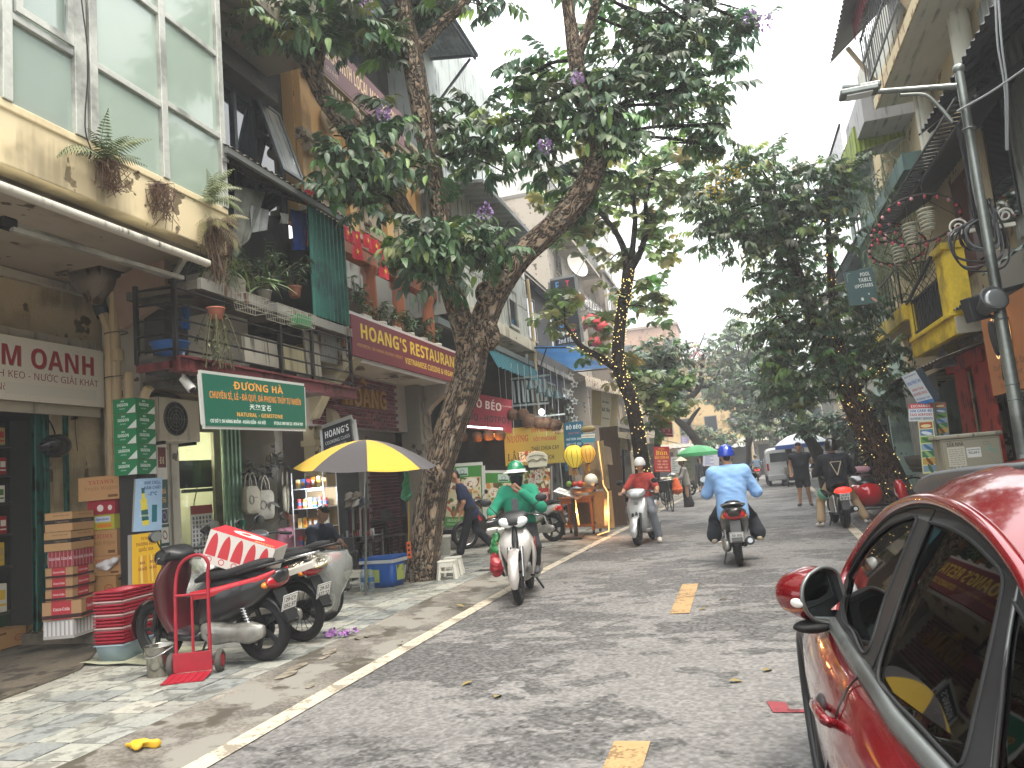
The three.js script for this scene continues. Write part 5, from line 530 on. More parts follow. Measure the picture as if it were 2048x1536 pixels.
// ---------------------------------------------------------------- right side of the street
const RX=3.6,yel=mat('#e8c832',{r:0.6,map:T.worn}),gz=mat('#8f9492',{r:0.35,m:0.75,map:T.worn}),R3=(px,py)=>onX(px,py,RX),R4=(px,py)=>onX(px,py,4.4);
{
const p=onZ(2030,800,-9),t=thing('street_lamp','tilted galvanised street lamp pole with one long arm','street lamp',[p.x,0.1,-9]),Y=(y)=>y-0.1,z=(px,py)=>onZ(px,py,-9).sub(V(p.x,0.1,-9)),tp=z(1905,140);
M('pole',lathe([[0.001,0],[0.072,0],[0.066,1.6],[0.058,2.6],[0.048,3.8],[0.043,tp.y],[0.001,tp.y]],20),gz,t);M('finial',sph(0.06,[0,tp.y,0]),gz,t);M('base_flange',[cyl([0,0,0],[0,0.03,0],0.2,0.2,16)],gz,t);
const a=z(1912,172),b=z(1755,183),c=z(1680,186);M('arm',[cyl(a,b,0.035,0.03),tube([z(1800,190),z(1850,190),z(1880,215),z(1905,245)],0.022,16,8)],gz,t);const h=M('lamp_head',loft([0,0.3,0.7,1].map((f,i)=>{const q=b.clone().lerp(c,f);return[q.y,0,0.02,0.02,0,q.x,4];}).map((s,i)=>s),8),gz,t);h.geometry=join([box(b.x-c.x+0.02,0.07,0.2,b.clone().lerp(c,0.5).toArray(),[0,0,-0.02],0.02),box((b.x-c.x)*0.6,0.07,0.17,b.clone().lerp(c,0.2).add(V(0,0.05,0)).toArray(),undefined,0.02),...Array.from({length:14},(_,i)=>box(0.006,0.04,0.15,b.clone().lerp(c,0.45+i*0.036).add(V(0,0.05,0)).toArray()))]);M('lens',box((b.x-c.x)*0.7,0.012,0.15,b.clone().lerp(c,0.5).add(V(0,-0.042,0)).toArray()),mat('#dfe3e2',{r:0.2}),h);
for(const py of[800,770,640,260])M('clamp',torus(0.064,0.008,z(2026-(830-py)*0.17,py).setX(0).setZ(0).toArray(),[Math.PI/2,0,0],18,6),mat('#6d716f',{m:0.6,r:0.4}),t);
const st=canvasTex(256,256,(x,w,h)=>{x.fillStyle='#858a88';x.fillRect(0,0,w,h);txt(x,'P.06',w/2,80,80,'#1b1c1c');txt(x,'6 B',w/2,180,80,'#1b1c1c');});M('stencil',put(new THREE.CylinderGeometry(0.0705,0.071,0.2,14,1,true,-0.9,1.8),[0,1.05,0]),new THREE.MeshStandardMaterial({map:st,roughness:0.5,metalness:0.3}),t,true);
const fl=thing('flood_lamp','round grey flood lamp clamped to the street pole','lamp',onZ(1985,600,-8.85).toArray(),0.3);M('housing',put(lathe([[0.001,-0.2],[0.07,-0.19],[0.1,-0.05],[0.14,0.02],[0.14,0.05],[0.12,0.04],[0.001,0.03]],20),[0,0,0],[1.2,0,0]),mat('#4a4d4d',{r:0.5,m:0.3}),fl);M('glass',sph(0.115,[0,-0.01,0.045],[1,1,0.3]),mat('#8f9494',{r:0.1,m:0.5}),fl);M('bracket',bar([0,-0.05,-0.05],[0.12,-0.12,-0.1],0.04),dark,fl);
const db=thing('junction_box','dark junction box behind the flood lamp','box',onZ(1950,618,-9.1).toArray(),0.4);M('case',box(0.2,0.26,0.12,[0,0,0],[0,0,0.15],0.01),mat('#26282a',{r:0.6}),db);M('strap',bar([0.08,-0.05,0],[0.3,-0.15,0],0.03),dark,db);
const cb=thing('cable_bundle','tangle of thick black cables looped at the street pole','cables');seed=17;for(let i=0;i<9;i++){const s=0.12+rnd(0.22),c0=onZ(1945+rnd(20),440,-9.1);M('cable',tube([c0,c0.clone().add(V(-s*0.9,-s*0.5,0.05)),c0.clone().add(V(-s*rnd(0.3,1.3),-s*1.6,rnd(-0.1,0.1))),c0.clone().add(V(s*0.5,-s*rnd(1.4,2.2),0.05)),c0.clone().add(V(s*0.8,-s*0.8,0)),c0.clone().add(V(0.15,rnd(0.3),0))],rnd(0.009,0.016),40,6),mat(i%4?'#1c1c1d':'#55585a',{r:0.6}),cb);}settle(cb);
for(let i=0;i<4;i++)solo('overhead_cable','cable running along the street lamp pole, '+['thickest','left of the pole','right of the pole','grey one'][i],'cable',tube([onZ(1915+i*5,250,-9.14),onZ(1935+i*4,350+i*12,-9.16),onZ(1950+i*4,440,-9.14),onZ(1985+i*5,560,-9.14),onZ(2010+i*3,760,-9.14)],[0.018,0.009,0.009,0.012][i],40,6),mat(i===3?'#8a8d90':'#1d1d1f'),'cables on the street pole');for(let i=0;i<3;i++)solo('overhead_cable',['white cable stretched from the pole to the upper right','grey cable hanging before the tin roof','second grey cable hanging before the tin roof'][i],'cable',tube(i?[onX(1985+i*6,0,3.3),onX(1988+i*8,90,3.3),onX(2005+i*5,180,3.35),onX(2010+i*3,300,3.4)]:[onZ(1915,222,-9),onZ(1980,185,-8.4),onZ(2060,130,-7.6)],0.012,24,5),mat('#a9adb0',{r:0.5}));
const ib=thing('iron_scroll_bracket','wrought iron scroll bracket behind the cable bundle','bracket'),I=(px,py)=>onZ(px,py,-9.3);const sc=(px,py,r,d)=>tube(Array.from({length:14},(_,k)=>{const a=k*0.7*d,q=I(px,py);return q.add(V(r*(1-k/18)*Math.cos(a),r*(1-k/18)*Math.sin(a),0));}),0.012,40,5);M('scrolls',[sc(1915,455,0.1,1),sc(1985,430,0.1,-1),sc(2010,430,0.08,1),sc(1960,440,0.07,1)],mat('#b9b7ae',{r:0.6}),ib);M('shelf_bar',bar(I(1900,468),I(2030,448),0.05,0.04),mat('#c5c2b5'),ib);settle(ib);
}
{
const a=onZ(1880,872,-13),b=onZ(2000,862,-13),w=b.x-a.x,t=thing('utility_cabinet','grey beige utility cabinet with stickers and graffiti on the right pavement','cabinet',[(a.x+b.x)/2,0.12,-13.3]),h=1.36;
const ct=canvasTex(700,1000,(x,W,H)=>{x.fillStyle='#9c9784';x.fillRect(0,0,W,H);speck(x,W,H,400,'#5f5a4a',0.12,7);x.fillStyle='#c9c4b2';x.fillRect(60,90,210,250);txt(x,'SỬA NHÀ',165,60,58,'#3a3832',{fit:200});for(let i=0;i<8;i++)txt(x,['chống thấm, sơn nhà','ốp lát, điện nước','thông tắc, trần','thạch cao, lắp đặt','sửa mái tôn, cửa','xây trát, đập phá'][i%6],165,115+i*24,18,'#3f3c35',{w:'normal',fit:180});txt(x,'0934 33 1913',165,318,34,'#33302b');x.fillStyle='#d9dad4';x.fillRect(290,110,170,110);txt(x,'TBA HÀNG BUỒM',375,135,18,'#35383c');txt(x,'PILLAR 5',375,168,36,'#2b2e33',{fit:130});x.lineWidth=7;x.strokeStyle='#4fa596';x.beginPath();x.moveTo(500,130);x.bezierCurveTo(560,220,540,60,600,110);x.moveTo(560,150);x.lineTo(650,150);x.moveTo(590,90);x.bezierCurveTo(560,230,640,140,660,190);x.stroke();x.strokeStyle='#6d7f8c';x.lineWidth=4;x.beginPath();x.moveTo(520,220);x.bezierCurveTo(600,200,580,330,660,300);x.bezierCurveTo(560,360,690,400,600,350);x.stroke();x.strokeStyle='#b9ab3a';x.beginPath();x.moveTo(20,160);x.bezierCurveTo(40,240,10,300,30,360);x.stroke();x.strokeStyle='#6f6b5c';x.strokeRect(500,60,70,26);x.lineWidth=5;x.strokeRect(8,20,W-16,H-40);});
M('case',box(w,h,0.5,[0,h/2,0],undefined,0.012),mat('#9c9784',{r:0.7,map:T.streak}),t);M('lid',box(w+0.08,0.06,0.58,[0,h+0.03,0],undefined,0.02),mat('#b5b1a2',{map:T.streak}),t);M('door',box(w-0.02,h-0.02,0.004,[0,h/2,0.254]),new THREE.MeshStandardMaterial({map:ct,roughness:0.7}),t,true);M('vent',Array.from({length:3},(_,i)=>box(0.2,0.012,0.01,[-0.1+i*0.02,0.3+i*0.04,0.262])),mat('#5d594d'),t);M('lock',box(0.08,0.02,0.02,[-0.1,0.72,0.262]),mat('#4a473f',{m:0.5}),t);
}
{
const t=thing('cafe_house','house of grey metal cladding over the cafe with the orange panel','building'),clad=mat('#8d9294',{r:0.45,m:0.35,map:T.streak});
M('wall',[bb(4.4,9,3.4,8,-12.9,2),bb(6,6.2,0,3.4,-12.9,2),bb(4.0,6,0,4.2,-12.98,-12.8)],mat('#8b8880',{map:T.plaster}),t);for(let i=0;i<14;i++)M('metal_panel',corr([4.38,8,-3-i*0.7],[4.38,8,-3.68-i*0.7],[4.38,4.3,-3.68-i*0.7],[4.38,4.3,-3-i*0.7],3,0.012),clad,t);
const w0=R4(1975,330),w1=R4(2005,470);M('cream_window',[bb(4.3,4.37,w1.y-0.3,w0.y+0.6,w0.z-0.45,w0.z+0.1)],mat('#d3c7a8',{map:T.streak}),t);M('window_pane',bb(4.28,4.3,w1.y+0.2,w0.y,w0.z-0.33,w0.z-0.05),mat('#9aa3a0',{r:0.15}),t);M('glass_strip',bb(4.33,4.36,4.6,7.2,w0.z+0.3,w0.z+1.1),darkG,t);
const e0=onX(2050,-60,RX-0.1),e1=onX(1838,272,RX-0.1);M('tin_roof',corr([RX-0.1,e1.y,0],[RX-0.1,e1.y,e1.z],[5.4,e1.y+1.2,e1.z],[5.4,e1.y+1.2,0],70,0.02),mat('#4b4d50',{r:0.6,m:0.3,map:T.rust}),t);for(let i=0;i<5;i++)M('roof_truss',bar([RX,e1.y-0.03,e1.z+0.2+i*2],[5.2,e1.y+1.03,e1.z+0.2+i*2],0.06),mat('#3a3c3e',{m:0.3}),t);
const g0=R3(1870,268),g1=R3(1772,468);M('slatted_awning',[corr([RX,5.95,-11],[RX,5.95,g1.z],[4.6,6.5,g1.z],[4.6,6.5,-11],30,0.012)],mat('#35363a',{r:0.6,map:T.worn}),t);M('awning_edge',Array.from({length:40},(_,i)=>bb(RX-0.25,RX,5.93,5.95,-11.2-i*0.16,-11.12-i*0.16)).concat([bar([RX-0.26,5.92,-11],[RX-0.26,5.92,g1.z],0.03),bar([RX,5.9,-11],[RX,5.9,g1.z],0.04)]),mat('#232427',{r:0.5}),t);
M('green_canopy',[corr([3.3,3.5,0],[3.3,3.5,-11],[4.4,4.2,-11],[4.4,4.2,0],30,0.015)],mat('#3f5a50',{r:0.5,map:T.worn}),t);settle(t);
const tx=canvasTex(700,620,(x,w,h)=>{x.fillStyle='#8f5a34';x.fillRect(0,0,w,h);speck(x,w,h,200,'#7a4524',0.12,14);txt(x,'hummus & falafel',350,430,62,'#2a1710',{w:'normal',fit:560});txt(x,'village street food',350,500,50,'#2a1710',{w:'normal',fit:480});txt(x,'fresh every day',330,565,46,'#3a2316',{w:'normal',fit:400});});const cz=3.45,c=[onX(1962,640,cz),onX(1990,775,cz)];const zt=c[0].z,yt=3.15,yb=2.0;
board('cafe_sign','glowing orange cafe panel with dark leaf shapes at the right edge','sign',[[cz,yt,zt],[cz,yt,zt+1.9],[cz,yb,zt+1.9],[cz,yb,zt]].map(v),tx,{th:0.1,em:0.05,back:mat('#7a4a2a')});for(const[dz,r]of[[0.55,0.5],[0.75,-0.25],[1.0,0.3]]){const L=thing('leaf_emblem','dark leaf shaped emblem on the orange cafe panel, '+(dz<0.6?'left one':dz<0.9?'middle one':'right one'),'emblem',[cz-0.03,2.72,zt+dz],-Math.PI/2);M('leaf_shape',prism(Array.from({length:20},(_,i)=>{const a=i*0.314;return[0.09*Math.cos(a)*(1+0.3*Math.sin(a)),0.24*Math.sin(a)];}),0.03,[0,0,0],[0,0,r*0.5],0.004),dark,L);M('outline',tube(Array.from({length:20},(_,i)=>{const a=i*0.314+r;return V(0.105*Math.cos(i*0.314),0.27*Math.sin(i*0.314),0.0);}),0.007,40,5,true),mat('#e9c99a',{emissive:'#ffcf8a',emissiveIntensity:0.4}),L);}
const bk=canvasTex(512,400,(x,w,h)=>{x.fillStyle='#17161a';x.fillRect(0,0,w,h);txt(x,'Coffee',200,120,120,'#e2ddd4',{fit:300});txt(x,'Shop',200,260,120,'#e2ddd4',{fit:230});txt(x,'- drinks -',200,350,50,'#b9b4aa',{w:'normal'});});board('cafe_black_board','black cafe board with white lettering beside the lamp pole','sign',[[cz,yb-0.04,zt+0.5],[cz,yb-0.04,zt+2],[cz,0.9,zt+2],[cz,0.9,zt+0.5]].map(v),bk,{th:0.06});
}
{
const t=thing('red_door_house','old house with a red timber doorway under the yellow balcony','building'),red=mat('#b8402f',{r:0.6,map:T.rust}),z0=-12.99,z1=-22,wx=4.5;
M('wall',[bb(wx,9,3.0,10.5,z1,z0),bb(wx+1.6,9,0,3,z1,z0),bb(wx,6,0,3,-17.6,-16.6)],mat('#c7b894',{map:T.plaster,r:0.9}),t);
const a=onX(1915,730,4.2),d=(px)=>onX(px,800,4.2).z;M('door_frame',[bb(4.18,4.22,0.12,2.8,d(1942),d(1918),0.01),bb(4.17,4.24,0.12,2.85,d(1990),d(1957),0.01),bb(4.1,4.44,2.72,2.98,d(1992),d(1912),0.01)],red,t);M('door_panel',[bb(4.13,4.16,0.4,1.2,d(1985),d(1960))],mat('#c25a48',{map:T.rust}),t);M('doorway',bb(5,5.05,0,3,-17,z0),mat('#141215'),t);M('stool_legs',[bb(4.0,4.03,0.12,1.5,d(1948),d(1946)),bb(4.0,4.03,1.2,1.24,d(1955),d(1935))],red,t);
const wb=mat('#b0a79c',{r:0.9,map:T.worn});seed=19;const bg=join(box(0.1,0.07,0.24,[0,0,0],undefined,0.008));bg.userData.raw=true;for(let r=0;r<5;r++)for(let c=0;c<9;c++){const b=M('brick',bg,wb,t);b.position.set(4.42+rnd(0.02),3.0+r*0.08,d(1975)-c*0.26-(r%2)*0.13);}

const F=(x0,x1,y0,y1,za,zb,m=yel,n='balcony_fascia')=>M(n,bb(x0,x1,y0,y1,za,zb,0.015),m,t),n0=-13.6,n1=-16.6;
F(RX,RX+0.12,3.12,3.42,n1,n0);F(RX,wx,3.12,3.42,n1-0.1,n1);F(RX-0.06,RX+0.16,3.42,3.5,n1,n0+0.02);F(RX,wx,3.12,3.4,n0,n0+0.02,mat('#a7a294',{map:T.plaster}),'slab_end');F(RX+0.12,wx,3.3,3.4,n1,n0,mat('#c7b489',{map:T.plaster}),'balcony_soffit');F(RX,RX+0.3,3.5,4.5,n0-0.62,n0,yel,'balcony_post');F(RX-0.05,RX+0.36,4.5,4.62,n0-0.68,n0+0.05,yel,'post_cap');F(RX,RX+0.22,3.5,4.2,n1,n1+0.22,yel,'balcony_post');
M('balcony_rail',[bb(RX+0.02,RX+0.05,3.56,3.6,n1+0.22,n0-0.62),bb(RX+0.02,RX+0.05,4.15,4.2,n1+0.22,n0-0.62),...Array.from({length:12},(_,i)=>bb(RX+0.03,RX+0.045,3.6,4.15,lerp(n0-0.62,n1+0.22,i/11)-0.008,lerp(n0-0.62,n1+0.22,i/11)+0.008)),bar([RX,4.2,n1],[RX-0.1,4.5,n0-0.4],0.05)],blackIron,t);M('rail_backing',bb(RX+0.08,RX+0.1,3.56,4.18,n1+0.22,n0-0.62),mat('#1d2022',{r:0.4}),t);
const m0=-17,m1=-21.8;F(RX,RX+0.12,3.95,4.28,m1,m0);F(RX,wx,3.95,4.28,m0,m0+0.05);F(RX+0.12,wx,4.1,4.2,m1,m0,mat('#b59f66',{map:T.plaster}),'balcony_soffit');
const mesh=[];for(let i=0;i<=8;i++){mesh.push(cyl([lerp(RX,wx,i/8),4.35,m0+0.03],[lerp(RX,wx,(i+4)/8>1?1:(i+4)/8),5.05,m0+0.03],0.006,0.006,4),cyl([lerp(RX,wx,i/8),5.05,m0+0.03],[lerp(RX,wx,Math.min(1,(i+4)/8)),4.35,m0+0.03],0.006,0.006,4));}M('mesh_rail',[...mesh,...[4.32,5.08].map(y=>bar([RX,y,m0+0.03],[wx,y,m0+0.03],0.035)),bar([RX,4.3,m0+0.03],[RX,5.25,m0+0.03],0.035),bar([RX,5.05,m0],[RX,5.05,m1],0.035),...Array.from({length:14},(_,i)=>bar([RX,4.28,m0-i*0.34],[RX,5.05,m0-i*0.34],0.018))],blackIron,t);
M('skirt_roof',corr([RX-0.35,2.75,-13.5],[RX-0.35,2.75,-19],[wx,3.1,-19],[wx,3.1,-13.5],24,0.015),mat('#6d655a',{r:0.7,map:T.rust}),t);M('grey_side_roof',corr([RX,3.5,-12.4],[RX,3.5,n0],[wx,3.62,n0],[wx,3.62,-12.4],7,0.02),mat('#5d5f62',{r:0.5,m:0.3}),t);
const tb=onX(1720,478,4.0);M('teal_beam',[bb(3.9,4.52,tb.y-0.3,tb.y+0.05,-27,-16.5)],mat('#5f7d7c',{r:0.7,map:T.streak}),t);M('timber_panel',bb(wx-0.03,wx,4.4,6.2,-15.8,-14.4),mat('#7a4a3c',{map:T.wood}),t);M('window_panel',bb(wx-0.06,wx-0.03,4.5,6,-14.9,-14.5),mat('#6d4a4a',{map:T.wood,r:0.4}),t);settle(t);
plant('balcony_plant','feathery pale green plant spilling over the yellow balcony',onX(1838,560,3.8).toArray(),{n:420,h:0.7,w:0.75,wz:1.5,len:0.1,wid:0.018,stems:30,colours:['#7f8f52','#93a067','#66773f'],sd:80});
solo('round_lamp','big grey bell lamp hanging under the yellow balcony','lamp',[lathe([[0.02,0.3],[0.06,0.26],[0.16,0.08],[0.2,0.0],[0.19,-0.01],[0.001,0.03]],20,onX(1890,732,3.9).toArray()),cyl(onX(1888,715,3.9),onX(1886,680,3.9),0.012)],mat('#8d908d',{r:0.4,m:0.4}));

const hoop=(px,py,r,l,n)=>{const p=onX(px,py,3.5),g=thing('bulb_hoop',l,'hoop',p.toArray());g.rotation.set(-0.45,0,-0.12);M('ring',torus(r,0.022,[0,0,0],[Math.PI/2,0,0],40,6),mat('#3a2e2a'),g);for(let i=0;i<n;i++){const a=i/n*6.28;M('bulb',[sph(0.03,[r*Math.cos(a),-0.05,r*Math.sin(a)],[1,1.2,1],undefined,8)],mat(i%3?'#c24a56':'#d99aa0',{r:0.3}),g);}M('wire',[0,1,2].map(i=>cyl([r*Math.cos(i*2.1),0,r*Math.sin(i*2.1)],[0,0.6,0],0.006,0.006,4)),dark,g);};
hoop(1838,440,0.62,'large hoop of red bulbs hung above the yellow balcony',20);hoop(1795,495,0.5,'lower hoop of red bulbs left of the large one',18);hoop(1775,465,0.3,'small hoop of red bulbs at the left of the group',12);
[[1850,418,'upper right'],[1818,448,'middle'],[1795,488,'lower left']].forEach(([px,py,l])=>{const p=onX(px,py,3.4),c=thing('coil_hanging',`pale coil ornament hanging among the bulb hoops, ${l}`,'ornament',p.toArray(),0,'pale coil ornaments');M('coil',tube(Array.from({length:60},(_,k)=>V(0.12*Math.cos(k*0.62)*(1-0.004*k),-k*0.0065,0.12*Math.sin(k*0.62))),0.017,200,6),mat('#a9a896',{r:0.8}),c);M('cord',cyl([0,0,0],[0,0.5,0],0.006),dark,c);});
const ps=canvasTex(400,400,(x,w,h)=>{x.fillStyle='#41605f';x.fillRect(0,0,w,h);txt(x,'POOL',280,60,62,'#e6e9e4',{fit:140});txt(x,'TABLE',270,125,62,'#e6e9e4',{fit:180});txt(x,'UPSTAIRS',240,190,58,'#e6e9e4',{fit:260});x.strokeStyle='#a9bdb8';x.lineWidth=5;x.beginPath();x.moveTo(30,120);x.lineTo(30,40);x.quadraticCurveTo(40,20,80,24);x.stroke();x.fillStyle='#dfe4e0';x.beginPath();x.arc(190,340,20,0,7);x.arc(290,290,12,0,7);x.fill();x.fillStyle='#c99a7a';x.beginPath();x.ellipse(350,360,44,16,0.6,0,7);x.fill();});
board('pool_table_sign','dark green square sign about a pool table hung from the balcony','sign',[onZ(1688,545,-17.3),onZ(1745,535,-17.3),onZ(1757,605,-17.3),onZ(1700,612,-17.3)],ps,{th:0.1});
const hb=canvasTex(300,480,(x,w,h)=>{x.fillStyle='#cfd9e2';x.fillRect(0,0,w,h);txt(x,'TOURIST INFORMATION',w/2,40,30,'#55606e',{fit:240});txt(x,'Vietnam Holiday Travel',w/2,140,80,'#2f6ab8',{fit:270});txt(x,'OPEN TOUR',w/2,255,50,'#b23a44',{fit:220});txt(x,'BOOKING OFFICE',w/2,320,56,'#b23a44',{fit:260});txt(x,'Visa Extension - Train',w/2,395,40,'#3f6ea8',{fit:250});x.fillStyle='#3f7fc0';x.fillRect(0,430,w,50);});
board('travel_sign','tilted white and blue travel office sign above the pavement','sign',[onZ(1803,753,-14.3),onZ(1831,741,-14.0),onZ(1870,803,-14.0),onZ(1838,811,-14.3)],hb,{th:0.14,back:mat('#3b4550')});
const s4=canvasTex(400,300,(x,w,h)=>{x.fillStyle='#d6dade';x.fillRect(0,0,w,h);x.fillStyle='#c2414a';x.fillRect(0,0,w,84);txt(x,'EXCHANGE',w/2,44,60,'#f1e5dc',{fit:330});txt(x,'SIM CARD 4G',w/2,125,58,'#2c4f9e',{fit:360});txt(x,'TAXI AIRPORT',w/2,190,58,'#b53340',{fit:370});txt(x,'LAUNDRY SERVICE',w/2,255,54,'#26282c',{fit:370});});
board('sim_card_sign','white sign offering sim cards, taxi and laundry below the tilted travel sign','sign',[onZ(1817,808,-14.2),onZ(1865,806,-14.2),onZ(1868,842,-14.2),onZ(1818,843,-14.2)],s4,{th:0.05});
const ft=(c)=>canvasTex(200,640,(x,w,h)=>{x.fillStyle=c;x.fillRect(0,0,w,h);for(let i=0;i<7;i++){x.fillStyle=['#b9583a','#5d86b0','#6a9a4a','#8fb0c9','#3f7a55','#c9a24a','#7f9ab0'][i];x.fillRect(14,14+i*88,w-28,76);x.fillStyle=['#e8d9a0','#dfe8ee','#3f6a3a','#46739a','#9ab87a','#7a4a2a','#4a6a4a'][i];x.beginPath();x.ellipse(w/2,60+i*88,70,20,0.2*i,0,7);x.fill();}});
board('tour_photo_banner','tall banner of tour photos standing left of the utility cabinet','banner',[onZ(1836,843,-14.1),onZ(1866,841,-14.1),onZ(1880,945,-14.1),onZ(1846,948,-14.1)],ft('#d9dba0'),{th:0.03});board('tour_photo_board','smaller panel of brown and green tour photos by the red door','banner',[onZ(1868,806,-14.4),onZ(1892,804,-14.4),onZ(1900,876,-14.4),onZ(1874,880,-14.4)],ft('#9a9078'),{th:0.03});solo('sign_post','grey steel post carrying the sim card sign','post',cyl(onZ(1868,842,-14.15),onZ(1890,960,-14.15),0.035),gz);
const u=thing('upper_balcony_house','tall stacked house with mesh balconies and a green fascia behind the lamp arm','building'),cx=3.7;const s0=-12,s1=-16.6,ys=8.3;
M('wall',[bb(4.6,9,7.7,14,-19,-11.4),bb(4.61,9,5.0,12,-23,-19.01)],mat('#b9bab0',{map:T.plaster}),u);M('concrete_slab',[bb(RX,4.7,ys,ys+0.16,s1,s0,0.01)],mat('#cfd0c6',{map:T.streak}),u);M('slab_edge',[bb(RX-0.03,RX,ys-0.02,ys+0.2,s1,s0)],mat('#c4b48c',{map:T.rust}),u);M('column',[cyl([4.3,6.6,-13.4],[4.3,ys,-13.4],0.16,0.16,16),cyl([4.3,6.6,-16],[4.3,ys,-16],0.16,0.16,16)],mat('#cfd1c8',{map:T.streak}),u);M('orange_wall',bb(4.3,4.6,8.5,10.4,-12.9,-11.7),mat('#d98f3c',{map:T.plaster}),u);
const R=[];for(let i=0;i<30;i++)R.push(bar([RX+0.1,9.2,-12.6-i*0.17],[RX+0.1,10.3,-12.6-i*0.17],0.016));for(let i=0;i<10;i++)R.push(bar([RX+0.1+i*0.11,9.2,-17.6],[RX+0.1+i*0.11,10.4,-17.6],0.016));M('mesh_balcony',[...R,...[9.2,9.8,10.3].map(y=>bar([RX+0.1,y,-12.5],[RX+0.1,y,-17.6],0.04))],mat('#6d7073',{m:0.3}),u);M('pink_sheet',corr([RX,11.2,-13],[RX,11.2,-17.6],[RX,10.35,-17.6],[RX,10.35,-13],22,0.02),mat('#a85560',{r:0.5}),u);M('white_box_panel',bb(RX-0.1,4.6,8.4,9.15,-19.6,-17.4),mat('#b5b7bd',{map:T.streak}),u);
const gl=onZ(1706,254,-18.4),gr=onZ(1818,212,-18.4);M('green_fascia',[corr(gl,gr,gr.clone().add(V(0,-0.62,0)),gl.clone().add(V(0,-0.62,0)),12,0.022),corr(gl,gl.clone().add(V(0,0,-2.6)),gl.clone().add(V(0,-0.9,-2.6)),gl.clone().add(V(0,-0.62,0)),9,0.022),quad(gl,gr,gr.clone().add(V(0,0.2,-2.6)),gl.clone().add(V(0,0.1,-2.6)))],mat('#93a646',{r:0.6,map:T.streak}),u);
const q0=onX(1740,-20,3.2),q1=onX(1660,128,3.2);M('roof_sheet',corr([3.2,q1.y+0.2,-13.5],[3.2,q1.y,q1.z],[4.9,q1.y+1.4,q1.z],[4.9,q1.y+1.6,-13.5],30,0.02),mat('#76797d',{r:0.5,m:0.3}),u);for(const g of[bar([3.5,q1.y,q1.z+0.6],[4.5,q1.y-2,q1.z+0.6],0.08),bar([3.6,q1.y,-15],[4.5,q1.y-1.8,-15],0.1)])M('roof_strut',g,mat('#bca98c'),u);settle(u);
}
for(const[z0,z1,h,x,c,l,o]of[[-22.1,-28,9.5,4.7,'#93aaa0','pale teal house covered in vines behind the right tree',{balconies:[[1,0.9],[2,0.9]],nw:2}],[-28.2,-35,8,4.9,'#9a9a92','grey house with a roller shutter behind the leaning tree',{awnings:[[3,1.4,0.4,'#6d736f']]}],[-35.2,-43,9,5.2,'#b7b0a0','plain beige house far down the right side',{awnings:[[3,1.4,0.4,'#7a5a50']],balconies:[[1,0.8]]}],[-43.2,-52,8.5,5.6,'#8a8d8a','dull grey house at the far right',{awnings:[[3,1.6,0.5,'#8f938f']]}]])house('street_house',l,x,z0,z1,h,mat(c,{map:T.plaster}),{s:1,...o});
solo('vine_curtain','loose tangle of dry grey vines on the pale teal house','plant',(()=>{seed=23;const G=[];for(let i=0;i<160;i++){const z=-17.5-rnd(4),y=5.6+rnd(2.4),x=3.9+rnd(0.5);G.push(tube([[x,y,z],[x-rnd(0.3),y-rnd(0.4),z+rnd(-0.5,0.5)],[x,y-rnd(0.5,1.4),z+rnd(-0.5,0.5)]],0.011,8,3));if(i%2)for(let k=0;k<6;k++)G.push(put(leafGeo(0.13,0.05,0.2,0.2,1.6,2),[x-rnd(0.4),y-rnd(1),z+rnd(-0.5,0.5)],[rnd(6),rnd(6),0]));}return G;})(),mat('#7f8a6a',{r:0.9}));
solo('roller_shutter','grey roller shutter with white graffiti behind the leaning tree','shutter',corr([4.3,2.9,-18.2],[4.3,2.9,-21.5],[4.3,0.12,-21.5],[4.3,0.12,-18.2],1,0.001),mat('#7d7d78',{map:T.streak}));solo('graffiti','white graffiti scrawl on the grey roller shutter','graffiti',[tube(Array.from({length:12},(_,i)=>[4.28,1.3+0.35*Math.sin(i*2.1),-18.8-i*0.12-0.1*Math.cos(i*1.7)]),0.012,60,4),tube(Array.from({length:10},(_,i)=>[4.28,0.9+0.2*Math.cos(i*1.9),-19-i*0.11]),0.012,50,4)],mat('#cfcfc8'));
// ---------------------------------------------------------------- trees
function limb(pts,seg=40,rs=14,rough=0.12){
const c=new THREE.CatmullRomCurve3(pts.map(p=>V(p[0],p[1],p[2])),false,'centripetal'),N=seg,fr=c.computeFrenetFrames(N,false),R=[],n=pts.length-1;
let nrm=V(1,0,0.3).normalize();for(let i=0;i<=N;i++){const t=i/N,q=c.getPoint(t),k=Math.min(n-1,Math.floor(t*n)),r=lerp(pts[k][3],pts[k+1][3],t*n-k),T_=c.getTangent(t);nrm.addScaledVector(T_,-nrm.dot(T_)).normalize();const b=V(0,0,0).crossVectors(T_,nrm),ring=[];for(let j=0;j<rs;j++){const a=j/rs*6.28319,f=r*(1+rough*(fbm(j/rs,t,4,3,7+n)-0.5)*2.2);ring.push(q.clone().addScaledVector(nrm,Math.cos(a)*f).addScaledVector(b,Math.sin(a)*f));}R.push(ring);}
const g=skin(R);const U=g.attributes.uv,L=c.getLength();for(let i=0;i<U.count;i++)U.setXY(i,U.getX(i)*pts[0][3]*6.28,U.getY(i)*L);return g;
}
const barkM=new THREE.MeshStandardMaterial({map:T.bark,roughness:0.95,bumpMap:T.barkB,bumpScale:0.06}),darkBark=mat('#4a4038',{r:0.95,map:T.bark,bumpMap:T.barkB,bumpScale:0.02});
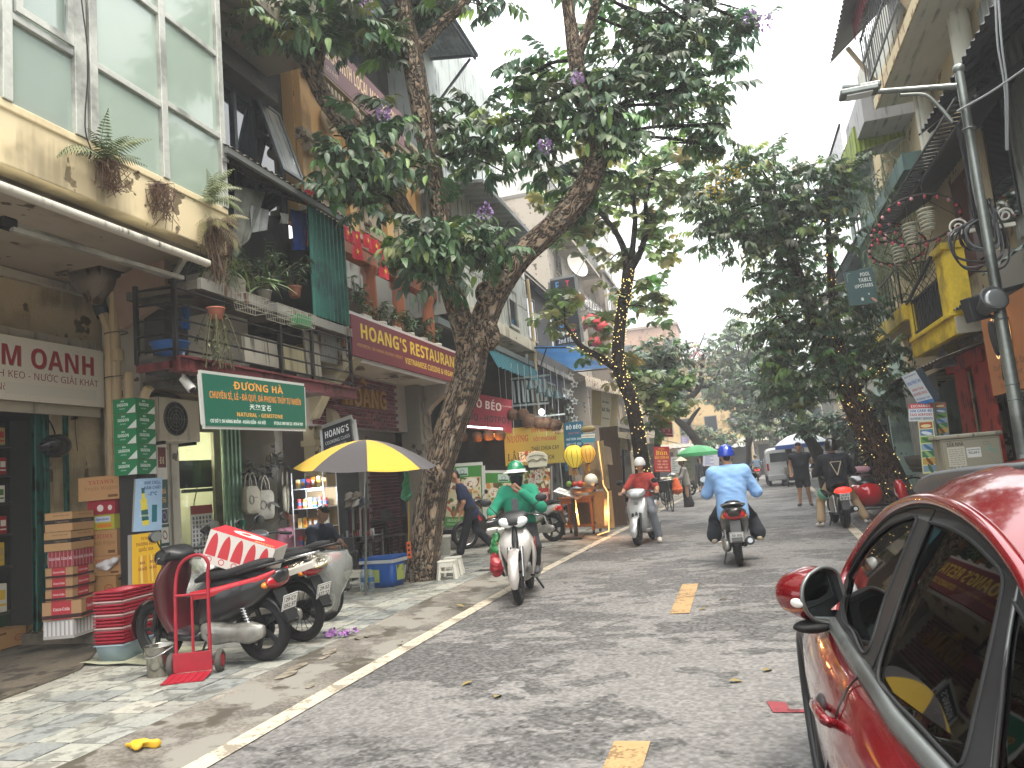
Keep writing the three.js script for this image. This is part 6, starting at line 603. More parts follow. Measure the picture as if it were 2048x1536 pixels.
function spray(n,len,wid,L,o={}){const G=[tube([[0,0,0],[0,0.02,L*0.5],[0,-L*0.12,L]],0.004,6,3)];for(let i=0;i<n;i++){const t=o.whorl?0.9:0.2+0.8*i/n,s=i%2?1:-1,last=i===n-1&&!o.whorl;G.push(put(leafGeo(len*rnd(0.75,1.1),wid*rnd(0.85,1.1),o.droop??0.35,0.22,o.tip??1.3,4),[0,0.02*Math.sin(t*3)-L*0.12*t*t,L*t],[rnd(-0.1,0.55)+(o.pitch??0.15),last?0:o.whorl?i*2.4:s*rnd(0.75,1.25),rnd(-0.3,0.3)]));}return join(G,true);}
function crown(tree,blobs,protos,cols,o={}){
const items=[];seed=o.sd??5;for(const[px,py,rx,ry,d]of blobs){const n=Math.max(4,Math.round((o.dens??4)*rx*ry*3.14/((o.px??45)**2)));for(let i=0;i<n;i++){let a,b,c;do{a=rnd(-1,1);b=rnd(-1,1);c=rnd(-1,1);}while(a*a+b*b+c*c>1);items.push([onD(px+a*rx,py+b*ry,d+c*(rx+ry)/2/1539*d),b]);}}
protos.forEach((g,k)=>{const L=items.filter((_,i)=>i%protos.length===k),m=new THREE.InstancedMesh(g,o.mat||(o.mat=new THREE.MeshPhysicalMaterial({roughness:0.5,transmission:0.5,thickness:0})),L.length),c=new THREE.Color();L.forEach(([p],i)=>{E3.set(rnd(-0.7,0.6),rnd(6.283),rnd(-0.5,0.5),'YXZ');M4.compose(p,Q4.setFromEuler(E3),V(1,1,1).multiplyScalar(rnd(0.7,1.15)));m.setMatrixAt(i,M4);const q=rnd()<(o.light??0.12)?cols[1]:cols[0];c.setRGB(q[0]*rnd(0.7,1.25),q[1]*rnd(0.75,1.25),q[2]*rnd(0.7,1.3));m.setColorAt(i,c);});m.name='crown';m.userData.kind='stuff';tree.add(m);});
return items;
}
function branches(tree,limbs,blobs,m,r=0.03,per=4){seed=12;const S=limbs.flatMap(l=>new THREE.CatmullRomCurve3(l.map(p=>V(p[0],p[1],p[2]))).getPoints(14));for(const[px,py,rx,ry,d]of blobs){const c=onD(px,py,d);let b=S[0];for(const q of S)if(q.distanceTo(c)<b.distanceTo(c))b=q;const k=d/1539,G=[tube([b,b.clone().lerp(c,0.5).add(V(0,0.08,0)),c],r,10,6)];for(let i=0;i<per;i++){const e=onD(px+rnd(-0.8,0.8)*rx,py+rnd(-0.8,0.8)*ry,d+rnd(-0.6,0.6)*rx*k),s=b.clone().lerp(c,rnd(0.4,1));G.push(tube([s,s.clone().lerp(e,0.5).add(V(0,0.05,0)),e],r*0.4,8,4));}M('branch',G,m,tree);}}
const pxl=(d)=>([x,y,w,dd])=>{const D=dd??d,p=onD(x,y,D);return[p.x,p.y,p.z,w/2/1539*D];};
seed=3;
{
const t=thing('flowering_tree','big leaning tree with forked trunk and purple blossom on the left pavement','tree'),L=[
[[846,1185,100],[847,1160,74],[851,1090,62],[868,980,60],[900,860,62],[936,760,66],[946,690,68],[962,640,56]],
[[948,705,56],[985,600,52],[1040,515,50],[1110,450,50],[1165,385,50],[1192,320,46],[1188,260,46],[1165,190,34],[1150,110,30],[1140,40,24],[1125,-60,20]],
[[942,720,50],[924,650,48],[902,570,46],[888,480,44],[872,380,42],[852,270,44],[836,180,44],[822,100,44],[812,50,36],[800,-50,26]],
[[890,520,40],[860,490,36],[820,440,36],[780,375,36],[740,320,36],[690,250,38],[645,190,36],[610,110,34],[570,40,28],[540,-40,24]],
[[632,165,26],[640,100,24],[655,30,20],[660,-50,16]],[[822,110,26],[850,85,26],[880,50,24],[925,10,20],[960,-40,14]],[[1150,120,24],[1175,60,22],[1195,0,20],[1215,-60,14]]].map((a,i)=>a.map(pxl(11.9)));
L.forEach((l,i)=>M(i?'limb':'trunk',limb(l,i?44:60,16,i?0.14:0.16),barkM,t,true));for(const g of[sph(0.17,onD(972,588,11.75).toArray(),[1,1.2,1]),sph(0.2,onD(975,670,11.75).toArray(),[1,1.3,0.8]),sph(0.15,onD(868,945,11.7).toArray(),[0.9,1.3,1])])M('knot',g,barkM,t);
const B=[[530,20,70,40,11],[600,60,80,40,11.2],[690,40,100,45,11.4],[770,90,70,40,11.7],[850,20,70,34,12],[960,10,70,24,12.2],[700,290,50,40,11.5],[760,250,70,50,11.8],[810,330,60,40,11.5],[690,350,60,60,11.3],[740,400,60,40,11.3],[920,250,80,70,12.2],[970,300,60,60,12.2],[880,470,80,60,11.2],[870,530,75,45,11.1],[950,490,60,45,11.4],[800,500,40,40,11.2],[1000,500,40,22,11.3],[1060,150,70,55,12.2],[1080,220,90,60,12],[1060,280,60,60,12],[1150,160,60,50,12.3],[1190,230,90,60,11.7],[1240,290,70,55,12],[1260,150,80,70,12],[1330,110,90,80,12.3],[1290,50,120,50,12.4],[1400,60,90,60,12.6],[1350,210,80,50,12.3],[1410,170,60,60,12.5],[1460,120,40,30,12.6],[1420,250,40,40,12.5],[1430,290,30,30,12.5],[1180,370,40,30,12.3],[1170,420,36,22,12.2],[1480,40,60,30,12.8],[1100,340,36,36,12.2],[640,-60,160,60,11.5],[900,-80,200,60,12.2],[1250,-60,220,60,12.4],[480,10,50,40,10.9]];
const pr=[spray(10,0.2,0.085,0.46),spray(8,0.21,0.085,0.38,{droop:0.5}),spray(12,0.18,0.075,0.5,{pitch:0.35})];
crown(t,B,pr,[[0.1,0.165,0.078],[0.25,0.35,0.1]],{dens:7.5,px:50,sd:9,light:0.12});branches(t,L,B,darkBark,0.028,4);
const lg=[leafGeo(0.22,0.09,0.4,0.22,1.3,5),leafGeo(0.2,0.085,0.25,0.3,1.3,5),leafGeo(0.24,0.095,0.55,0.2,1.3,5)];lg.forEach(g=>g.userData.raw=true);const lm=['#4c6846','#41593f','#58754c','#82a058'].map(c=>leafMat(c,{r:0.45,transmission:0.25}));
seed=21;for(const[px,py,rx,ry,d,n]of[[880,490,90,70,10.7,110],[770,300,100,70,11,60],[1000,500,45,22,11.1,16],[690,330,60,60,11,24],[1190,240,80,60,11.3,40],[600,60,80,50,10.8,30]])for(let i=0;i<n;i++){const l=M('leaf',lg[i%3],lm[rnd()<0.12?3:i%3],t);l.position.copy(onD(px+rnd(-1,1)*rx*Math.sqrt(rnd()),py+rnd(-1,1)*ry*Math.sqrt(rnd()),d+rnd(-0.3,0.3)));l.rotation.set(rnd(0.1,1.2),rnd(6.28),rnd(-0.3,0.3),'YXZ');}
seed=6;for(const[px,py,s]of[[540,18,1],[735,15,1],[767,228,1],[970,424,1.15],[1155,158,0.8],[1090,292,0.9],[1500,35,1.1],[1530,45,1.2]]){const c=onD(px,py,px>1200?12.4:11),G=[];for(let i=0;i<46;i++){const a=rnd(6.28),h=rnd(-0.09,0.09),r=0.075*Math.sqrt(1-(h/0.1)**2);G.push(put(leafGeo(0.05,0.045,0.5,0.4,1,2),[c.x+r*Math.cos(a)*s,c.y+h*s,c.z+r*Math.sin(a)*s],[rnd(-1,0.3),-a+1.57,rnd(6)]));}M('flower',G,leafMat(pick(['#a98bbb','#9a7cb0','#b79ac4']),{r:0.7}),t);}
settle(t);
}
function bulbs(label,pts,r=0.012){const o=new THREE.InstancedMesh(new THREE.SphereGeometry(r,6,5),mat('#fff0b8',{emissive:'#ffd878',emissiveIntensity:0.6}),pts.length);pts.forEach((p,i)=>o.setMatrixAt(i,M4.makeTranslation(p.x,p.y,p.z)));o.name=numbered('fairy_lights');scene.add(o);tag(o,label,'string lights');o.userData.kind='stuff';}
const around=(l,n,f=1.1)=>{const c=new THREE.CatmullRomCurve3(l.map(p=>V(p[0],p[1],p[2])));return Array.from({length:n},()=>{const t=rnd(0.02,0.98),q=c.getPoint(t),k=Math.floor(t*(l.length-1)),r=lerp(l[k][3],l[k+1][3],t*(l.length-1)-k)*f,a=rnd(6.28);return q.add(V(Math.cos(a)*r,rnd(-0.1,0.1),Math.sin(a)*r));});};
{
const t=thing('almond_tree','broad leaved almond tree wrapped in warm lights beyond the blue awning','tree'),d=19.5,L=[[[1296,1035,40],[1288,960,32],[1278,880,30],[1262,800,28],[1238,735,27],[1240,650,24],[1252,580,24],[1258,540,26]],[[1256,555,18],[1248,500,14],[1232,465,12],[1205,430,10],[1180,400,6]],[[1258,550,16],[1266,490,12],[1270,430,10],[1262,380,6]],[[1258,545,16],[1280,505,13],[1292,460,11],[1292,400,8],[1310,340,5]],[[1240,740,20],[1200,715,14],[1160,690,10],[1130,650,6]]].map(a=>a.map(pxl(d)));
L.forEach((l,i)=>M(i?'limb':'trunk',limb(l,30,10),darkBark,t,true));
const B=[[1110,400,50,30],[1160,440,70,35],[1140,480,60,25],[1230,400,80,40],[1230,340,80,35],[1310,370,80,45],[1350,310,50,30],[1380,360,40,30],[1310,450,50,40],[1330,510,40,30],[1300,580,36,36],[1310,620,36,24],[1220,520,30,26],[1130,600,55,26],[1110,640,40,18],[1200,640,40,26],[1190,700,36,24],[1230,590,26,24],[1270,760,40,30],[1320,770,60,36],[1340,810,44,30],[1300,830,36,36],[1250,720,30,20],[1160,360,50,30],[1400,320,30,20],[1180,460,40,16]].map(b=>[...b,d+0.3]);
seed=14;crown(t,B,[spray(8,0.29,0.16,0.26,{whorl:1,tip:0.62,droop:0.15,pitch:-0.1}),spray(7,0.26,0.15,0.3,{whorl:1,tip:0.62})],[[0.22,0.29,0.12],[0.42,0.47,0.16]],{mat:new THREE.MeshPhysicalMaterial({roughness:0.5,transmission:0.55,thickness:0}),dens:6,px:36,sd:10,light:0.3});branches(t,L,B,darkBark,0.018,2);settle(t);
bulbs('warm fairy lights wound round the almond tree trunk',[...around(L[0],330),...around(L[4],50)],0.013);
}
{
const t=thing('leaning_tree','dense tree leaning over the road from the right pavement with fairy lights','tree'),d=17,L=[[[1822,1075,96],[1805,1020,74],[1785,975,64],[1762,920,58],[1735,860,52],[1705,800,46],[1682,745,40],[1645,670,32],[1605,580,26],[1575,480,20],[1560,400,14]],[[1690,765,26],[1680,700,22],[1668,620,18],[1660,520,14],[1655,420,8]],[[1640,670,22],[1590,660,16],[1555,620,12]],[[1700,790,20],[1740,750,12],[1780,720,8]]].map(a=>a.map(pxl(d)));
L.forEach((l,i)=>M(i?'limb':'trunk',limb(l,40,12),new THREE.MeshStandardMaterial({map:T.bark,color:'#a88f80',roughness:0.95,bumpMap:T.barkB,bumpScale:0.03}),t,true));
const B=[[1450,400,70,60],[1530,350,90,50],[1540,420,110,60],[1630,380,80,60],[1680,350,50,40],[1480,470,90,50],[1560,500,100,50],[1640,450,80,50],[1420,450,40,40],[1600,560,80,50],[1540,570,50,40],[1540,650,60,40],[1610,650,80,50],[1680,600,70,40],[1740,610,50,24],[1690,680,90,50],[1630,730,80,50],[1720,750,80,50],[1780,700,40,30],[1790,770,30,20],[1560,700,50,40],[1600,790,70,40],[1570,760,50,40],[1760,820,40,26],[1500,310,60,26],[1400,400,30,30]].map(b=>[...b,d]);
seed=15;const pr=[spray(12,0.19,0.06,0.5,{droop:0.45,pitch:0.3}),spray(10,0.17,0.065,0.42,{droop:0.3})];
crown(t,B,pr,[[0.115,0.18,0.082],[0.3,0.38,0.1]],{dens:10,px:39,sd:11,light:0.14});branches(t,L,B,darkBark,0.022,3);
seed=4;for(const[px,py]of[[1460,350],[1420,385],[1440,380],[1490,345]]){const c=onD(px,py,16.7);M('seed_spray',Array.from({length:40},()=>sph(0.018,[c.x+rnd(-0.25,0.25),c.y+rnd(-0.12,0.16),c.z+rnd(-0.2,0.2)],[1,1,1],undefined,5)),mat('#c9a93a'),t);}
settle(t);bulbs('white fairy lights wound round the leaning tree on the right',[...around(L[0].slice(0,8),200),...around(L[1],50),...around(L[3],40)],0.011);
}

const farT=(label,d,trunk,B,cols,len,o={})=>{const t=thing('street_tree',label,'tree'),L=trunk.map(a=>a.map(pxl(d))),bl=B.map(b=>[b[0],b[1],b[2],b[3],b[4]??d]);L.forEach((l,i)=>M(i?'limb':'trunk',limb(l,24,8),darkBark,t,true));seed=30+d;if(bl.length){crown(t,bl,[spray(10,len,len*0.4,len*2.2,{droop:0.4}),spray(8,len,len*0.42,len*1.8)],cols,{dens:(o.dens??5)*2.6,px:len*2.2/d*1539,sd:d,light:o.light??0.2});branches(t,L,bl,darkBark,0.04,2);}return settle(t);};
const G1=[[0.1,0.17,0.085],[0.23,0.31,0.1]],G2=[[0.19,0.25,0.15],[0.28,0.33,0.17]];
farT('round dense green tree behind the almond tree',28,[[[1312,1000,14],[1316,860,12],[1322,760,10]]],[[1300,720,50,40],[1340,710,40,40],[1330,760,45,40],[1280,760,40,40],[1350,790,24,30]],G1,0.22);
farT('twisted old tree with thin foliage over the left pavement far off',40,[[[1426,985,26],[1412,920,22],[1395,885,18],[1372,855,16],[1352,835,12],[1370,805,14],[1398,775,13],[1405,730,9]],[[1372,855,10],[1388,830,8],[1400,815,5]],[[1398,775,8],[1420,770,6],[1440,740,4]]],[[1400,730,34,30],[1430,760,34,24],[1380,760,20,20],[1410,700,24,20]],G2,0.22,{dens:1.6});
farT('tall pale green tree rising in the middle distance',50,[[[1500,960,12],[1495,860,10],[1485,740,8]]],[[1470,690,50,40],[1460,740,50,40],[1520,730,60,40],[1490,790,60,36],[1470,660,24,24],[1540,780,50,30],[1440,790,30,26]],G2,0.3);
farT('dark green tree overhanging the road behind the white van',36,[[[1585,960,14],[1570,860,12],[1555,790,9]]],[[1540,760,50,40],[1580,800,60,30],[1530,820,40,26],[1600,850,50,24],[1560,720,40,30]],G1,0.24);
farT('small spreading tree at the end of the street',46,[[[1494,955,8],[1498,900,7],[1506,870,5]],[[1498,900,5],[1488,880,4]]],[[1500,850,40,22],[1530,860,30,18],[1480,840,26,16]],G2,0.26);
farT('low green tree over the far left awnings',44,[[[1424,940,7],[1428,900,6],[1430,880,4]]],[[1420,872,40,16],[1450,880,30,16],[1395,866,20,12]],G2,0.24);farT('dark leaning tree beside the white parasol',27,[[[1660,975,40],[1642,920,30],[1622,885,22],[1600,860,14]]],[[1610,850,50,22],[1650,845,40,20]],G1,0.2);
farT('bare topped tree with red blossom on the skyline',62,[[[1385,800,8],[1378,720,6],[1372,680,4]],[[1380,730,4],[1400,690,3],[1410,665,2]],[[1378,720,4],[1355,690,3],[1345,672,2]]],[[1392,690,10,10],[1395,706,14,8],[1425,715,20,6]],[[0.42,0.09,0.07],[0.3,0.14,0.1]],0.3,{dens:2});
{const t=thing('creeper_hedge','dark green creeper column beside the leaning tree','plant');seed=8;crown(t,[[1715,850,26,40,17.5],[1708,910,24,40,17.5],[1740,900,24,50,17.8],[1735,960,24,30,17.6],[1712,965,16,26,17.2]],[spray(9,0.1,0.05,0.26)],[[0.05,0.08,0.04],[0.1,0.15,0.06]],{dens:5,px:24,sd:3});M('stem',[tube([onD(1715,1000,17.6),onD(1712,900,17.6),onD(1715,820,17.6)],0.04),tube([onD(1738,1000,17.8),onD(1740,900,17.8),onD(1735,840,17.8)],0.03)],darkBark,t);settle(t);}
// ---------------------------------------------------------------- parked red car at the right edge
{
const t=thing('parked_car','dusty red hatchback parked at the right edge with its mirror folded out','car'),CX=0.93,pl=(z)=>z<-2.2?0.022*(z+2.2)**2:0.15*(z+2.2)**2,yb=(z)=>0.905-0.06*Math.max(0,z+2.0),xb=(z)=>0.225+pl(z),gx=(y,z)=>xb(z)+Math.max(0,y-yb(z))*0.55;
const march=(px,py,f)=>{const d=ray(px,py),c=camera.position,P=(t)=>c.clone().addScaledVector(d,t);let t=0.8;while(t<6&&f(P(t))<0)t+=0.02;let a=t-0.02;for(let i=0;i<20;i++){const m=(a+t)/2;f(P(m))<0?a=m:t=m;}return P(t);};
const hitC=(px,py)=>march(px,py,p=>p.x-gx(p.y,p.z));
const paintT=rep(dataTex(512,512,(x,y)=>{const d=sst(0.5,0.75,fbm(x,y,6,6,301))*0.35+0.16*fbm(x,y,90,2,305);return mix3([0.47,0.055,0.095],[0.46,0.3,0.28],d*0.7);}),0.9),roughT=rep(dataTex(512,512,(x,y)=>0.25+0.5*sst(0.45,0.8,fbm(x,y,6,6,301)),false),0.9);
const red=new THREE.MeshPhysicalMaterial({map:paintT,roughness:0.55,roughnessMap:roughT,metalness:0.25,clearcoat:1,clearcoatRoughness:0.06}),trim=mat('#2b2c2f',{r:0.45,map:T.worn}),grey=mat('#7b7f80',{r:0.35,m:0.6,map:T.worn}),glass=mat('#3c4244',{r:0.02,transmission:1,thickness:0,ior:1.55,specularIntensity:1,color:'#38403f'}),black=mat('#131415',{r:0.7});

const prof=[[0.22,0.09],[0.1,0.12],[-0.02,0.3],[-0.082,0.5],[-0.092,0.68],[-0.086,0.78],[-0.06,0.84],[-0.026,0.885],[0,1]];
const zs=[-4.45,-4.4,-4.25,-4.0,-3.7,-3.4,-3.1,-2.85,-2.6,-2.3,-2.0,-1.7,-1.4,-1.1,-0.85,-0.68,-0.6],deck=(z)=>z<-2.85?lerp(0.885,0.66,sst(-2.85,-4.5,z)**1.0)+0:yb(z);
M('body',skin(zs.map(z=>{const e=Math.max(sst(-4.1,-4.5,z)*0.3,sst(-0.9,-0.58,z)*0.12),top=deck(z),L=prof.map(([o,y],i)=>V(xb(z)+o+e,i===prof.length-1?top:Math.min(y*(z<-2.85?lerp(1,top/0.9,0.9):1),top-0.01)+(i>5&&z>-2.85?(yb(z)-0.91)*(i-5)/3:0),z));const mid=[V(xb(z)+0.2+e,top+(z<-2.85?0.03:0),z),V(CX,top+(z<-2.85?0.05:0),z)];const half=[...L,...mid];return[...half,...half.slice(0,-1).reverse().map(q=>V(2*CX-q.x,q.y,q.z))];})),red,t);

const flat=(pts,holes=[],off=0)=>{const C=(a)=>{const P=a.map(([x,y])=>{const q=hitC(x,y);return new THREE.Vector2(q.z,q.y);}),c=new THREE.SplineCurve([...P,P[0]]),o=[];for(let i=0;i<P.length;i++)for(let k=0;k<3;k++){const f=(i+k/3)/P.length;o.push(c.getPoint(f));}return o;};const s=new THREE.Shape(C(pts));for(const h of holes)s.holes.push(new THREE.Path(C(h)));const g=new THREE.ShapeGeometry(s),P=g.attributes.position;for(let i=0;i<P.count;i++){const z=P.getX(i),y=P.getY(i);P.setXYZ(i,gx(y,z)+off,y,z);}g.computeVertexNormals();return g;};
const g1=[[1690,1182],[1698,1150],[1736,1090],[1776,1053],[1810,1038],[1834,1036],[1815,1088],[1770,1200],[1733,1306],[1704,1262],[1685,1235]],g2=[[1860,1045],[1900,1056],[1937,1077],[1975,1112],[2006,1152],[1998,1215],[1980,1300],[1955,1410],[1925,1528],[1898,1516],[1841,1455],[1784,1396],[1756,1348],[1790,1230],[1825,1130]],g3=[[2027,1200],[2060,1265],[2080,1400],[2050,1590],[1990,1590],[2003,1400],[2014,1290]];
const outer=[[1672,1236],[1680,1200],[1692,1155],[1725,1095],[1770,1040],[1815,1014],[1868,1010],[1925,1033],[1978,1075],[2020,1125],[2060,1190],[2110,1330],[2120,1500],[2100,1640],[1990,1640],[1880,1528],[1800,1440],[1735,1345]];
const arc=new THREE.CatmullRomCurve3(outer.slice(0,12).map(([x,y])=>hitC(x,y))).getPoints(40);
M('window_frame',flat(outer,[g1,g2,g3]),trim,t);M('window_seal',[g1,g2,g3].map(g=>tube([...g,g[0]].map(([x,y])=>hitC(x,y)),0.005,90,5)),black,t);
for(const g of[g1,g2,g3])M('window',flat(g,[],0.006),glass,t);M('pillar_joint',tube([[1873,1014],[1845,1080],[1795,1210],[1745,1335]].map(([x,y])=>hitC(x,y).add(V(-0.001,0,0))),0.003,30,5),black,t);M('rear_joint',tube([[2040,1160],[2020,1260],[2005,1370],[1985,1536]].map(([x,y])=>hitC(x,y)),0.004,30,5),grey,t);
M('belt_trim',skin([[1668,1238],[1700,1290],[1735,1340],[1800,1436],[1880,1524],[1990,1640]].map(([x,y])=>{const q=hitC(x,y);return[V(q.x-0.012,q.y+0.012,q.z),V(q.x-0.024,q.y-0.004,q.z),V(q.x-0.022,q.y-0.03,q.z),V(q.x+0.01,q.y-0.03,q.z),V(q.x+0.012,q.y+0.01,q.z)];})),grey,t);

const RN=12,roofRings=arc.filter(q=>q.z>-2.42).map(q=>{const R=[];for(let i=0;i<=RN;i++){const f=i/RN,x=lerp(q.x-0.008,2*CX-q.x+0.008,f),h=Math.sin(Math.PI*f);R.push(V(x,q.y+0.115*h**0.55*sst(-2.6,-2.2,q.z),q.z));}return R;});
M('roof',skin(roofRings,false),red,t);M('roof_arch',tube(arc.map(q=>q.clone().add(V(0.004,0.012,-0.004))),0.017,60,10),red,t);M('arch_seal',tube(arc.map(q=>q.clone().add(V(-0.004,-0.004,0))),0.006,60,6),black,t);
const wz=arc.filter(q=>q.z<=-2.4);M('windscreen',skin(wz.map(q=>[V(q.x,q.y,q.z),V(CX,q.y+0.09,q.z-0.12),V(2*CX-q.x,q.y,q.z)]),false),glass,t);
const rr=[[1837,977],[1846,962],[1870,951],[1920,944],[1985,938],[2060,934]].map(([x,y],i)=>onX(x,y,[0.6,0.6,0.605,0.61,0.615,0.62][i]));M('roof_rail',[skin(rr.map((q,i)=>{const h=i?0.02:0.004;return[V(q.x-0.015,q.y-h*2.2,q.z),V(q.x-0.018,q.y,q.z),V(q.x,q.y+h*0.6,q.z),V(q.x+0.03,q.y,q.z),V(q.x+0.03,q.y-h*2.2,q.z)];}))],mat('#55585a',{r:0.4,m:0.4}),t);

const mc=onZ(1632,1193,-2.66),mi=new THREE.Group();{const O=[[-0.05,0.066],[0,0.084],[0.05,0.07],[0.07,0.02],[0.09,-0.065],[0.04,-0.076],[-0.045,-0.056],[-0.078,-0.01],[-0.075,0.035]],cv=new THREE.SplineCurve([...O,O[0]].map(q=>new THREE.Vector2(...q))).getPoints(36).slice(0,36),rg=(s,z,dx=0)=>cv.map(q=>V(q.x*s+dx,q.y*s,z));const hs=M('mirror',skin([rg(0.1,-0.11,-0.01),rg(0.6,-0.1,-0.01),rg(0.9,-0.07,-0.005),rg(1.06,-0.02),rg(1.04,0.03),rg(0.97,0.034),rg(0.93,0.01),rg(0.1,0.008)]),red,t);hs.position.copy(mc);hs.rotation.set(0,0.75,-0.08,'YXZ');hs.scale.set(1.15,1.05,1.1);M('mirror_rim',tube(rg(1.03,0.03),0.006,70,6,true),grey,hs);M('mirror_inner',skin([rg(0.96,0.03),rg(0.9,0.012)],true,false),trim,hs);M('mirror_glass',skin([rg(0.9,0.013),rg(0.02,0.014)],true,false),mat('#aab2b4',{r:0.03,m:1}),hs);M('indicator',sph(0.02,[-0.083,-0.012,0.01],[0.4,0.7,1.2]),mat('#d9d6d0',{r:0.1}),hs);M('mirror_foot',loft([[-0.05,-0.01,0.06,0.03,0,0.06],[-0.06,0.0,0.14,0.045,0,0.1]],12),black,hs);M('mirror_base',sph(0.04,[-0.02,-0.085,0.0],[1.6,0.5,1]),black,hs);}
M('mirror_sail',flat([[1666,1236],[1675,1205],[1694,1150],[1700,1165],[1690,1205],[1700,1262]],[],-0.004),black,t);

const off=(y)=>{let k=1;while(k<prof.length-1&&prof[k][1]<y)k++;return lerp(prof[k-1][0],prof[k][0],clamp((y-prof[k-1][1])/(Math.min(prof[k][1],0.92)-prof[k-1][1]),0,1));},side=(px,py,o=0)=>march(px,py,p=>p.x+o-xb(p.z)-off(p.y));
M('door_gap',tube([[1722,1348],[1694,1380],[1670,1440],[1655,1536]].map(([x,y])=>side(x,y,0.0015)),0.0028,40,5),black,t);
const h=side(1640,1412,0.02),hb=side(1660,1440,0.02);M('door_handle',[tube([side(1630,1402,0.002),h.clone().add(V(-0.012,0,0)),hb.clone().add(V(-0.012,0,0)),side(1668,1446,0.002)],0.013,20,10)],red,t);M('handle_recess',sph(0.05,side(1650,1412,-0.012).toArray(),[0.5,0.6,1.3]),trim,t);
for(const[z,x]of[[-3.72,0.19],[-1.15,0.36]])for(const s of[0,1]){const X=s?2*CX-x:x,w=M('wheel',[torus(0.24,0.075,[X+(s?-0.07:0.07),0.31,z],[0,Math.PI/2,0],30,10)],mat('#17171a',{r:0.85}),t);M('rim',[cyl([X+(s?-0.03:0.03),0.31,z],[X+(s?-0.1:0.1),0.31,z],0.17,0.17,20),...[0,1,2,3,4].map(i=>box(0.02,0.3,0.05,[X+(s?-0.02:0.02),0.31,z],[i*1.257,0,0]))],mat('#9a9da0',{m:0.8,r:0.3}),w);M('arch_cladding',torus(0.33,0.022,[X+(s?0.0:0),0.33,z],[0,Math.PI/2,0],30,8),trim,t);}
M('sill',[bb(0.19,0.26,0.16,0.3,-3.3,-1.5,0.02)],trim,t);for(const s of[-1,1])M('headlight',sph(0.1,[CX+s*0.5,0.6,-4.3],[1.4,0.7,0.8]),mat('#c9cfd2',{r:0.1,clearcoat:1}),t);
M('dashboard',box(1.0,0.12,0.3,[CX,0.86,-2.72],undefined,0.04),black,t);for(const[x,z]of[[0.62,-2.0],[1.22,-2.0],[0.92,-1.25]])M('seat',[box(x===0.92?1:0.42,0.16,0.42,[x,0.62,z-0.1],undefined,0.06),box(x===0.92?1:0.42,0.5,0.14,[x,0.88,z+0.14],[0.2,0,0],0.06),box(0.22,0.14,0.08,[x,1.16,z+0.2],undefined,0.035)],mat('#2a2826',{r:0.8}),t);M('steering_wheel',torus(0.16,0.014,[0.62,0.92,-2.45],[-0.4,0,0]),black,t);
settle(t);
}
// ---------------------------------------------------------------- motorbikes (front toward +z, left side +x)
const rubber=mat('#161618',{r:0.85}),plast=mat('#1b1c1e',{r:0.45}),chrome=mat('#c3c5c6',{r:0.25,m:0.9}),engM=mat('#c4c3be',{r:0.35,m:0.6,map:T.worn}),lensM=mat('#dfe4e6',{r:0.08,clearcoat:1}),tailM=mat('#a3121c',{r:0.15,clearcoat:1}),amber=mat('#d9822a',{r:0.2}),mirG=mat('#aeb6ba',{r:0.04,m:1});
const plateTex=(a,b)=>canvasTex(190,140,(x,w,h)=>{x.fillStyle='#dcdcd8';x.fillRect(0,0,w,h);x.lineWidth=5;x.strokeStyle='#3a3a3a';x.strokeRect(4,4,w-8,h-8);txt(x,a,w/2,42,52,'#222',{fit:140});txt(x,b,w/2,100,58,'#222',{fit:155});});
function fenderArc(cy,cz,r,a0,a1,w,h){const st=[];for(let i=0;i<=7;i++){const a=lerp(a0,a1,i/7),e=i===0||i===7?0.5:1;st.push([cy+r*Math.sin(a),cz+r*Math.cos(a),w*e,h,a-Math.PI/2+Math.PI/2+0,0,2.4]);}return skin(st.map(([y,z,W,H],i)=>{const a=lerp(a0,a1,i/7),R=[];for(let j=0;j<12;j++){const t=j/12*6.283,d=H/2*Math.sin(t)-0.25*W*(Math.cos(t)**2)*0.5;R.push(V(W/2*Math.cos(t),y+d*Math.sin(a),z+d*Math.cos(a)));}return R;}));}
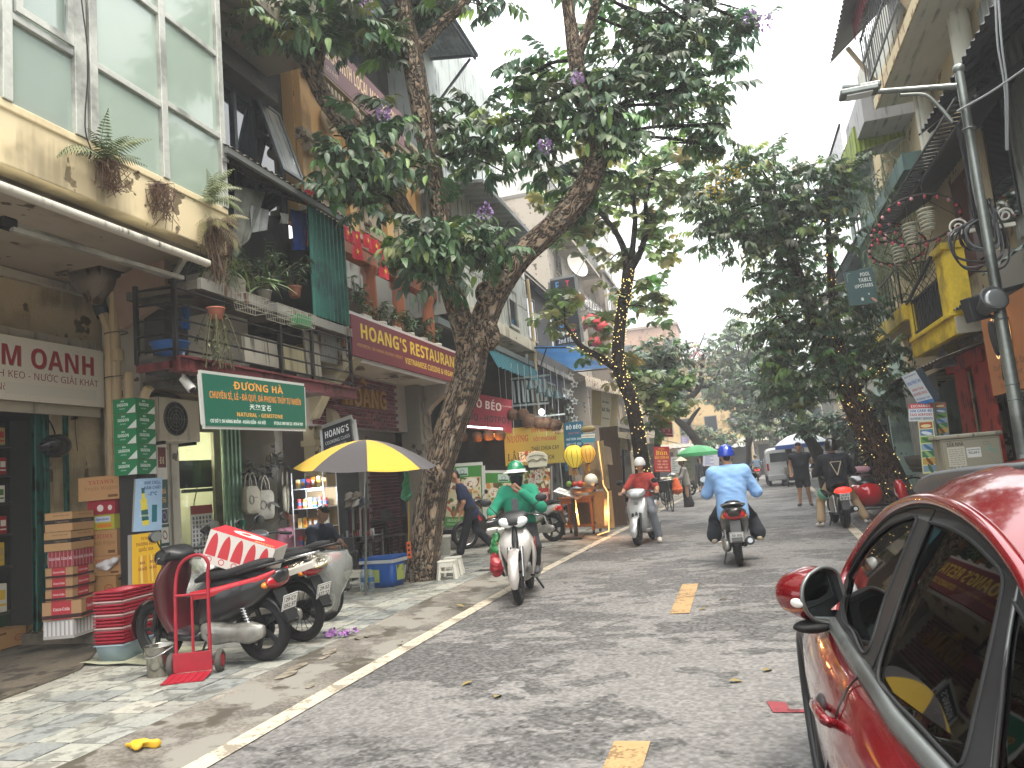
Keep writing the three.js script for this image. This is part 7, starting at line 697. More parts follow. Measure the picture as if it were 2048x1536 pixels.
function bike(label,p,turn,o){
const t=thing(o.name||'motorbike',label,o.cat||'motorbike',p,turn,o.group),body=mat(o.c,{r:0.3,clearcoat:0.8,clearcoatRoughness:0.1,m:o.met??0.15}),acc=mat(o.a||'#1b1c1e',{r:0.35,clearcoat:0.5}),R=o.R??0.275,tw=o.tw??0.05,WB=0.62,cub=o.kind==='cub',nk=o.kind==='naked';
if(o.lean)t.rotation.order='YXZ',t.rotation.z=o.lean;
for(const z of[WB,-WB]){M('tyre',torus(R-tw,tw,[0,R,z],[0,Math.PI/2,0],32,10),rubber,t);M('rim',[torus(R-tw*1.9,0.016,[0,R,z],[0,Math.PI/2,0],28,6),cyl([-0.05,R,z],[0.05,R,z],0.045,0.045,12),cyl([-0.045,R,z],[-0.035,R,z],0.1,0.1,18),...(o.spokes?Array.from({length:16},(_,i)=>cyl([0,R,z],[0,R+(R-tw*2)*Math.sin(i*0.3927),z+(R-tw*2)*Math.cos(i*0.3927)],0.004,0.004,4)):[0,1,2,3,4].map(i=>put(box(0.03,R-tw*1.7,0.035,[0,(R-tw*1.7)/2,0]),[0,R,z],[i*1.2566+0.3,0,0])))],o.rim||plast,t);}
const s=(st,m,n,nn=18)=>M(n,loft(st,nn),m,t),H=Math.PI/2;
M('front_fender',fenderArc(R,WB,R+0.02,-0.3,cub?2.2:2.0,cub?0.13:0.15,0.02),nk?plast:body,t);for(const x of[-0.075,0.075])M('fork',[cyl([x,R,WB],[x,R+0.34,WB-0.12],0.022,0.026)],cub?chrome:plast,t);
M('steering_stem',cyl([0,R+0.3,WB-0.11],[0,0.98,0.32],0.03),plast,t);
if(nk){s([[0.72,0.34,0.16,0.14],[0.8,0.12,0.3,0.24],[0.76,-0.12,0.22,0.16]],body,'tank');s([[0.3,0.3,0.2,0.2],[0.4,0.1,0.3,0.4],[0.42,-0.25,0.26,0.34],[0.5,-0.45,0.16,0.2]],engM,'engine');}
else if(cub){s([[0.36,0.4,0.18,0.08,H],[0.55,0.42,0.34,0.11,H],[0.72,0.4,0.42,0.13,H],[0.86,0.34,0.26,0.1,H]],body,'front_cowl');s([[0.5,0.455,0.06,0.06,H],[0.7,0.455,0.09,0.08,H],[0.88,0.4,0.05,0.06,H]],plast,'cowl_centre');for(const x of[-0.2,0.2]){s([[0.3,0.3,0.03,0.16,H,x*0.8],[0.5,0.3,0.05,0.26,H,x],[0.68,0.33,0.05,0.22,H,x],[0.82,0.36,0.02,0.06,H,x*0.7]],acc,'leg_shield');M('stripe',box(0.006,0.16,0.06,[x*1.16,0.66,0.36],[0.6,0,0]),mat(o.s||'#b5332f',{r:0.4}),t);}s([[0.5,0.3,0.1,0.14],[0.46,0.0,0.14,0.2],[0.6,-0.3,0.24,0.28],[0.7,-0.6,0.2,0.2],[0.76,-0.86,0.08,0.06]],body,'rear_body');s([[0.3,0.18,0.16,0.2],[0.3,-0.1,0.24,0.24],[0.32,-0.25,0.16,0.16]],engM,'engine');}
else{s([[0.26,0.34,0.26,0.14,H],[0.45,0.42,0.34,0.16,H],[0.68,0.42,0.4,0.17,H],[0.85,0.36,0.36,0.13,H],[0.95,0.3,0.26,0.09,H]],body,'front_apron');M('apron_trim',[box(0.08,0.09,0.02,[0,0.8,0.475],[0.3,0,0],0.008),...[-1,1].map(k=>sph(0.045,[k*0.14,0.56,0.45],[0.7,1.3,0.5]))],o.trim||acc,t);s([[0.27,0.36,0.3,0.1],[0.25,0.15,0.36,0.1],[0.26,-0.05,0.34,0.12]],acc,'floorboard');s([[0.4,0.02,0.22,0.34],[0.52,-0.12,0.34,0.44],[0.58,-0.4,0.4,0.4],[0.67,-0.7,0.33,0.28],[0.76,-0.9,0.15,0.1]],o.rb?mat(o.rb,{r:0.35,clearcoat:0.6}):body,'rear_body');for(const x of[-0.17,0.17])s([[0.62,0.05,0.03,0.08,0,x*0.8],[0.66,-0.3,0.04,0.09,0,x],[0.74,-0.7,0.03,0.06,0,x*0.85],[0.8,-0.88,0.02,0.03,0,x*0.5]],o.s?mat(o.s,{r:0.3,clearcoat:1}):acc,'side_stripe',10);}
s([[0.98,0.18,0.14,0.06],[1.0,0.3,0.34,0.15],[0.98,0.42,0.36,0.16],[0.94,0.5,0.14,0.07]],o.cowl||body,'headlight_cowl');for(const x of cub?[-0.09,0.09]:[0])M('headlight',sph(0.075,[x,cub?0.94:0.97,cub?0.46:0.47],cub?[1.25,0.8,0.6]:[1.5,0.7,0.5],[0,0,x*4]),lensM,t);
s(nk?[[0.78,0.02,0.18,0.06],[0.78,-0.3,0.26,0.08],[0.84,-0.65,0.2,0.08],[0.87,-0.8,0.1,0.04]]:[[0.74,0.06,0.16,0.05],[0.79,-0.12,0.26,0.1],[0.8,-0.38,0.27,0.1],[0.85,-0.62,0.23,0.1],[0.88,-0.78,0.1,0.05]],mat(o.seat||'#1c1c1e',{r:0.7}),'seat');
const hb=[[-0.36,0.98,0.14],[-0.3,1.0,0.2],[-0.12,1.02,0.28],[0,1.01,0.3],[0.12,1.02,0.28],[0.3,1.0,0.2],[0.36,0.98,0.14]];M('handlebar',tube(hb,0.013,30,6),plast,t);for(const k of[-1,1]){M('grip',cyl([k*0.27,1.0,0.21],[k*0.38,0.975,0.12],0.019),rubber,t);M('brake_lever',tube([[k*0.24,1.0,0.24],[k*0.3,0.99,0.25],[k*0.37,0.96,0.18]],0.007,8,5),chrome,t);const m=M('mirror',[sph(0.06,[k*0.35,1.2,0.2],[1.25,0.85,0.35]),tube([[k*0.2,1.02,0.25],[k*0.26,1.1,0.25],[k*0.33,1.17,0.21]],0.007,8,5)],plast,t);M('mirror_glass',put(new THREE.CylinderGeometry(0.05,0.05,0.004,18),[k*0.35,1.2,0.177],[H,0,0],[1.25,1,0.85]),mirG,m);}
M('tail_light',sph(0.09,[0,0.71,-0.83],[1.7,0.75,0.6]),o.lit?mat('#ff4a3a',{emissive:'#ff2a20',emissiveIntensity:0.7,r:0.2}):tailM,t);M('turn_signal',[-1,1].map(k=>sph(0.04,[k*0.13,0.69,-0.8],[1,0.7,0.8])),amber,t);M('rear_fender',[fenderArc(R,-WB,R+0.03,0.9,3.0,0.14,0.018),box(0.14,0.3,0.02,[0,0.5,-0.9],[0.45,0,0])],plast,t);
const pm=o.plate?M('license_plate',box(0.19,0.14,0.006,[0,0,0]),mat('#cfcfca',{r:0.5}),t):null;if(pm){pm.position.set(0,o.py??0.5,-0.945);pm.rotation.set(0.3,Math.PI,0,'YXZ');M('plate_print',put(new THREE.PlaneGeometry(0.186,0.136),[0,0,0.0045]),printMat(plateTex(...o.plate)),pm,true);}
if(!o.norail)M('grab_rail',tube([[0.13,0.8,-0.5],[0.15,0.85,-0.75],[0,0.87,-0.9],[-0.15,0.85,-0.75],[-0.13,0.8,-0.5]],0.014,24,6),o.rail||plast,t);
if(!nk)M('crankcase',put(loft([[0.3,-0.06,0.08,0.14,0,0.13],[0.29,-0.2,0.13,0.21,0,0.14],[0.29,-0.42,0.12,0.16,0,0.14],[0.29,-0.6,0.13,0.19,0,0.14],[0.3,-0.74,0.06,0.1,0,0.13]],18)),engM,t);M('exhaust',[cyl([-0.16,0.3,-0.35],[-0.17,0.36,-0.85],0.05,0.06,16),tube([[-0.08,0.24,0.1],[-0.12,0.22,-0.1],[-0.16,0.3,-0.36]],0.02,12,8)],o.ex||plast,t);M('exhaust_tip',cyl([-0.17,0.36,-0.85],[-0.17,0.362,-0.87],0.035),chrome,t);
M('shock_absorber',[cyl([0.14,0.3,-WB],[0.14,0.62,-0.5],0.014),...Array.from({length:9},(_,i)=>torus(0.028,0.006,[0.14,0.36+i*0.024,-WB+0.022+i*0.009],[H,0,0],14,5))],chrome,t);M('stand',[bar([0.12,0.26,-0.1],[0.2,0.02,o.up?-0.4:-0.02],0.02),box(0.3,0.02,0.04,[0,0.25,0.02])],plast,t);if(!cub)M('foot_peg',[cyl([0.12,0.3,-0.22],[0.25,0.3,-0.22],0.014),cyl([-0.25,0.3,-0.22],[-0.12,0.3,-0.22],0.014)],chrome,t);
return t;
}
const PK='motorbikes parked on the left pavement';
bike('red and black scooter with a carton on its seat behind the red hand truck',onY(550,1318,0.05).add(V(-0.66,0,0)).toArray(),-Math.PI/2-0.12,{c:'#4d111b',s:'#c42a36',rb:'#1a1a1d',a:'#17171a',cowl:plast,plate:['29-C1','092.97'],R:0.29,py:0.52,name:'scooter',cat:'scooter',lean:-0.06});
bike('black motorbike with its rear wheel showing behind the red scooter',onY(618,1282,0.05).add(V(-0.66,0,-0.1)).toArray(),-Math.PI/2-0.2,{c:'#2c2d30',kind:'cub',R:0.3,tw:0.045,spokes:1,plate:['29-S2','637.12'],group:PK,rail:chrome,lean:-0.05});
bike('third motorbike mostly hidden under the plastic bag',onY(655,1243,0.05).add(V(-0.66,0,-0.15)).toArray(),-Math.PI/2-0.2,{c:'#4a4d52',kind:'cub',R:0.3,tw:0.045,group:PK,spokes:1,lean:-0.05});
const gB=onY(1040,1208),bB=onY(1480,1132),sB=onY(1277,1092),kB=onY(1693,1056);
const gT=0.16,sT=-0.12,bT=Math.PI+0.03,kT=Math.PI+0.04;const along=(q,T_,d)=>V(q.x+Math.sin(T_)*d,0,q.z+Math.cos(T_)*d);
const gP=along(gB,gT,-0.62),sP=along(sB,sT,-0.62),bP=along(bB,bT,0.62),kP=along(kB,kT,0.62);
bike('pale grey step-through motorbike ridden by the green jacketed rider',gP.toArray(),gT,{c:'#b9b4ae',kind:'cub',a:'#b5b0aa',R:0.31,tw:0.048,cowl:plast,up:1,met:0.35,lean:0.02});
bike('silver scooter ridden by the person in the red shirt',sP.toArray(),sT,{c:'#c4c4c2',a:'#8f8f8e',met:0.5,R:0.265,tw:0.055,name:'scooter',cat:'scooter',up:1});
bike('dark brown scooter ridden by the man in the pale blue shirt',bP.toArray(),bT,{c:'#2b2724',s:'#3a342e',R:0.265,tw:0.055,rail:chrome,plate:['30-XG','8749'],name:'scooter',cat:'scooter',up:1,py:0.42,lit:0});
bike('black motorcycle ridden by the rider with the backpack',kP.toArray(),kT,{c:'#1d1e21',kind:'naked',R:0.3,tw:0.068,plate:['29-B1','571'],lit:1,py:0.6,norail:1});
bike('dark motorbike parked behind the walking man',onY(960,1096,0.05).add(V(0.2,0,-0.3)).toArray(),-Math.PI/2+0.7,{c:'#25262a',kind:'cub',R:0.3,tw:0.045,spokes:1,group:PK,rim:chrome});
bike('white and black motorbike parked behind the green rider',onY(1112,1082,0.05).add(V(-0.6,0,-0.1)).toArray(),-Math.PI/2-0.35,{c:'#c9c7c4',kind:'cub',R:0.3,tw:0.045,group:PK,s:'#8a8a8a'});
const pkA=bike('silver grey motorbike parked just beyond the silver scooter',[-3.9,0.05,-20.5],-Math.PI/2-0.3,{c:'#9a9c9e',kind:'cub',R:0.3,tw:0.045,group:PK});
[[-3.7,-22.3,'grey motorbike parked left of the food bicycle, second of its row'],[-3.5,-23.6,'grey motorbike parked in the far left row under the almond tree'],[-3.3,-31,'grey motorbike parked beside the white info board'],[-2.6,-36,'grey motorbike parked below the green parasol']].forEach(([x,z,l],i)=>copyOf(pkA,[x,0.05,z],-1.9-i*0.1,l));
const pkB=bike('dark red motorbike parked right of the white parasol cart',[4.2,0.12,-33],2.3,{c:'#5a2226',kind:'cub',R:0.3,tw:0.045,group:'motorbikes parked on the right pavement'});[[3.9,-29.5,'dark motorbike parked under the right trees near the blue and white board'],[4.6,-36.5,'dark motorbike parked far down the right pavement']].forEach(([x,z,l],i)=>copyOf(pkB,[x,0.12,z],2+i*0.4,l));
// ---------------------------------------------------------------- people: bodies meshed from smoothly joined tapered bones
function nets(B,cell,k,wob=0){
let lo=[9,9,9],hi=[-9,-9,-9];for(const b of B)for(const e of[0,4])for(let i=0;i<3;i++){lo[i]=Math.min(lo[i],b[e+i]-b[e+3]);hi[i]=Math.max(hi[i],b[e+i]+b[e+3]);}const pad=2.5*cell+wob;lo=lo.map(q=>q-pad);hi=hi.map(q=>q+pad);
const n=[0,1,2].map(i=>Math.ceil((hi[i]-lo[i])/cell)+1),F=new Float32Array(n[0]*n[1]*n[2]).fill(1),id=(x,y,z)=>x+n[0]*(y+n[1]*z);
for(const[ax,ay,az,ra,bx,by,bz,rb]of B){const dx=bx-ax,dy=by-ay,dz=bz-az,L=dx*dx+dy*dy+dz*dz||1e-9,m=Math.max(ra,rb)+k*1.6+2*cell,c0=[Math.min(ax,bx),Math.min(ay,by),Math.min(az,bz)].map((q,i)=>Math.max(0,Math.floor((q-m-lo[i])/cell))),c1=[Math.max(ax,bx),Math.max(ay,by),Math.max(az,bz)].map((q,i)=>Math.min(n[i]-1,Math.ceil((q+m-lo[i])/cell)));
for(let z=c0[2];z<=c1[2];z++)for(let y=c0[1];y<=c1[1];y++)for(let x=c0[0];x<=c1[0];x++){const px=lo[0]+x*cell-ax,py=lo[1]+y*cell-ay,pz=lo[2]+z*cell-az,t=clamp((px*dx+py*dy+pz*dz)/L,0,1),d=Math.hypot(px-dx*t,py-dy*t,pz-dz*t)-lerp(ra,rb,t),i=id(x,y,z),f=F[i],h=clamp(0.5+0.5*(f-d)/k,0,1);F[i]=lerp(f,d,h)-k*h*(1-h);}}
if(wob)for(let z=0;z<n[2];z++)for(let y=0;y<n[1];y++)for(let x=0;x<n[0];x++){const X=lo[0]+x*cell,Y=lo[1]+y*cell,Z=lo[2]+z*cell;F[id(x,y,z)]+=wob*(Math.sin(X*21+9*Math.sin(Y*13+Z*8))*Math.sin(Y*29+X*17+Z*11)+0.6*Math.sin(Y*47-X*38+Z*31));}
const vi=new Map(),P=[],I=[];const vert=(x,y,z)=>{const key=id(x,y,z);if(vi.has(key))return vi.get(key);let sx=0,sy=0,sz=0,c=0;for(let e=0;e<12;e++){const ax=e>>2,o=e&3,u=(ax+1)%3,w=(ax+2)%3,a=[x,y,z];a[u]+=o&1;a[w]+=o>>1;const b=[...a];b[ax]++;const f=F[id(...a)],g=F[id(...b)];if((f<0)!==(g<0)){const t=f/(f-g);sx+=lerp(a[0],b[0],t);sy+=lerp(a[1],b[1],t);sz+=lerp(a[2],b[2],t);c++;}}P.push(lo[0]+sx/c*cell,lo[1]+sy/c*cell,lo[2]+sz/c*cell);vi.set(key,P.length/3-1);return P.length/3-1;};
for(let z=1;z<n[2]-1;z++)for(let y=1;y<n[1]-1;y++)for(let x=1;x<n[0]-1;x++){const f=F[id(x,y,z)]<0;for(let ax=0;ax<3;ax++){const b=[x,y,z];b[ax]++;if(f===F[id(...b)]<0)continue;const u=(ax+1)%3,w=(ax+2)%3,q=[[0,0],[1,0],[1,1],[0,1]].map(([i,j])=>{const c=[x,y,z];c[u]-=i;c[w]-=j;return vert(...c);});if(f)I.push(q[0],q[1],q[2],q[0],q[2],q[3]);else I.push(q[0],q[2],q[1],q[0],q[3],q[2]);}}
const g=new THREE.BufferGeometry();g.setAttribute('position',new THREE.Float32BufferAttribute(P,3));g.setIndex(I);g.computeVertexNormals();return g;
}

function person(label,p,turn,o){
const t=thing('person',label,'person',v(p).toArray(),turn,o.group),c=o.cell??0.014,sc=o.sc??1,[hy,hz]=o.hip??[0.93,0],la=o.lean??0,D=V(0,Math.cos(la),Math.sin(la)),hip=V(0,hy,hz),at=(s,x=0,d=0)=>hip.clone().addScaledVector(D,s).add(V(x,-d*Math.sin(la),d*Math.cos(la)));t.scale.setScalar(sc);
const w=o.w??1,nk=at(0.5),sL=at(0.43,0.17*w),sR=at(0.43,-0.17*w),hL=at(-0.02,0.09),hR=at(-0.02,-0.09);const J={L:{s:sL,h:hL},R:{s:sR,h:hR}};
for(const k of['L','R']){const q=k==='L'?1:-1,s=J[k].s,h=J[k].h,a=o['a'+k];J[k].e=a?v(a[0]):s.clone().add(V(q*0.05,-0.27,-0.02));J[k].w=a?v(a[1]):J[k].e.clone().add(V(q*0.01,-0.23,0.06));const l=o['l'+k];J[k].k=l?v(l[0]):V(q*0.1,0.49,hz+0.03);J[k].a=l?v(l[1]):V(q*0.1,0.08,hz-0.02);J[k].t=l?v(l[2]):V(q*0.12,0.035,hz+0.13);}
const bone=(a,ra,b,rb)=>[a.x,a.y,a.z,ra,b.x,b.y,b.z,rb],torso=(x=0,len=-0.02)=>[bone(at(len,0.06),0.115+x,at(0.2,0.055),0.105+x),bone(at(len,-0.06),0.115+x,at(0.2,-0.055),0.105+x),bone(at(0.2,0.06*w,0.005),0.105+x,at(0.37,0.085*w,0.0),0.1+x),bone(at(0.2,-0.06*w,0.005),0.105+x,at(0.37,-0.085*w,0),0.1+x),bone(sL,0.06+x,sR,0.06+x)];
const arm=(k,f,x=0)=>{const{s,e,w:W}=J[k],B=[bone(s,0.06+x,f<0.5?s.clone().lerp(e,f*2):e,(f<0.5?0.05:0.042)+x)];if(f>0.5)B.push(bone(e,0.042+x,e.clone().lerp(W,f*2-1),0.03+x));return B;},leg=(k,f,x=0,flare=0)=>{const{h,k:K,a}=J[k],B=[bone(h,0.09+x,f<0.5?h.clone().lerp(K,f*2):K,(f<0.5?0.075:0.06)+x)];if(f>0.5)B.push(bone(K,0.058+x,e2(K,a,f*2-1),0.042+x+flare));return B;},e2=(a,b,f)=>a.clone().lerp(b,f);
const skinM=mat(o.skin||'#b98a6c',{r:0.6}),HD=new THREE.Matrix4().compose(nk.clone().add(V(0,0.11*Math.cos(la*0.4),0.03+0.1*Math.sin(la*0.5))),new THREE.Quaternion().setFromEuler(new THREE.Euler(o.nod??0,o.yaw??0,0,'YXZ')),V(1,1,1)),hd=(x,y,z)=>V(x,y,z).applyMatrix4(HD),G=[nets([...torso(),bone(nk.clone().addScaledVector(D,-0.06),0.06,hd(0,0.02,-0.015),0.05),...arm('L',1),...arm('R',1),...leg('L',1),...leg('R',1)],c,0.035)];
const hb=[[0,0.1,-0.015,0.088,0,0.1,0.0,0.088],[0,0.05,0.025,0.07,0,0.05,0.01,0.075],[0,0.0,0.045,0.042,0,0.02,0.02,0.055],[0,0.07,0.092,0.012,0,0.045,0.108,0.015],[-0.08,0.06,-0.005,0.02,-0.084,0.04,-0.005,0.015],[0.08,0.06,-0.005,0.02,0.084,0.04,-0.005,0.015],[-0.03,0.085,0.08,0.014,0.03,0.085,0.08,0.014],[-0.018,0.008,0.088,0.011,0.018,0.008,0.088,0.011]];G.push(nets(hb,c<0.02?0.0075:0.014,0.022).applyMatrix4(HD));
if(c<0.02)for(const k of['L','R']){const q=k==='L'?1:-1,{e,w:W}=J[k],f=W.clone().sub(e).normalize(),sd=V(q,0,0).addScaledVector(f,-q*f.x).normalize(),up=V(0,0,0).crossVectors(sd,f).multiplyScalar(q),X=(a,b,d)=>W.clone().addScaledVector(f,a).addScaledVector(sd,b).addScaledVector(up,d),cu=o.grip?1:0.35,B=[bone(X(0.01,-0.018,0),0.02,X(0.075,-0.026,0),0.018),bone(X(0.01,0.018,0),0.02,X(0.075,0.024,0),0.016)];[[-0.03,0.07],[-0.01,0.078],[0.012,0.073],[0.032,0.058]].forEach(([s,l])=>{const a=X(0.08,s,0),b=X(0.08+l*0.5,s,-0.02*cu),d=X(0.08+l*(1-0.9*cu),s,-0.06*cu);B.push(bone(a,0.0095,b,0.009),bone(b,0.009,d,0.0075));});B.push(bone(X(0.02,-0.035,0),0.012,X(0.05,-0.055,-0.015),0.0105),bone(X(0.05,-0.055,-0.015),0.0105,X(0.08,-0.05,-0.035*cu),0.009));G.push(nets(B,0.006,0.008));}
M('body',G,skinM,t);if(c<0.02&&!o.mask){M('eye',[-1,1].map(k=>sph(0.008,hd(k*0.03,0.068,0.085).toArray(),[1.3,0.8,1],undefined,8)),mat('#1c1512',{r:0.3}),t);M('lips',sph(0.016,hd(0,0.008,0.094).toArray(),[1.3,0.4,0.5],undefined,8),mat('#9a5a50'),t);}
const cloth=(n,B,col,k=0.04,wob=0.002)=>M(n,nets(B,c,k,c<0.02?wob:0),mat(col,{r:0.92,bumpMap:T.cloth,bumpScale:0.001}),t);
if(o.shirt){const[col,sl,len]=o.shirt;cloth('shirt',[...torso(0.018+(o.loose??0),len??-0.1),bone(nk.clone().addScaledVector(D,-0.05),0.066,nk.clone().addScaledVector(D,0.005),0.06),...(sl?[...arm('L',sl,0.017+(o.loose??0)*0.6),...arm('R',sl,0.017+(o.loose??0)*0.6)]:[])],col,0.045,o.wob??0.0025);}
if(o.pants){const[col,f,fl]=o.pants;cloth('trousers',[bone(at(0.06,0.05),0.118,at(-0.03,0.07),0.125),bone(at(0.06,-0.05),0.118,at(-0.03,-0.07),0.125),...leg('L',f,0.02,fl||0),...leg('R',f,0.02,fl||0)],col,0.03);}
if(o.skirt){const m=J.L.k.clone().lerp(J.R.k,0.5),a=J.L.a.clone().lerp(J.R.a,0.5);cloth('skirt',[bone(at(0.08),0.13,m,0.13),bone(m,0.13,a.add(V(0,0.03,0)),o.skirt[1])],o.skirt[0],0.03,0.006);}
if(o.shoes)for(const k of['L','R']){const{a,t:T_}=J[k];M('shoe',nets([bone(a.clone().add(V(0,-0.025,0)).lerp(T_,-0.12),0.042,a.clone().lerp(T_,0.5).add(V(0,-0.012,0)),0.045),bone(a.clone().lerp(T_,0.5).add(V(0,-0.012,0)),0.045,T_,0.036)],c<0.02?0.009:0.016,0.02),mat(o.shoes,{r:0.7}),t);if(o.socks)M('sock',cyl(a.clone().lerp(J[k].k,-0.05),a.clone().lerp(J[k].k,0.22),0.05,0.048,14),mat(o.socks),t);}
const head=(n,g,m)=>M(n,g.applyMatrix4?g.applyMatrix4(HD):join(g).applyMatrix4(HD),m,t);
if(o.hair)head('hair',nets([[0,0.125,-0.02,0.085,0,0.12,0.02,0.08],[0,0.09,-0.05,0.065,0,0.04,-0.055,0.05],...(o.long?[[0,0.04,-0.06,0.06,0,-0.15,-0.08,0.05]]:[])],c<0.02?0.009:0.016,0.03,0.004),mat(o.hair,{r:0.6}));
if(o.helmet){const[col,kind]=o.helmet;head('helmet',lathe([[0.001,0.135],[0.05,0.128],[0.095,0.095],[0.122,0.03],[0.126,-0.02],[0.122,kind==='full'?-0.12:-0.04],[0.112,kind==='full'?-0.12:-0.045],[0.1,0],[0.001,0.1]],28,[0,0.1,-0.01],undefined,[0.95,1,1.12]),mat(col,{r:0.18,clearcoat:1}));if(kind==='peak')head('helmet_peak',join(put(new THREE.LatheGeometry([[0.1,0.012],[0.175,-0.008],[0.178,-0.016],[0.1,0.0]].map(q=>new THREE.Vector2(...q)),18,-1.15,2.3),[0,0.085,0.01])),mat(o.peak||col,{r:0.3}));if(o.band)head('helmet_band',torus(0.122,0.014,[0,0.1,-0.01],[Math.PI/2,0,0],28,6,[0.95,1.12,1]),mat(o.band,{r:0.4}));head('chin_strap',tube([[-0.09,0.06,0.01],[-0.07,-0.01,0.03],[0,-0.035,0.045],[0.07,-0.01,0.03],[0.09,0.06,0.01]],0.006,18,5),dark);if(o.vis)head('visor',join(sph(0.123,[0,0.07,0.012],[0.94,0.62,1.08])),mat('#1b1d22',{r:0.08,clearcoat:1}));}
if(o.mask)head('face_mask',nets([[0,0.03,0.045,0.066,0,-0.03,0.05,0.056],[0,0.0,0.0,0.085,0,-0.06,0.01,0.07]],0.01,0.02),mat(o.mask,{r:0.9}));
if(o.hat)head('conical_hat',join([lathe([[0.001,0.16],[0.1,0.1],[0.23,0.005],[0.24,0],[0.225,0],[0.001,0.13]],26,[0,0.13,0]),...[0.08,0.14,0.19].map(r=>torus(r,0.003,[0,0.13+0.16*(1-r/0.24),0],[Math.PI/2,0,0],24,4))]),mat(o.hat,{r:0.8}));
t.userData.at=undefined;delete t.userData.at;t.place=(g)=>g;return Object.assign(t,{J,HD,at});
}
const W3=(t,q)=>{t.updateMatrixWorld(true);return t.localToWorld(q.clone());};
const rideL=(k,fy=0.3,fz=0.12,kx=0.2,ky=0.62,kz=0.26,tz=0.16)=>[[k*kx,ky,kz],[k*(kx-0.02),fy+0.08,fz],[k*kx,fy+0.02,fz+tz]];
const A3=(x,y,z)=>V(x,y,z);
person('rider in a green jacket and dark face covering, coming toward the camera on the left',gP,gT,{skin:'#8a6650',hip:[0.86,-0.22],lean:0.1,aR:[A3(-0.34,1.06,-0.06),A3(-0.33,1.02,0.12)],aL:[A3(0.3,1.08,0.02),A3(0.06,1.3,0.06)],lL:rideL(1),lR:rideL(-1),shirt:['#1c8064',0.95,-0.12],loose:0.012,pants:['#232326',0.95],shoes:'#4a4a4a',helmet:['#1c7a52','peak'],band:'#e2e4df',peak:'#e6e7e2',mask:'#15161a',vis:1});
person('rider in a red polo shirt and white helmet on the silver scooter',sP,sT,{hip:[0.84,-0.22],lean:0.05,grip:1,aL:[A3(0.33,1.04,-0.02),A3(0.35,0.99,0.1)],aR:[A3(-0.33,1.04,-0.02),A3(-0.35,0.99,0.1)],lL:[[0.24,0.6,0.22],[0.3,0.1,0.1],[0.34,0.045,0.26]],lR:rideL(-1,0.28),shirt:['#a63a34',0.42,-0.1],pants:['#6f737a',0.95,0.015],shoes:'#cfc8ba',helmet:['#dcdcd8','half'],hair:'#17120f'});
const blueT=person('man in a pale blue shirt and blue helmet riding away along the road',bP,bT,{hip:[0.85,-0.3],w:1.2,lean:0.12,grip:1,yaw:0.1,aL:[A3(0.33,1.0,-0.16),A3(0.37,0.98,0.1)],aR:[A3(-0.36,0.98,-0.2),A3(-0.37,0.98,0.1)],lL:[[0.27,0.6,0.14],[0.3,0.34,-0.08],[0.32,0.3,0.1]],lR:[[-0.27,0.6,0.14],[-0.33,0.34,-0.08],[-0.38,0.3,0.1]],shirt:['#86aede',0.9,-0.16],loose:0.03,wob:0.003,pants:['#20232c',0.9,0.05],shoes:'#b9ac92',socks:'#d6cfcb',helmet:['#1f3fa8','half'],hair:'#17120f'});
const kT2=person('rider with a black backpack and black helmet stopped on the right',kP,kT,{hip:[0.88,-0.25],w:1.15,lean:0.15,aL:[A3(0.34,1.05,-0.05),A3(0.2,1.04,0.16)],aR:[A3(-0.34,1.05,-0.05),A3(-0.2,1.04,0.16)],lL:[[0.3,0.5,0.05],[0.36,0.09,-0.12],[0.42,0.04,0.04]],lR:[[-0.32,0.5,0.05],[-0.46,0.09,-0.12],[-0.54,0.04,0.02]],shirt:['#1f2129',0.98,-0.1],loose:0.02,pants:['#b39a78',0.93,0.02],shoes:'#d8d3c8',socks:'#1b1a1a',helmet:['#1a1a1c','full'],hair:'#15110f'});
{const b=thing('backpack','flat black backpack with a pale triangle motif on the right rider','backpack',kP.toArray(),kT),q=(s,x,d)=>{const a=kT2.at(s,x,d);return[a.x,a.y,a.z];};M('pack',nets([[...q(0.08,0.07,-0.13),0.07,...q(0.38,0.06,-0.13),0.06],[...q(0.08,-0.07,-0.13),0.07,...q(0.38,-0.06,-0.13),0.06]].map(a=>a),0.014,0.03),mat('#1c1d22',{r:0.8}),b);M('strap',[1,-1].map(k=>tube([q(0.42,k*0.08,-0.12),q(0.5,k*0.1,0),q(0.4,k*0.12,0.12)],0.016,12,5)),mat('#2c2d31'),b);M('triangle_motif',[bar(q(0.34,0.1,-0.21),q(0.34,-0.1,-0.21),0.02,0.012),bar(q(0.34,0.1,-0.21),q(0.08,0,-0.215),0.016,0.012),bar(q(0.34,-0.1,-0.21),q(0.08,0,-0.215),0.016,0.012)],mat('#c5b79f'),b);const hm=thing('spare_helmet','pale green half helmet hanging at the side of the black motorcycle','helmet',along(kP,kT,-0.35).add(V(-0.27,0.66,0)).toArray());M('shell',lathe([[0.001,0.135],[0.08,0.11],[0.125,0.02],[0.127,0],[0.118,0],[0.001,0.12]],22,[0,0,0],[0.5,0,2.3]),mat('#6fa88c',{r:0.35}),hm);M('lining',sph(0.1,[-0.01,-0.01,0],[1,0.6,1],[0.5,0,2.3]),dark,hm);}
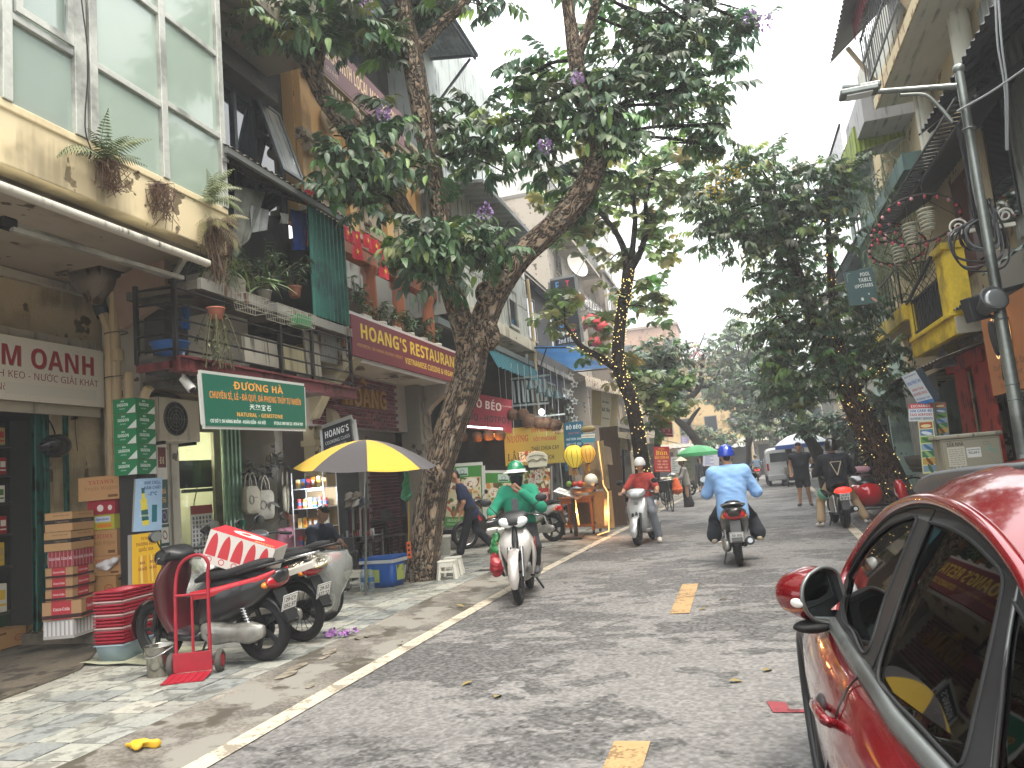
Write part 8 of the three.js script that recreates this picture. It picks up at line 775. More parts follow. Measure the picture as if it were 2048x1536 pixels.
{const h=thing('phone_holder','phone in a holder on the handlebar before the green rider','phone',along(gP,gT,0.28).add(V(0,1.06,0)).toArray(),gT);M('phone',box(0.08,0.16,0.012,[0,0.08,0],[-0.3,0,0],0.004),mat('#16161a',{r:0.2}),h);M('clamp',bar([0,-0.06,0.02],[0,0.04,0],0.025),plast,h);const g=thing('plastic_bag','red and green plastic bag hanging from the left handlebar of the green rider','bag',along(gP,gT,0.42).add(V(-0.28,0.5,0)).toArray(),gT);M('red_bag',nets([[0,0.16,0,0.04,0,-0.1,0,0.09],[0,-0.05,0.04,0.07,0,-0.14,0,0.06]],0.012,0.03,0.008),mat('#94202a',{r:0.35}),g);M('green_bag',nets([[0.02,0.3,-0.03,0.04,0.02,0.12,-0.04,0.1]],0.012,0.03,0.008),mat('#1f6b34',{r:0.35}),g);}
const gY=(px,py,y=0)=>onY(px,py,y);
person('man in a navy shirt and dark trousers walking with a bowed head behind the trunk',gY(948,1112,0.05),-1.25,{lean:0.38,nod:0.45,hair:'#14110f',shirt:['#232c4c',0.35,-0.1],pants:['#1c1e26',0.97,0.02],shoes:'#4a4642',lL:[[0.1,0.5,0.12],[0.1,0.1,0.26],[0.12,0.04,0.42]],lR:[[-0.1,0.48,-0.1],[-0.12,0.14,-0.42],[-0.12,0.05,-0.3]],aL:[A3(0.24,1.05,0.12),A3(0.22,0.83,0.2)],aR:[A3(-0.24,1.05,0.2),A3(-0.2,0.85,0.3)]});
person('man in a black sleeveless top and shorts walking toward the camera on the right',gY(1612,1012),-0.1,{skin:'#b08468',w:1.2,sc:1.03,hair:'#1a1512',shirt:['#1d2028',0,-0.16],loose:0.02,pants:['#1b1d24',0.42,0.02],shoes:'#6d665e',lL:[[0.11,0.5,0.08],[0.13,0.09,-0.04],[0.16,0.04,0.1]],lR:[[-0.1,0.5,0.05],[-0.13,0.09,0.12],[-0.17,0.06,0.27]],aL:[A3(0.29,1.13,-0.06),A3(0.32,0.9,0.02)],aR:[A3(-0.27,1.13,-0.02),A3(-0.27,0.92,0.1)]});
person('woman in a conical hat and checked shirt pushing a loaded bicycle on the left',gY(1378,1014),-1.35,{sc:0.95,skin:'#9a7860',lean:0.12,hat:'#cfc0a2',hair:'#17130f',shirt:['#8d8a84',0.92,-0.12],skirt:['#1c1b1e',0.19],shoes:'#2c2a2a',aL:[A3(0.2,1.1,0.18),A3(0.18,1.0,0.42)],aR:[A3(-0.2,1.1,0.18),A3(-0.18,1.02,0.42)]});
person('woman in a mauve jacket sitting by the drink shelf under the parasol',gY(608,1180,0.05).add(V(-0.15,0,0)),0.9,{skin:'#a87f68',hip:[0.46,0],lean:0.0,hair:'#141110',shirt:['#a06a78',0.95,-0.08],pants:['#2a2830',0.95],shoes:'#2b2a2a',yaw:0.2,lL:[[0.14,0.5,0.36],[0.14,0.09,0.34],[0.15,0.04,0.5]],lR:[[-0.14,0.5,0.36],[-0.14,0.09,0.34],[-0.15,0.04,0.5]],aL:[A3(0.26,0.68,0.06),A3(0.12,0.6,0.26)],aR:[A3(-0.26,0.68,0.06),A3(-0.12,0.6,0.26)]});
person('person in a dark navy shirt bent over the stall goods under the parasol',gY(694,1180,0.05).add(V(-0.5,0,0)),1.3,{skin:'#8a6a56',hip:[0.5,0],lean:0.3,nod:0.3,hair:'#120f0e',shirt:['#1c2233',0.5,-0.1],pants:['#5b6670',0.95],shoes:'#2b2a2a',lL:[[0.14,0.52,0.36],[0.14,0.09,0.34],[0.15,0.04,0.5]],lR:[[-0.14,0.52,0.36],[-0.14,0.09,0.34],[-0.15,0.04,0.5]],aL:[A3(0.26,0.72,0.25),A3(0.14,0.66,0.46)],aR:[A3(-0.26,0.72,0.25),A3(-0.14,0.66,0.46)]});
person('person in a dark sleeveless dress standing by the bicycles behind the leaning tree',[4.6,0.12,-19.5],-0.5,{cell:0.022,skin:'#7a5a48',hair:'#14100e',shirt:['#2a1f2b',0.3,-0.2],skirt:['#231d26',0.17],shoes:'#222'});

const far=(l,px,py,turn,o)=>person(l,gY(px,py),turn,{cell:0.024,hair:'#17130f',pants:['#20222a',0.96],shoes:'#2a2928',...o});
far('person in dark shorts with arms raised by the far left kerb',1404,984,2.6,{shirt:['#33353f',0.3],pants:['#1d2029',0.7],aL:[A3(0.25,1.3,0.12),A3(0.06,1.36,0.22)],aR:[A3(-0.25,1.3,0.12),A3(-0.06,1.36,0.22)]});
far('bare armed person in orange behind the far left kerb group',1408,962,1,{shirt:['#b98a4a',0.2]});far('person in a dark jacket seen from behind near the green parasol',1428,965,Math.PI,{shirt:['#22242b',0.95]});
far('woman in a conical hat with shoulder goods far up the road',1486,945,Math.PI,{hat:'#d6c8ac',shirt:['#2c2f2e',0.9]});far('person in a red shirt striding across the road',1502,955,-1.4,{shirt:['#b03440',0.4],lL:[[0.1,0.5,0.16],[0.1,0.1,0.3],[0.1,0.04,0.44]],lR:[[-0.1,0.48,-0.08],[-0.1,0.12,-0.36],[-0.1,0.05,-0.24]]});far('person in a bright blue shirt walking beside the white van',1529,948,Math.PI,{shirt:['#2c4f9a',0.4]});
far('woman in a conical hat and purple trousers beside the handcart',1572,970,2.8,{sc:0.92,hat:'#d9ccb2',shirt:['#4a4438',0.9],pants:['#8a6b96',0.97,0.05],aL:[A3(0.25,1.2,0.1),A3(0.05,1.25,0.2)],aR:[A3(-0.25,1.2,0.1),A3(-0.05,1.25,0.2)]});far('pedestrian in a pale shirt far down the middle of the street',1470,938,Math.PI,{shirt:['#b9b4ae',0.4]});
{const rid=(px,py,l,lb,c,sh,hel)=>{const q=gY(px,py),p=along(q,Math.PI,0.62);bike(lb,p.toArray(),Math.PI,{c,R:0.28,plate:['29-K1','445'],lit:1,name:'scooter',cat:'scooter'});person(l,p,Math.PI,{cell:0.024,hip:[0.85,-0.25],lean:0.12,aL:[A3(0.33,1.04,-0.05),A3(0.35,0.99,0.1)],aR:[A3(-0.33,1.04,-0.05),A3(-0.35,0.99,0.1)],lL:rideL(1),lR:rideL(-1),shirt:sh,pants:['#26282e',0.96],shoes:'#2a2928',helmet:hel,hair:'#15110f'});};
rid(1517,962,'rider in a denim shirt with a grey backpack riding away beyond the blue rider','red scooter carrying the denim shirted rider','#a3242c',['#7f93a8',0.9,-0.12],['#22242a','half']);rid(1640,946,'rider in a white shirt on the right beyond the black motorcycle','dark scooter carrying the white shirted rider','#2a2c30',['#c9c6c4',0.4,-0.12]);rid(1450,960,'dark rider just ahead of the blue shirted man','black scooter just ahead of the blue shirted man','#222327',['#1d1e24',0.95,-0.1],['#1b1b1e','half']);}
// ---------------------------------------------------------------- goods on the left pavement
const ctex=(bg,f)=>printMat(canvasTex(256,160,(x,w,h)=>{x.fillStyle=bg;x.fillRect(0,0,w,h);speck(x,w,h,60,'#3a2a1a',0.08,5);f(x,w,h);}),{r:0.75});
const CT={coke:ctex('#b08a62',(x,w,h)=>{x.fillStyle='#b3303a';x.fillRect(60,0,130,h);x.fillStyle='#3a1a18';x.fillRect(0,118,w,34);txt(x,'Coca-Cola',125,70,40,'#e6d8d2',{f:'serif',fit:110});}),cokeP:ctex('#96303a',(x,w,h)=>{for(let i=0;i<2;i++)txt(x,'Coca-Cola',65+i*126,74,44,'#e0d0d0',{f:'serif',fit:112});x.fillStyle='#c9a9a9';for(let i=0;i<7;i++)x.fillRect(i*40,0,4,h);}),cans:ctex('#b7b2ac',(x,w,h)=>{for(let i=0;i<7;i++){x.fillStyle='#dcd9d6';x.fillRect(8+i*36,14,22,h-40);x.fillStyle='#8d8a88';x.fillRect(30+i*36,14,5,h-40);}}),tan:ctex('#b48d61',(x,w,h)=>{x.fillStyle='#2b221e';x.fillRect(0,62,w,34);txt(x,'Cappuccino',160,80,24,'#a58a6a',{w:'normal'});txt(x,'HANDLE WITH CARE',150,28,16,'#7a5a3a');}),brown:ctex('#b58a5c',(x,w,h)=>{txt(x,'TATAWA',140,40,34,'#a5493a',{f:'serif'});txt(x,'Fruits Wagon',140,80,32,'#8a6038',{f:'serif',w:'normal'});x.fillStyle='#6d4526';x.fillRect(180,128,60,18);}),plain:ctex('#a9804f',(x,w,h)=>{x.strokeStyle='#8a3c2c';x.lineWidth=6;x.beginPath();x.ellipse(190,90,36,26,0,0,7);x.stroke();txt(x,'COSY',190,92,24,'#a5402c');x.fillStyle='#6d4a28';x.fillRect(20,20,60,20);}),red:ctex('#9a2030',(x,w,h)=>{x.fillStyle='#d9cfc9';x.beginPath();x.ellipse(120,90,30,40,0,0,7);x.ellipse(210,90,20,30,0,0,7);x.fill();}),snack:ctex('#b9b23a',(x,w,h)=>{x.fillStyle='#c9d4e2';x.fillRect(70,20,150,60);txt(x,'Alpenliebe',140,50,34,'#2f4f9a',{f:'serif',fit:130});x.fillStyle='#d9822a';x.fillRect(90,100,140,40);}),saigon:ctex('#1d7a4a',(x,w,h)=>{x.fillStyle='#d3dcd4';x.beginPath();x.moveTo(150,h);x.lineTo(w,70);x.lineTo(w,h);x.fill();txt(x,'BIA',110,30,24,'#dfe8e0');txt(x,'SAIGON',110,68,44,'#e6ece6',{fit:130});txt(x,'EXPORT',105,110,18,'#b9d0c0');})};
const carton=(label,p,w,h,d,m,turn=0,group)=>{const t=thing('carton',label,'carton',p,turn,group);M('carton_body',box(w,h,d,[0,h/2,0]),m,t,true);M('flap_seam',[box(0.006,0.002,d*0.98,[0,h+0.001,0]),box(w+0.002,0.003,d+0.002,[0,h-0.004,0])],mat('#7d5c3a',{r:0.8}),t);return t;};
{
const a=onY(142,1270,0.2),b=onD(222,1200,8.75);let y=0.2;const tx=0.12;
for(const[l,w,h,d,m,dx,tn]of[['shrink wrapped tray of pale cans at the bottom of the left stack',0.34,0.2,0.42,CT.cans,0,0.1],['wide red soft drink case second from the bottom of the left stack',0.4,0.19,0.46,CT.coke,0.02,0.25],['lowest of the three thin soft drink trays',0.3,0.115,0.4,CT.coke,0,0.12],['middle of the three thin soft drink trays',0.3,0.115,0.4,CT.coke,0.01,0.1],['topmost of the three thin soft drink trays',0.3,0.115,0.4,CT.coke,0,0.14],['red shrink wrapped soft drink pack below the banded cartons',0.28,0.17,0.38,CT.cokeP,0.02,0.12],['lower tan carton with a black band on the left stack',0.3,0.205,0.42,CT.tan,0,0.12],['upper tan carton with a black band on top of the left stack',0.3,0.205,0.42,CT.tan,0.01,0.15]]){carton(l,[a.x+dx,y,a.z],w,h,d,m,tn+tx,'cartons stacked by the drinks shop');y+=h+0.003;}
y=0.2;for(const[l,w,h,d,m,dx,tn]of[['plain carton at the bottom of the right stack',0.4,0.33,0.44,CT.plain,0,0.1],['brown carton with a red oval print above the bottom one',0.38,0.25,0.4,CT.plain,0.02,0.05],['brown carton with white plastic on it in the middle of the right stack',0.4,0.22,0.4,CT.brown,0.03,0.2],['tall brown carton under the green snack box',0.38,0.29,0.4,CT.brown,0,0.12],['green and yellow snack box on the right stack',0.34,0.17,0.4,CT.snack,0,0.1],['dark red gift box below the big open carton',0.34,0.16,0.42,CT.red,0,0.16],['big brown carton on top of the right stack',0.5,0.27,0.5,CT.brown,0,0.2]]){carton(l,[b.x-0.06,y,b.z-0.12],w,h,d,m,tn,'cartons stacked by the drinks shop');y+=h+0.003;}
solo('white_plastic','crumpled white plastic bag on the middle brown carton','plastic bag',nets([[b.x+0.05,0.92,b.z+0.09,0.045,b.x+0.14,0.94,b.z+0.08,0.04],[b.x-0.06,0.9,b.z+0.1,0.035,b.x+0.05,0.88,b.z+0.1,0.04]],0.012,0.02,0.01),mat('#d5d6d8',{r:0.4}));
const s=onX(272,950,-6.62);let sy=s.y;const rk=thing('dark_rack','dark rack standing behind the posters under the green cartons','rack');M('frame',[bb(-6.75,-6.5,0.06,sy,s.z-0.17,s.z+0.12)],mat('#2c2b2a'),rk);settle(rk);for(let i=0;i<5;i++){carton('green beer carton, '+['lowest','second','middle','fourth','topmost'][i]+' of the tall green column',[-6.62,sy,s.z],0.28,0.172,0.36,CT.saigon,0.12+(i%2)*0.03,'green beer cartons');sy+=0.175;}
const bt=canvasTex(300,560,(x,w,h)=>{x.fillStyle='#9dbcd8';x.fillRect(0,0,w,h);txt(x,'NHẸ CHILL',190,50,48,'#1f3f7d',{fit:190});txt(x,'ĐẬM CHẤT',190,105,46,'#1f3f7d',{fit:190});txt(x,'-2°C',195,170,54,'#1f3f7d');x.fillStyle='#e0cf4a';x.save();x.translate(110,340);x.rotate(-0.12);x.fillRect(-34,-120,68,280);x.fillRect(-16,-220,32,110);x.fillStyle='#1d5a5c';x.fillRect(-36,0,72,110);x.fillRect(-17,-240,34,60);x.restore();x.fillStyle='#1d6a74';x.fillRect(190,290,56,180);txt(x,'SAIGON',110,400,26,'#d9e2c2');speck(x,w,h,120,'#e8f0f6',0.5,4);});
board('blue_beer_poster','pale blue beer poster hanging below the green cartons','poster',[onX(271,958,-6.3),onX(324,955,-6.3),onX(323,1060,-6.3),onX(266,1064,-6.3)],bt,{th:0.02});
const yt=canvasTex(300,560,(x,w,h)=>{x.fillStyle='#d9ae2a';x.fillRect(0,0,w,h);txt(x,'TỰ HÀO',150,50,38,'#7a3a1c',{fit:110});txt(x,'THƯƠNG HIỆU',150,105,44,'#7a3a1c',{fit:220});txt(x,'QUỐC GIA',150,160,44,'#7a3a1c',{fit:160});for(const[a,b]of[[110,92],[215,74]]){x.fillStyle='#c9962a';x.fillRect(a-b/2,220,b,270);x.fillStyle='#e3c46a';x.fillRect(a-b/4,220,b/4,270);txt(x,'BIA',a,290,34,'#7a2a22');txt(x,'HÀ NỘI',a,350,40,'#7a2a22',{fit:b});}x.fillStyle='#a82c2c';x.fillRect(0,515,w,45);});
board('yellow_beer_poster','yellow beer can poster standing beside the red baskets','poster',[onX(263,1070,-6.2),onX(318,1063,-6.2),onX(324,1172,-6.2),onX(264,1186,-6.2)],yt,{th:0.05});
}
{
const p=onY(252,1313,0.07),gb='stacked plastic baskets',mk=(l,y,c,h)=>{const t=thing('plastic_basket',l,'basket',[p.x,y,p.z],0.12,gb),R=(s,y)=>[[1,1],[-1,1],[-1,-1],[1,-1]].map(([a,b])=>V(a*0.15*s,y,b*0.24*s));M('basket_body',skin([R(0.86,0),R(0.98,h),R(0.96,h),R(0.84,0.006)]),mat(c,{r:0.4}),t);M('rim',[[0.153,0,0.014,0.5],[-0.153,0,0.014,0.5],[0,0.243,0.31,0.014],[0,-0.243,0.31,0.014]].map(([x,z,w,d])=>box(w,0.012,d,[x,h,z])),mat(c,{r:0.35}),t);return t;};
mk('pale blue grey basket at the bottom of the red basket stack',0.075,'#8fa3ad',0.15);const n1=['lowest','second','third','fourth','fifth','sixth','seventh','eighth','ninth','tenth','eleventh','twelfth','thirteenth','fourteenth','fifteenth','topmost'];for(let i=0;i<16;i++)mk(`red plastic basket, ${n1[i]} of the sixteen red ones in the stack`,0.14+i*0.031,i===4||i===8||i===12?'#b99a97':'#9a1d30',0.12);
solo('sack_mat','flattened pale green sack under the basket stack','mat',quad([p.x-0.35,0.076,p.z-0.3],[p.x+0.75,0.07,p.z-0.35],[p.x+0.6,0.07,p.z+0.35],[p.x-0.3,0.078,p.z+0.28],12,8,(q,s,w)=>{q.y+=0.006*Math.sin(s*11+w*7);}),mat('#b3b6a0',{r:0.8,map:T.worn}));
const q=onY(322,1350,0.05),b=thing('metal_bucket','small stainless steel bucket in front of the red scooter','bucket',[q.x,0.05,q.z]);M('bucket_body',lathe([[0.001,0],[0.105,0],[0.125,0.24],[0.135,0.25],[0.135,0.256],[0.12,0.25],[0.1,0.01],[0.001,0.01]],30),mat('#b0aea8',{r:0.22,m:0.95,map:T.worn}),b);M('bail_handle',tube([[0.13,0.235,0],[0.1,0.2,0.09],[0,0.17,0.135],[-0.1,0.2,0.09],[-0.13,0.235,0]],0.005,20,5),chrome,b);
const d=onY(388,1352,0.05),t=thing('hand_truck','red steel hand truck standing before the red scooter','hand truck',[d.x,0.05,d.z],0.35),rd=mat('#a01e30',{r:0.4,map:T.worn});M('handle_frame',tube([[-0.14,0.1,0],[-0.14,0.5,-0.01],[-0.13,0.82,-0.03],[-0.06,0.96,-0.02],[0.08,1.0,0.0],[0.15,0.93,0.0],[0.14,0.8,-0.01],[0.14,0.5,-0.0],[0.14,0.1,0]],0.015,70,10),rd,t);M('upright',cyl([0,0.12,0],[0,0.66,-0.01],0.012),rd,t);M('cross_bar',cyl([-0.14,0.67,-0.015],[0.14,0.67,-0.015],0.012),rd,t);M('kick_plate',box(0.32,0.16,0.012,[0,0.12,0.02],[0.05,0,0],0.003),rd,t);M('toe_plate',[box(0.34,0.008,0.24,[-0.01,0.02,0.14],[0.1,0,0]),...[0,1,2,3,4].map(i=>box(0.012,0.004,0.22,[-0.13+i*0.06,0.027,0.14],[0.1,0,0]))],rd,t);M('axle',cyl([-0.19,0.09,-0.06],[0.19,0.09,-0.06],0.01),rd,t);for(const s of[-1,1]){const w=M('tyre',torus(0.07,0.027,[s*0.2,0.097,-0.06],[0,Math.PI/2,0],26,10),mat('#4a4641',{r:0.9}),t);M('hub',cyl([s*0.2-0.025,0.097,-0.06],[s*0.2+0.025,0.097,-0.06],0.05,0.05,18),rd,w);}
const br=onY(60,1280,0.1),bm=thing('straw_broom','straw broom with a green handle leaning at the drinks shop door','broom',[br.x+0.12,0.1,br.z]);M('handle',cyl([0.1,0.4,-0.1],[0.22,1.15,-0.14],0.018),mat('#2f7a4a',{r:0.5}),bm);M('ferrule',cyl([0.215,1.1,-0.14],[0.23,1.2,-0.145],0.02),mat('#c9b98a'),bm);seed=6;M('bristles',Array.from({length:120},()=>{const e=rnd(-0.4,0.14);return tube([[0.1,0.44,-0.1],[0.08+e*0.4,0.22,-0.08+rnd(-0.05,0.05)],[e+0.05,0.01+rnd(0.05),rnd(-0.12,0.08)]],0.004,5,3);}),mat('#a9854e',{r:0.9}),bm);
for(const[i,px]of[[0,20],[1,55]]){const o=onY(px,1295,0.1);carton(['green bottle crate just inside the drinks shop door','plain carton on the floor beside the broom'][i],[o.x-0.5,0.09,o.z-0.1],0.3,i?0.2:0.34,0.4,i?CT.plain:ctex('#1c3a26',(x,w,h)=>{txt(x,'Heineken',w/2,90,50,'#c9d4c6',{f:'serif',fit:180});}),0.1);}
}
{
const c=onD(490,1105,7.1),ct=printMat(canvasTex(400,200,(x,w,h)=>{x.fillStyle='#c9c4bd';x.fillRect(0,0,w,h);for(let i=0;i<5;i++){x.fillStyle='#b8323a';x.beginPath();x.moveTo(8+i*78,150);x.quadraticCurveTo(12+i*78,30,40+i*78,8);x.quadraticCurveTo(68+i*78,30,72+i*78,150);x.fill();x.strokeStyle='#b8323a';x.lineWidth=5;x.beginPath();x.arc(40+i*78,172,16,0,7);x.stroke();}}),{r:0.5}),tp=printMat(canvasTex(400,260,(x,w,h)=>{x.fillStyle='#b02a34';x.fillRect(0,0,w,h);x.fillStyle='#d9d0c6';x.beginPath();x.ellipse(190,110,100,60,0.1,0,7);x.fill();x.fillStyle='#b02a34';x.beginPath();x.arc(170,105,30,0,7);x.fill();txt(x,'BISCUIT',320,220,40,'#e2c26a',{fit:120});}),{r:0.5});
const t=thing('red_carton','red and white printed carton strapped on the scooter seat','carton',c.toArray());t.rotation.set(0.05,0.25,-0.38,'YXZ');M('carton_body',box(0.62,0.3,0.34),mat('#cfcac3',{r:0.6}),t);M('front_print',put(new THREE.PlaneGeometry(0.615,0.296),[0,0,0.172]),ct,t,true);M('top_print',put(new THREE.PlaneGeometry(0.615,0.336),[0,0.152,0],[-Math.PI/2,0,0]),tp,t,true);M('end_panel',put(new THREE.PlaneGeometry(0.336,0.296),[0.312,0,0],[0,Math.PI/2,0]),mat('#d8d4cc'),t,true);
const pl=mat('#e3e6e2',{r:0.2,transmission:0.8,thickness:0}),f=onD(620,1123,7.7),tr=thing('foil_tray','round foil covered tray on the motorbike rack','tray',f.toArray());tr.rotation.set(0.25,0,-0.1);seed=9;M('foil',lathe([[0.001,0.05],[0.12,0.045],[0.19,0.02],[0.2,0],[0.18,-0.03],[0.1,-0.05],[0.001,-0.05]],40),new THREE.MeshStandardMaterial({color:'#c5bdae',metalness:0.9,roughness:0.22,bumpMap:T.barkB,bumpScale:0.02}),tr);M('rim',torus(0.2,0.012,[0,0,0],[Math.PI/2,0,0],40,8),mat('#a89878',{m:0.7,r:0.3}),tr);
const g=onD(668,1150,7.8);solo('plastic_sheet','clear plastic bag wrapped over the rear of the third motorbike','plastic',[skin(Array.from({length:9},(_,i)=>{const y=0.24-i*0.075,R=[];for(let j=0;j<26;j++){const a=j/26*6.283,r=(0.08+0.14*Math.sin(Math.min(1,(i+1)/4)*1.57)-i*0.012)*(1+0.13*Math.sin(a*5+i*1.1)+0.06*Math.sin(a*11+i));R.push(V(g.x+r*Math.cos(a)*1.2-i*0.02,g.y+y,g.z+r*Math.sin(a)));}return R;}),true,false)],pl);const h2=onD(440,1130,7.2);solo('plastic_cover','grey clear plastic sheet under the red carton','plastic',quad(h2.clone().add(V(-0.32,0.06,0)),h2.clone().add(V(0.5,-0.08,-0.05)),h2.clone().add(V(0.42,-0.24,0.12)),h2.clone().add(V(-0.26,-0.26,0.14)),14,10,(q,s,w)=>{q.y+=0.03*Math.sin(s*13+w*6);q.z+=0.03*Math.cos(s*9-w*8);}),pl);
solo('white_carton','flat white carton lying under the foil tray','carton',box(0.5,0.06,0.32,onD(585,1140,7.6).toArray(),[0.1,0.3,0.25],0.005),mat('#c9c5bc'));
}
{
const P0=onZ(712,888,-9.9),R_=0.98,t=thing('parasol','yellow and dark grey parasol over the pavement stall','parasol',[P0.x,0.05,P0.z]);t.rotation.z=0;const top=P0.y-0.05+0.05;const dome=new THREE.Group();
for(let i=0;i<8;i++){const a0=i/8*6.283+0.3,a1=(i+1)/8*6.283+0.3,rings=[];for(let k=0;k<=6;k++){const f=k/6,R=[];for(let j=0;j<=6;j++){const u=j/6,a=lerp(a0,a1,u),sag=1-0.07*Math.sin(Math.PI*u)*f;R.push(V(Math.cos(a)*R_*f*sag,top-0.38*f**1.8-0.02*Math.sin(Math.PI*u)*f,Math.sin(a)*R_*f*sag));}rings.push(R);}M('panel',skin(rings,false),mat(i%2?'#4d4a4d':'#d6b232',{r:0.75,transmission:0.2,thickness:0}),t);M('rib',tube([0,0.5,1].map(f=>[Math.cos(a0)*R_*f,top-0.38*f**1.8-0.012,Math.sin(a0)*R_*f]),0.005,8,4),blackIron,t);}
t.rotation.set(0.05,0,-0.1);M('pole',cyl([0,0,0],[0,top,0],0.018),gz,t);M('finial',cyl([0,top,0],[0,top+0.05,0],0.014),dark,t);
const rk=thing('drink_rack','wire display rack full of packets and cans with a lit header','rack'),rx=-6.2,ry=onZ(625,1000,-10.7),S=[0.35,0.68,1.0,1.3,1.6];const x0=onZ(592,1000,-10.7).x,x1=onZ(655,1000,-10.7).x;S.forEach(y=>M('shelf',bb(x0,x1,y-0.012,y,-11.0,-10.6),mat('#b9bcbe',{r:0.4,m:0.3}),rk));M('wire_frame',[[x0,-10.6],[x1,-10.6],[x0,-11],[x1,-11]].map(([x,z])=>cyl([x,0.05,z],[x,1.85,z],0.01)),mat('#c5c7c8',{m:0.5,r:0.4}),rk);M('back_panel',bb(x0,x1,0.3,1.8,-11.02,-11.01),mat('#8d7a5c'),rk);M('light_tube',bb(lerp(x0,x1,0.5),x1,1.56,1.58,-10.62,-10.6),mat('#ffffff',{emissive:'#f4f8ff',emissiveIntensity:2.5}),rk);{const l=new THREE.PointLight(0xf0f6ff,0.8);l.position.set(lerp(x0,x1,0.75),1.5,-10.5);l.castShadow=true;scene.add(l);}settle(rk);
seed=33;const pc=['#a9702f','#c23a34','#d9a23a','#cfd3d4','#3a5f9a','#b5562a','#d8c99a'],cn=['tan','red','amber','white','blue','orange','cream'],sn=['bottom','second','middle','fourth','top'],on_=['leftmost','second','third','fourth','fifth','rightmost'];S.forEach((y,r)=>{for(let i=0;i<6;i++){const k=Math.floor(rnd(7)),h=rnd(0.13,0.2),o=thing('drink_packet',`${cn[k]} drink packet, ${on_[i]} on the ${sn[r]} shelf of the wire rack`,'packet',[lerp(x0,x1,(i+0.5)/6),y+0.001,-10.72],rnd(-0.2,0.2),'packets on the wire drink rack');M('packet_body',r%2?cyl([0,0,0],[0,h,0],0.033,0.033,14):box(0.065,h,0.05,[0,h/2,0],undefined,0.004),mat(pc[k],{r:0.4}),o);M('label',r%2?cyl([0,h*0.3,0],[0,h*0.65,0],0.0335,0.0335,14):box(0.05,h*0.4,0.052,[0,h*0.5,0]),mat(pc[(k+3)%7],{r:0.5}),o);}});
const st=(px,py,l)=>{const p=onY(px,py,0.05),s=thing('plastic_stool',l,'stool',[p.x,0.05,p.z],0.2,'low white plastic stools');const w=mat('#d3d1c6',{r:0.4});M('seat',box(0.27,0.025,0.25,[0,0.27,0],undefined,0.01),w,s);for(const[a,b]of[[1,1],[-1,1],[1,-1],[-1,-1]])M('leg',bar([a*0.1,0.265,b*0.09],[a*0.135,0,b*0.12],0.05,0.04),w,s);M('apron',[[0.12,0,0.02,0.2],[-0.12,0,0.02,0.2],[0,0.11,0.22,0.02],[0,-0.11,0.22,0.02]].map(([x,z,a,b])=>box(a,0.07,b,[x,0.225,z])).concat(box(0.2,0.03,0.02,[0,0.12,0.115])),w,s);return s;};
st(712,1180,'white plastic stool left of the water bottles');st(897,1158,'white plastic stool right of the big trunk, nearer one');st(908,1150,'white plastic stool right of the big trunk, farther one');
const cp=onY(770,1172,0.05),c=thing('cooler_box','blue cool box with yellow green stickers beside the big trunk','cool box',[cp.x,0.05,cp.z],-0.12),bl=mat('#1c56a8',{r:0.4});M('box_body',skin([[0.25,0.17,0],[0.27,0.185,0.1],[0.285,0.2,0.36]].map(([a,b,y])=>Array.from({length:24},(_,j)=>{const u=j/24*6.283,cc=Math.cos(u),ss=Math.sin(u);return V(Math.sign(cc)*Math.abs(cc)**0.35*a,y,Math.sign(ss)*Math.abs(ss)**0.35*b);}))),bl,c);M('lid',box(0.6,0.05,0.42,[0,0.42,0],[0,0,0.03],0.02),bl,c);M('lid_band',box(0.595,0.05,0.425,[0,0.375,0],undefined,0.01),mat('#c9ced2',{r:0.5}),c);M('sticker',[box(0.24,0.2,0.004,[-0.08,0.18,0.197],[-0.06,0,0]),box(0.004,0.22,0.2,[0.282,0.2,0])],mat('#b5c46a',{r:0.5,map:T.plaster}),c);
for(const[i,px]of[[0,729],[1,744]]){const p=onY(px,1184,0.05),b=thing('water_bottle',['large water bottle left of the blue cool box, further left one','large water bottle touching the blue cool box'][i],'bottle',[p.x,0.05,p.z],0,'water bottles by the cool box');M('bottle_body',lathe([[0.001,0],[0.042,0],[0.045,0.02],...Array.from({length:12},(_,k)=>[0.043+(k%2)*0.003,0.04+k*0.016]),[0.045,0.24],[0.03,0.29],[0.014,0.31],[0.014,0.33]],20),mat('#d5e2ea',{r:0.05,transmission:0.8,thickness:0}),b);M('label',cyl([0,0.14,0],[0,0.21,0],0.047,0.047,20),mat('#3f6a9a',{r:0.4}),b);M('cap',cyl([0,0.32,0],[0,0.345,0],0.017),mat('#2f62b0'),b);}
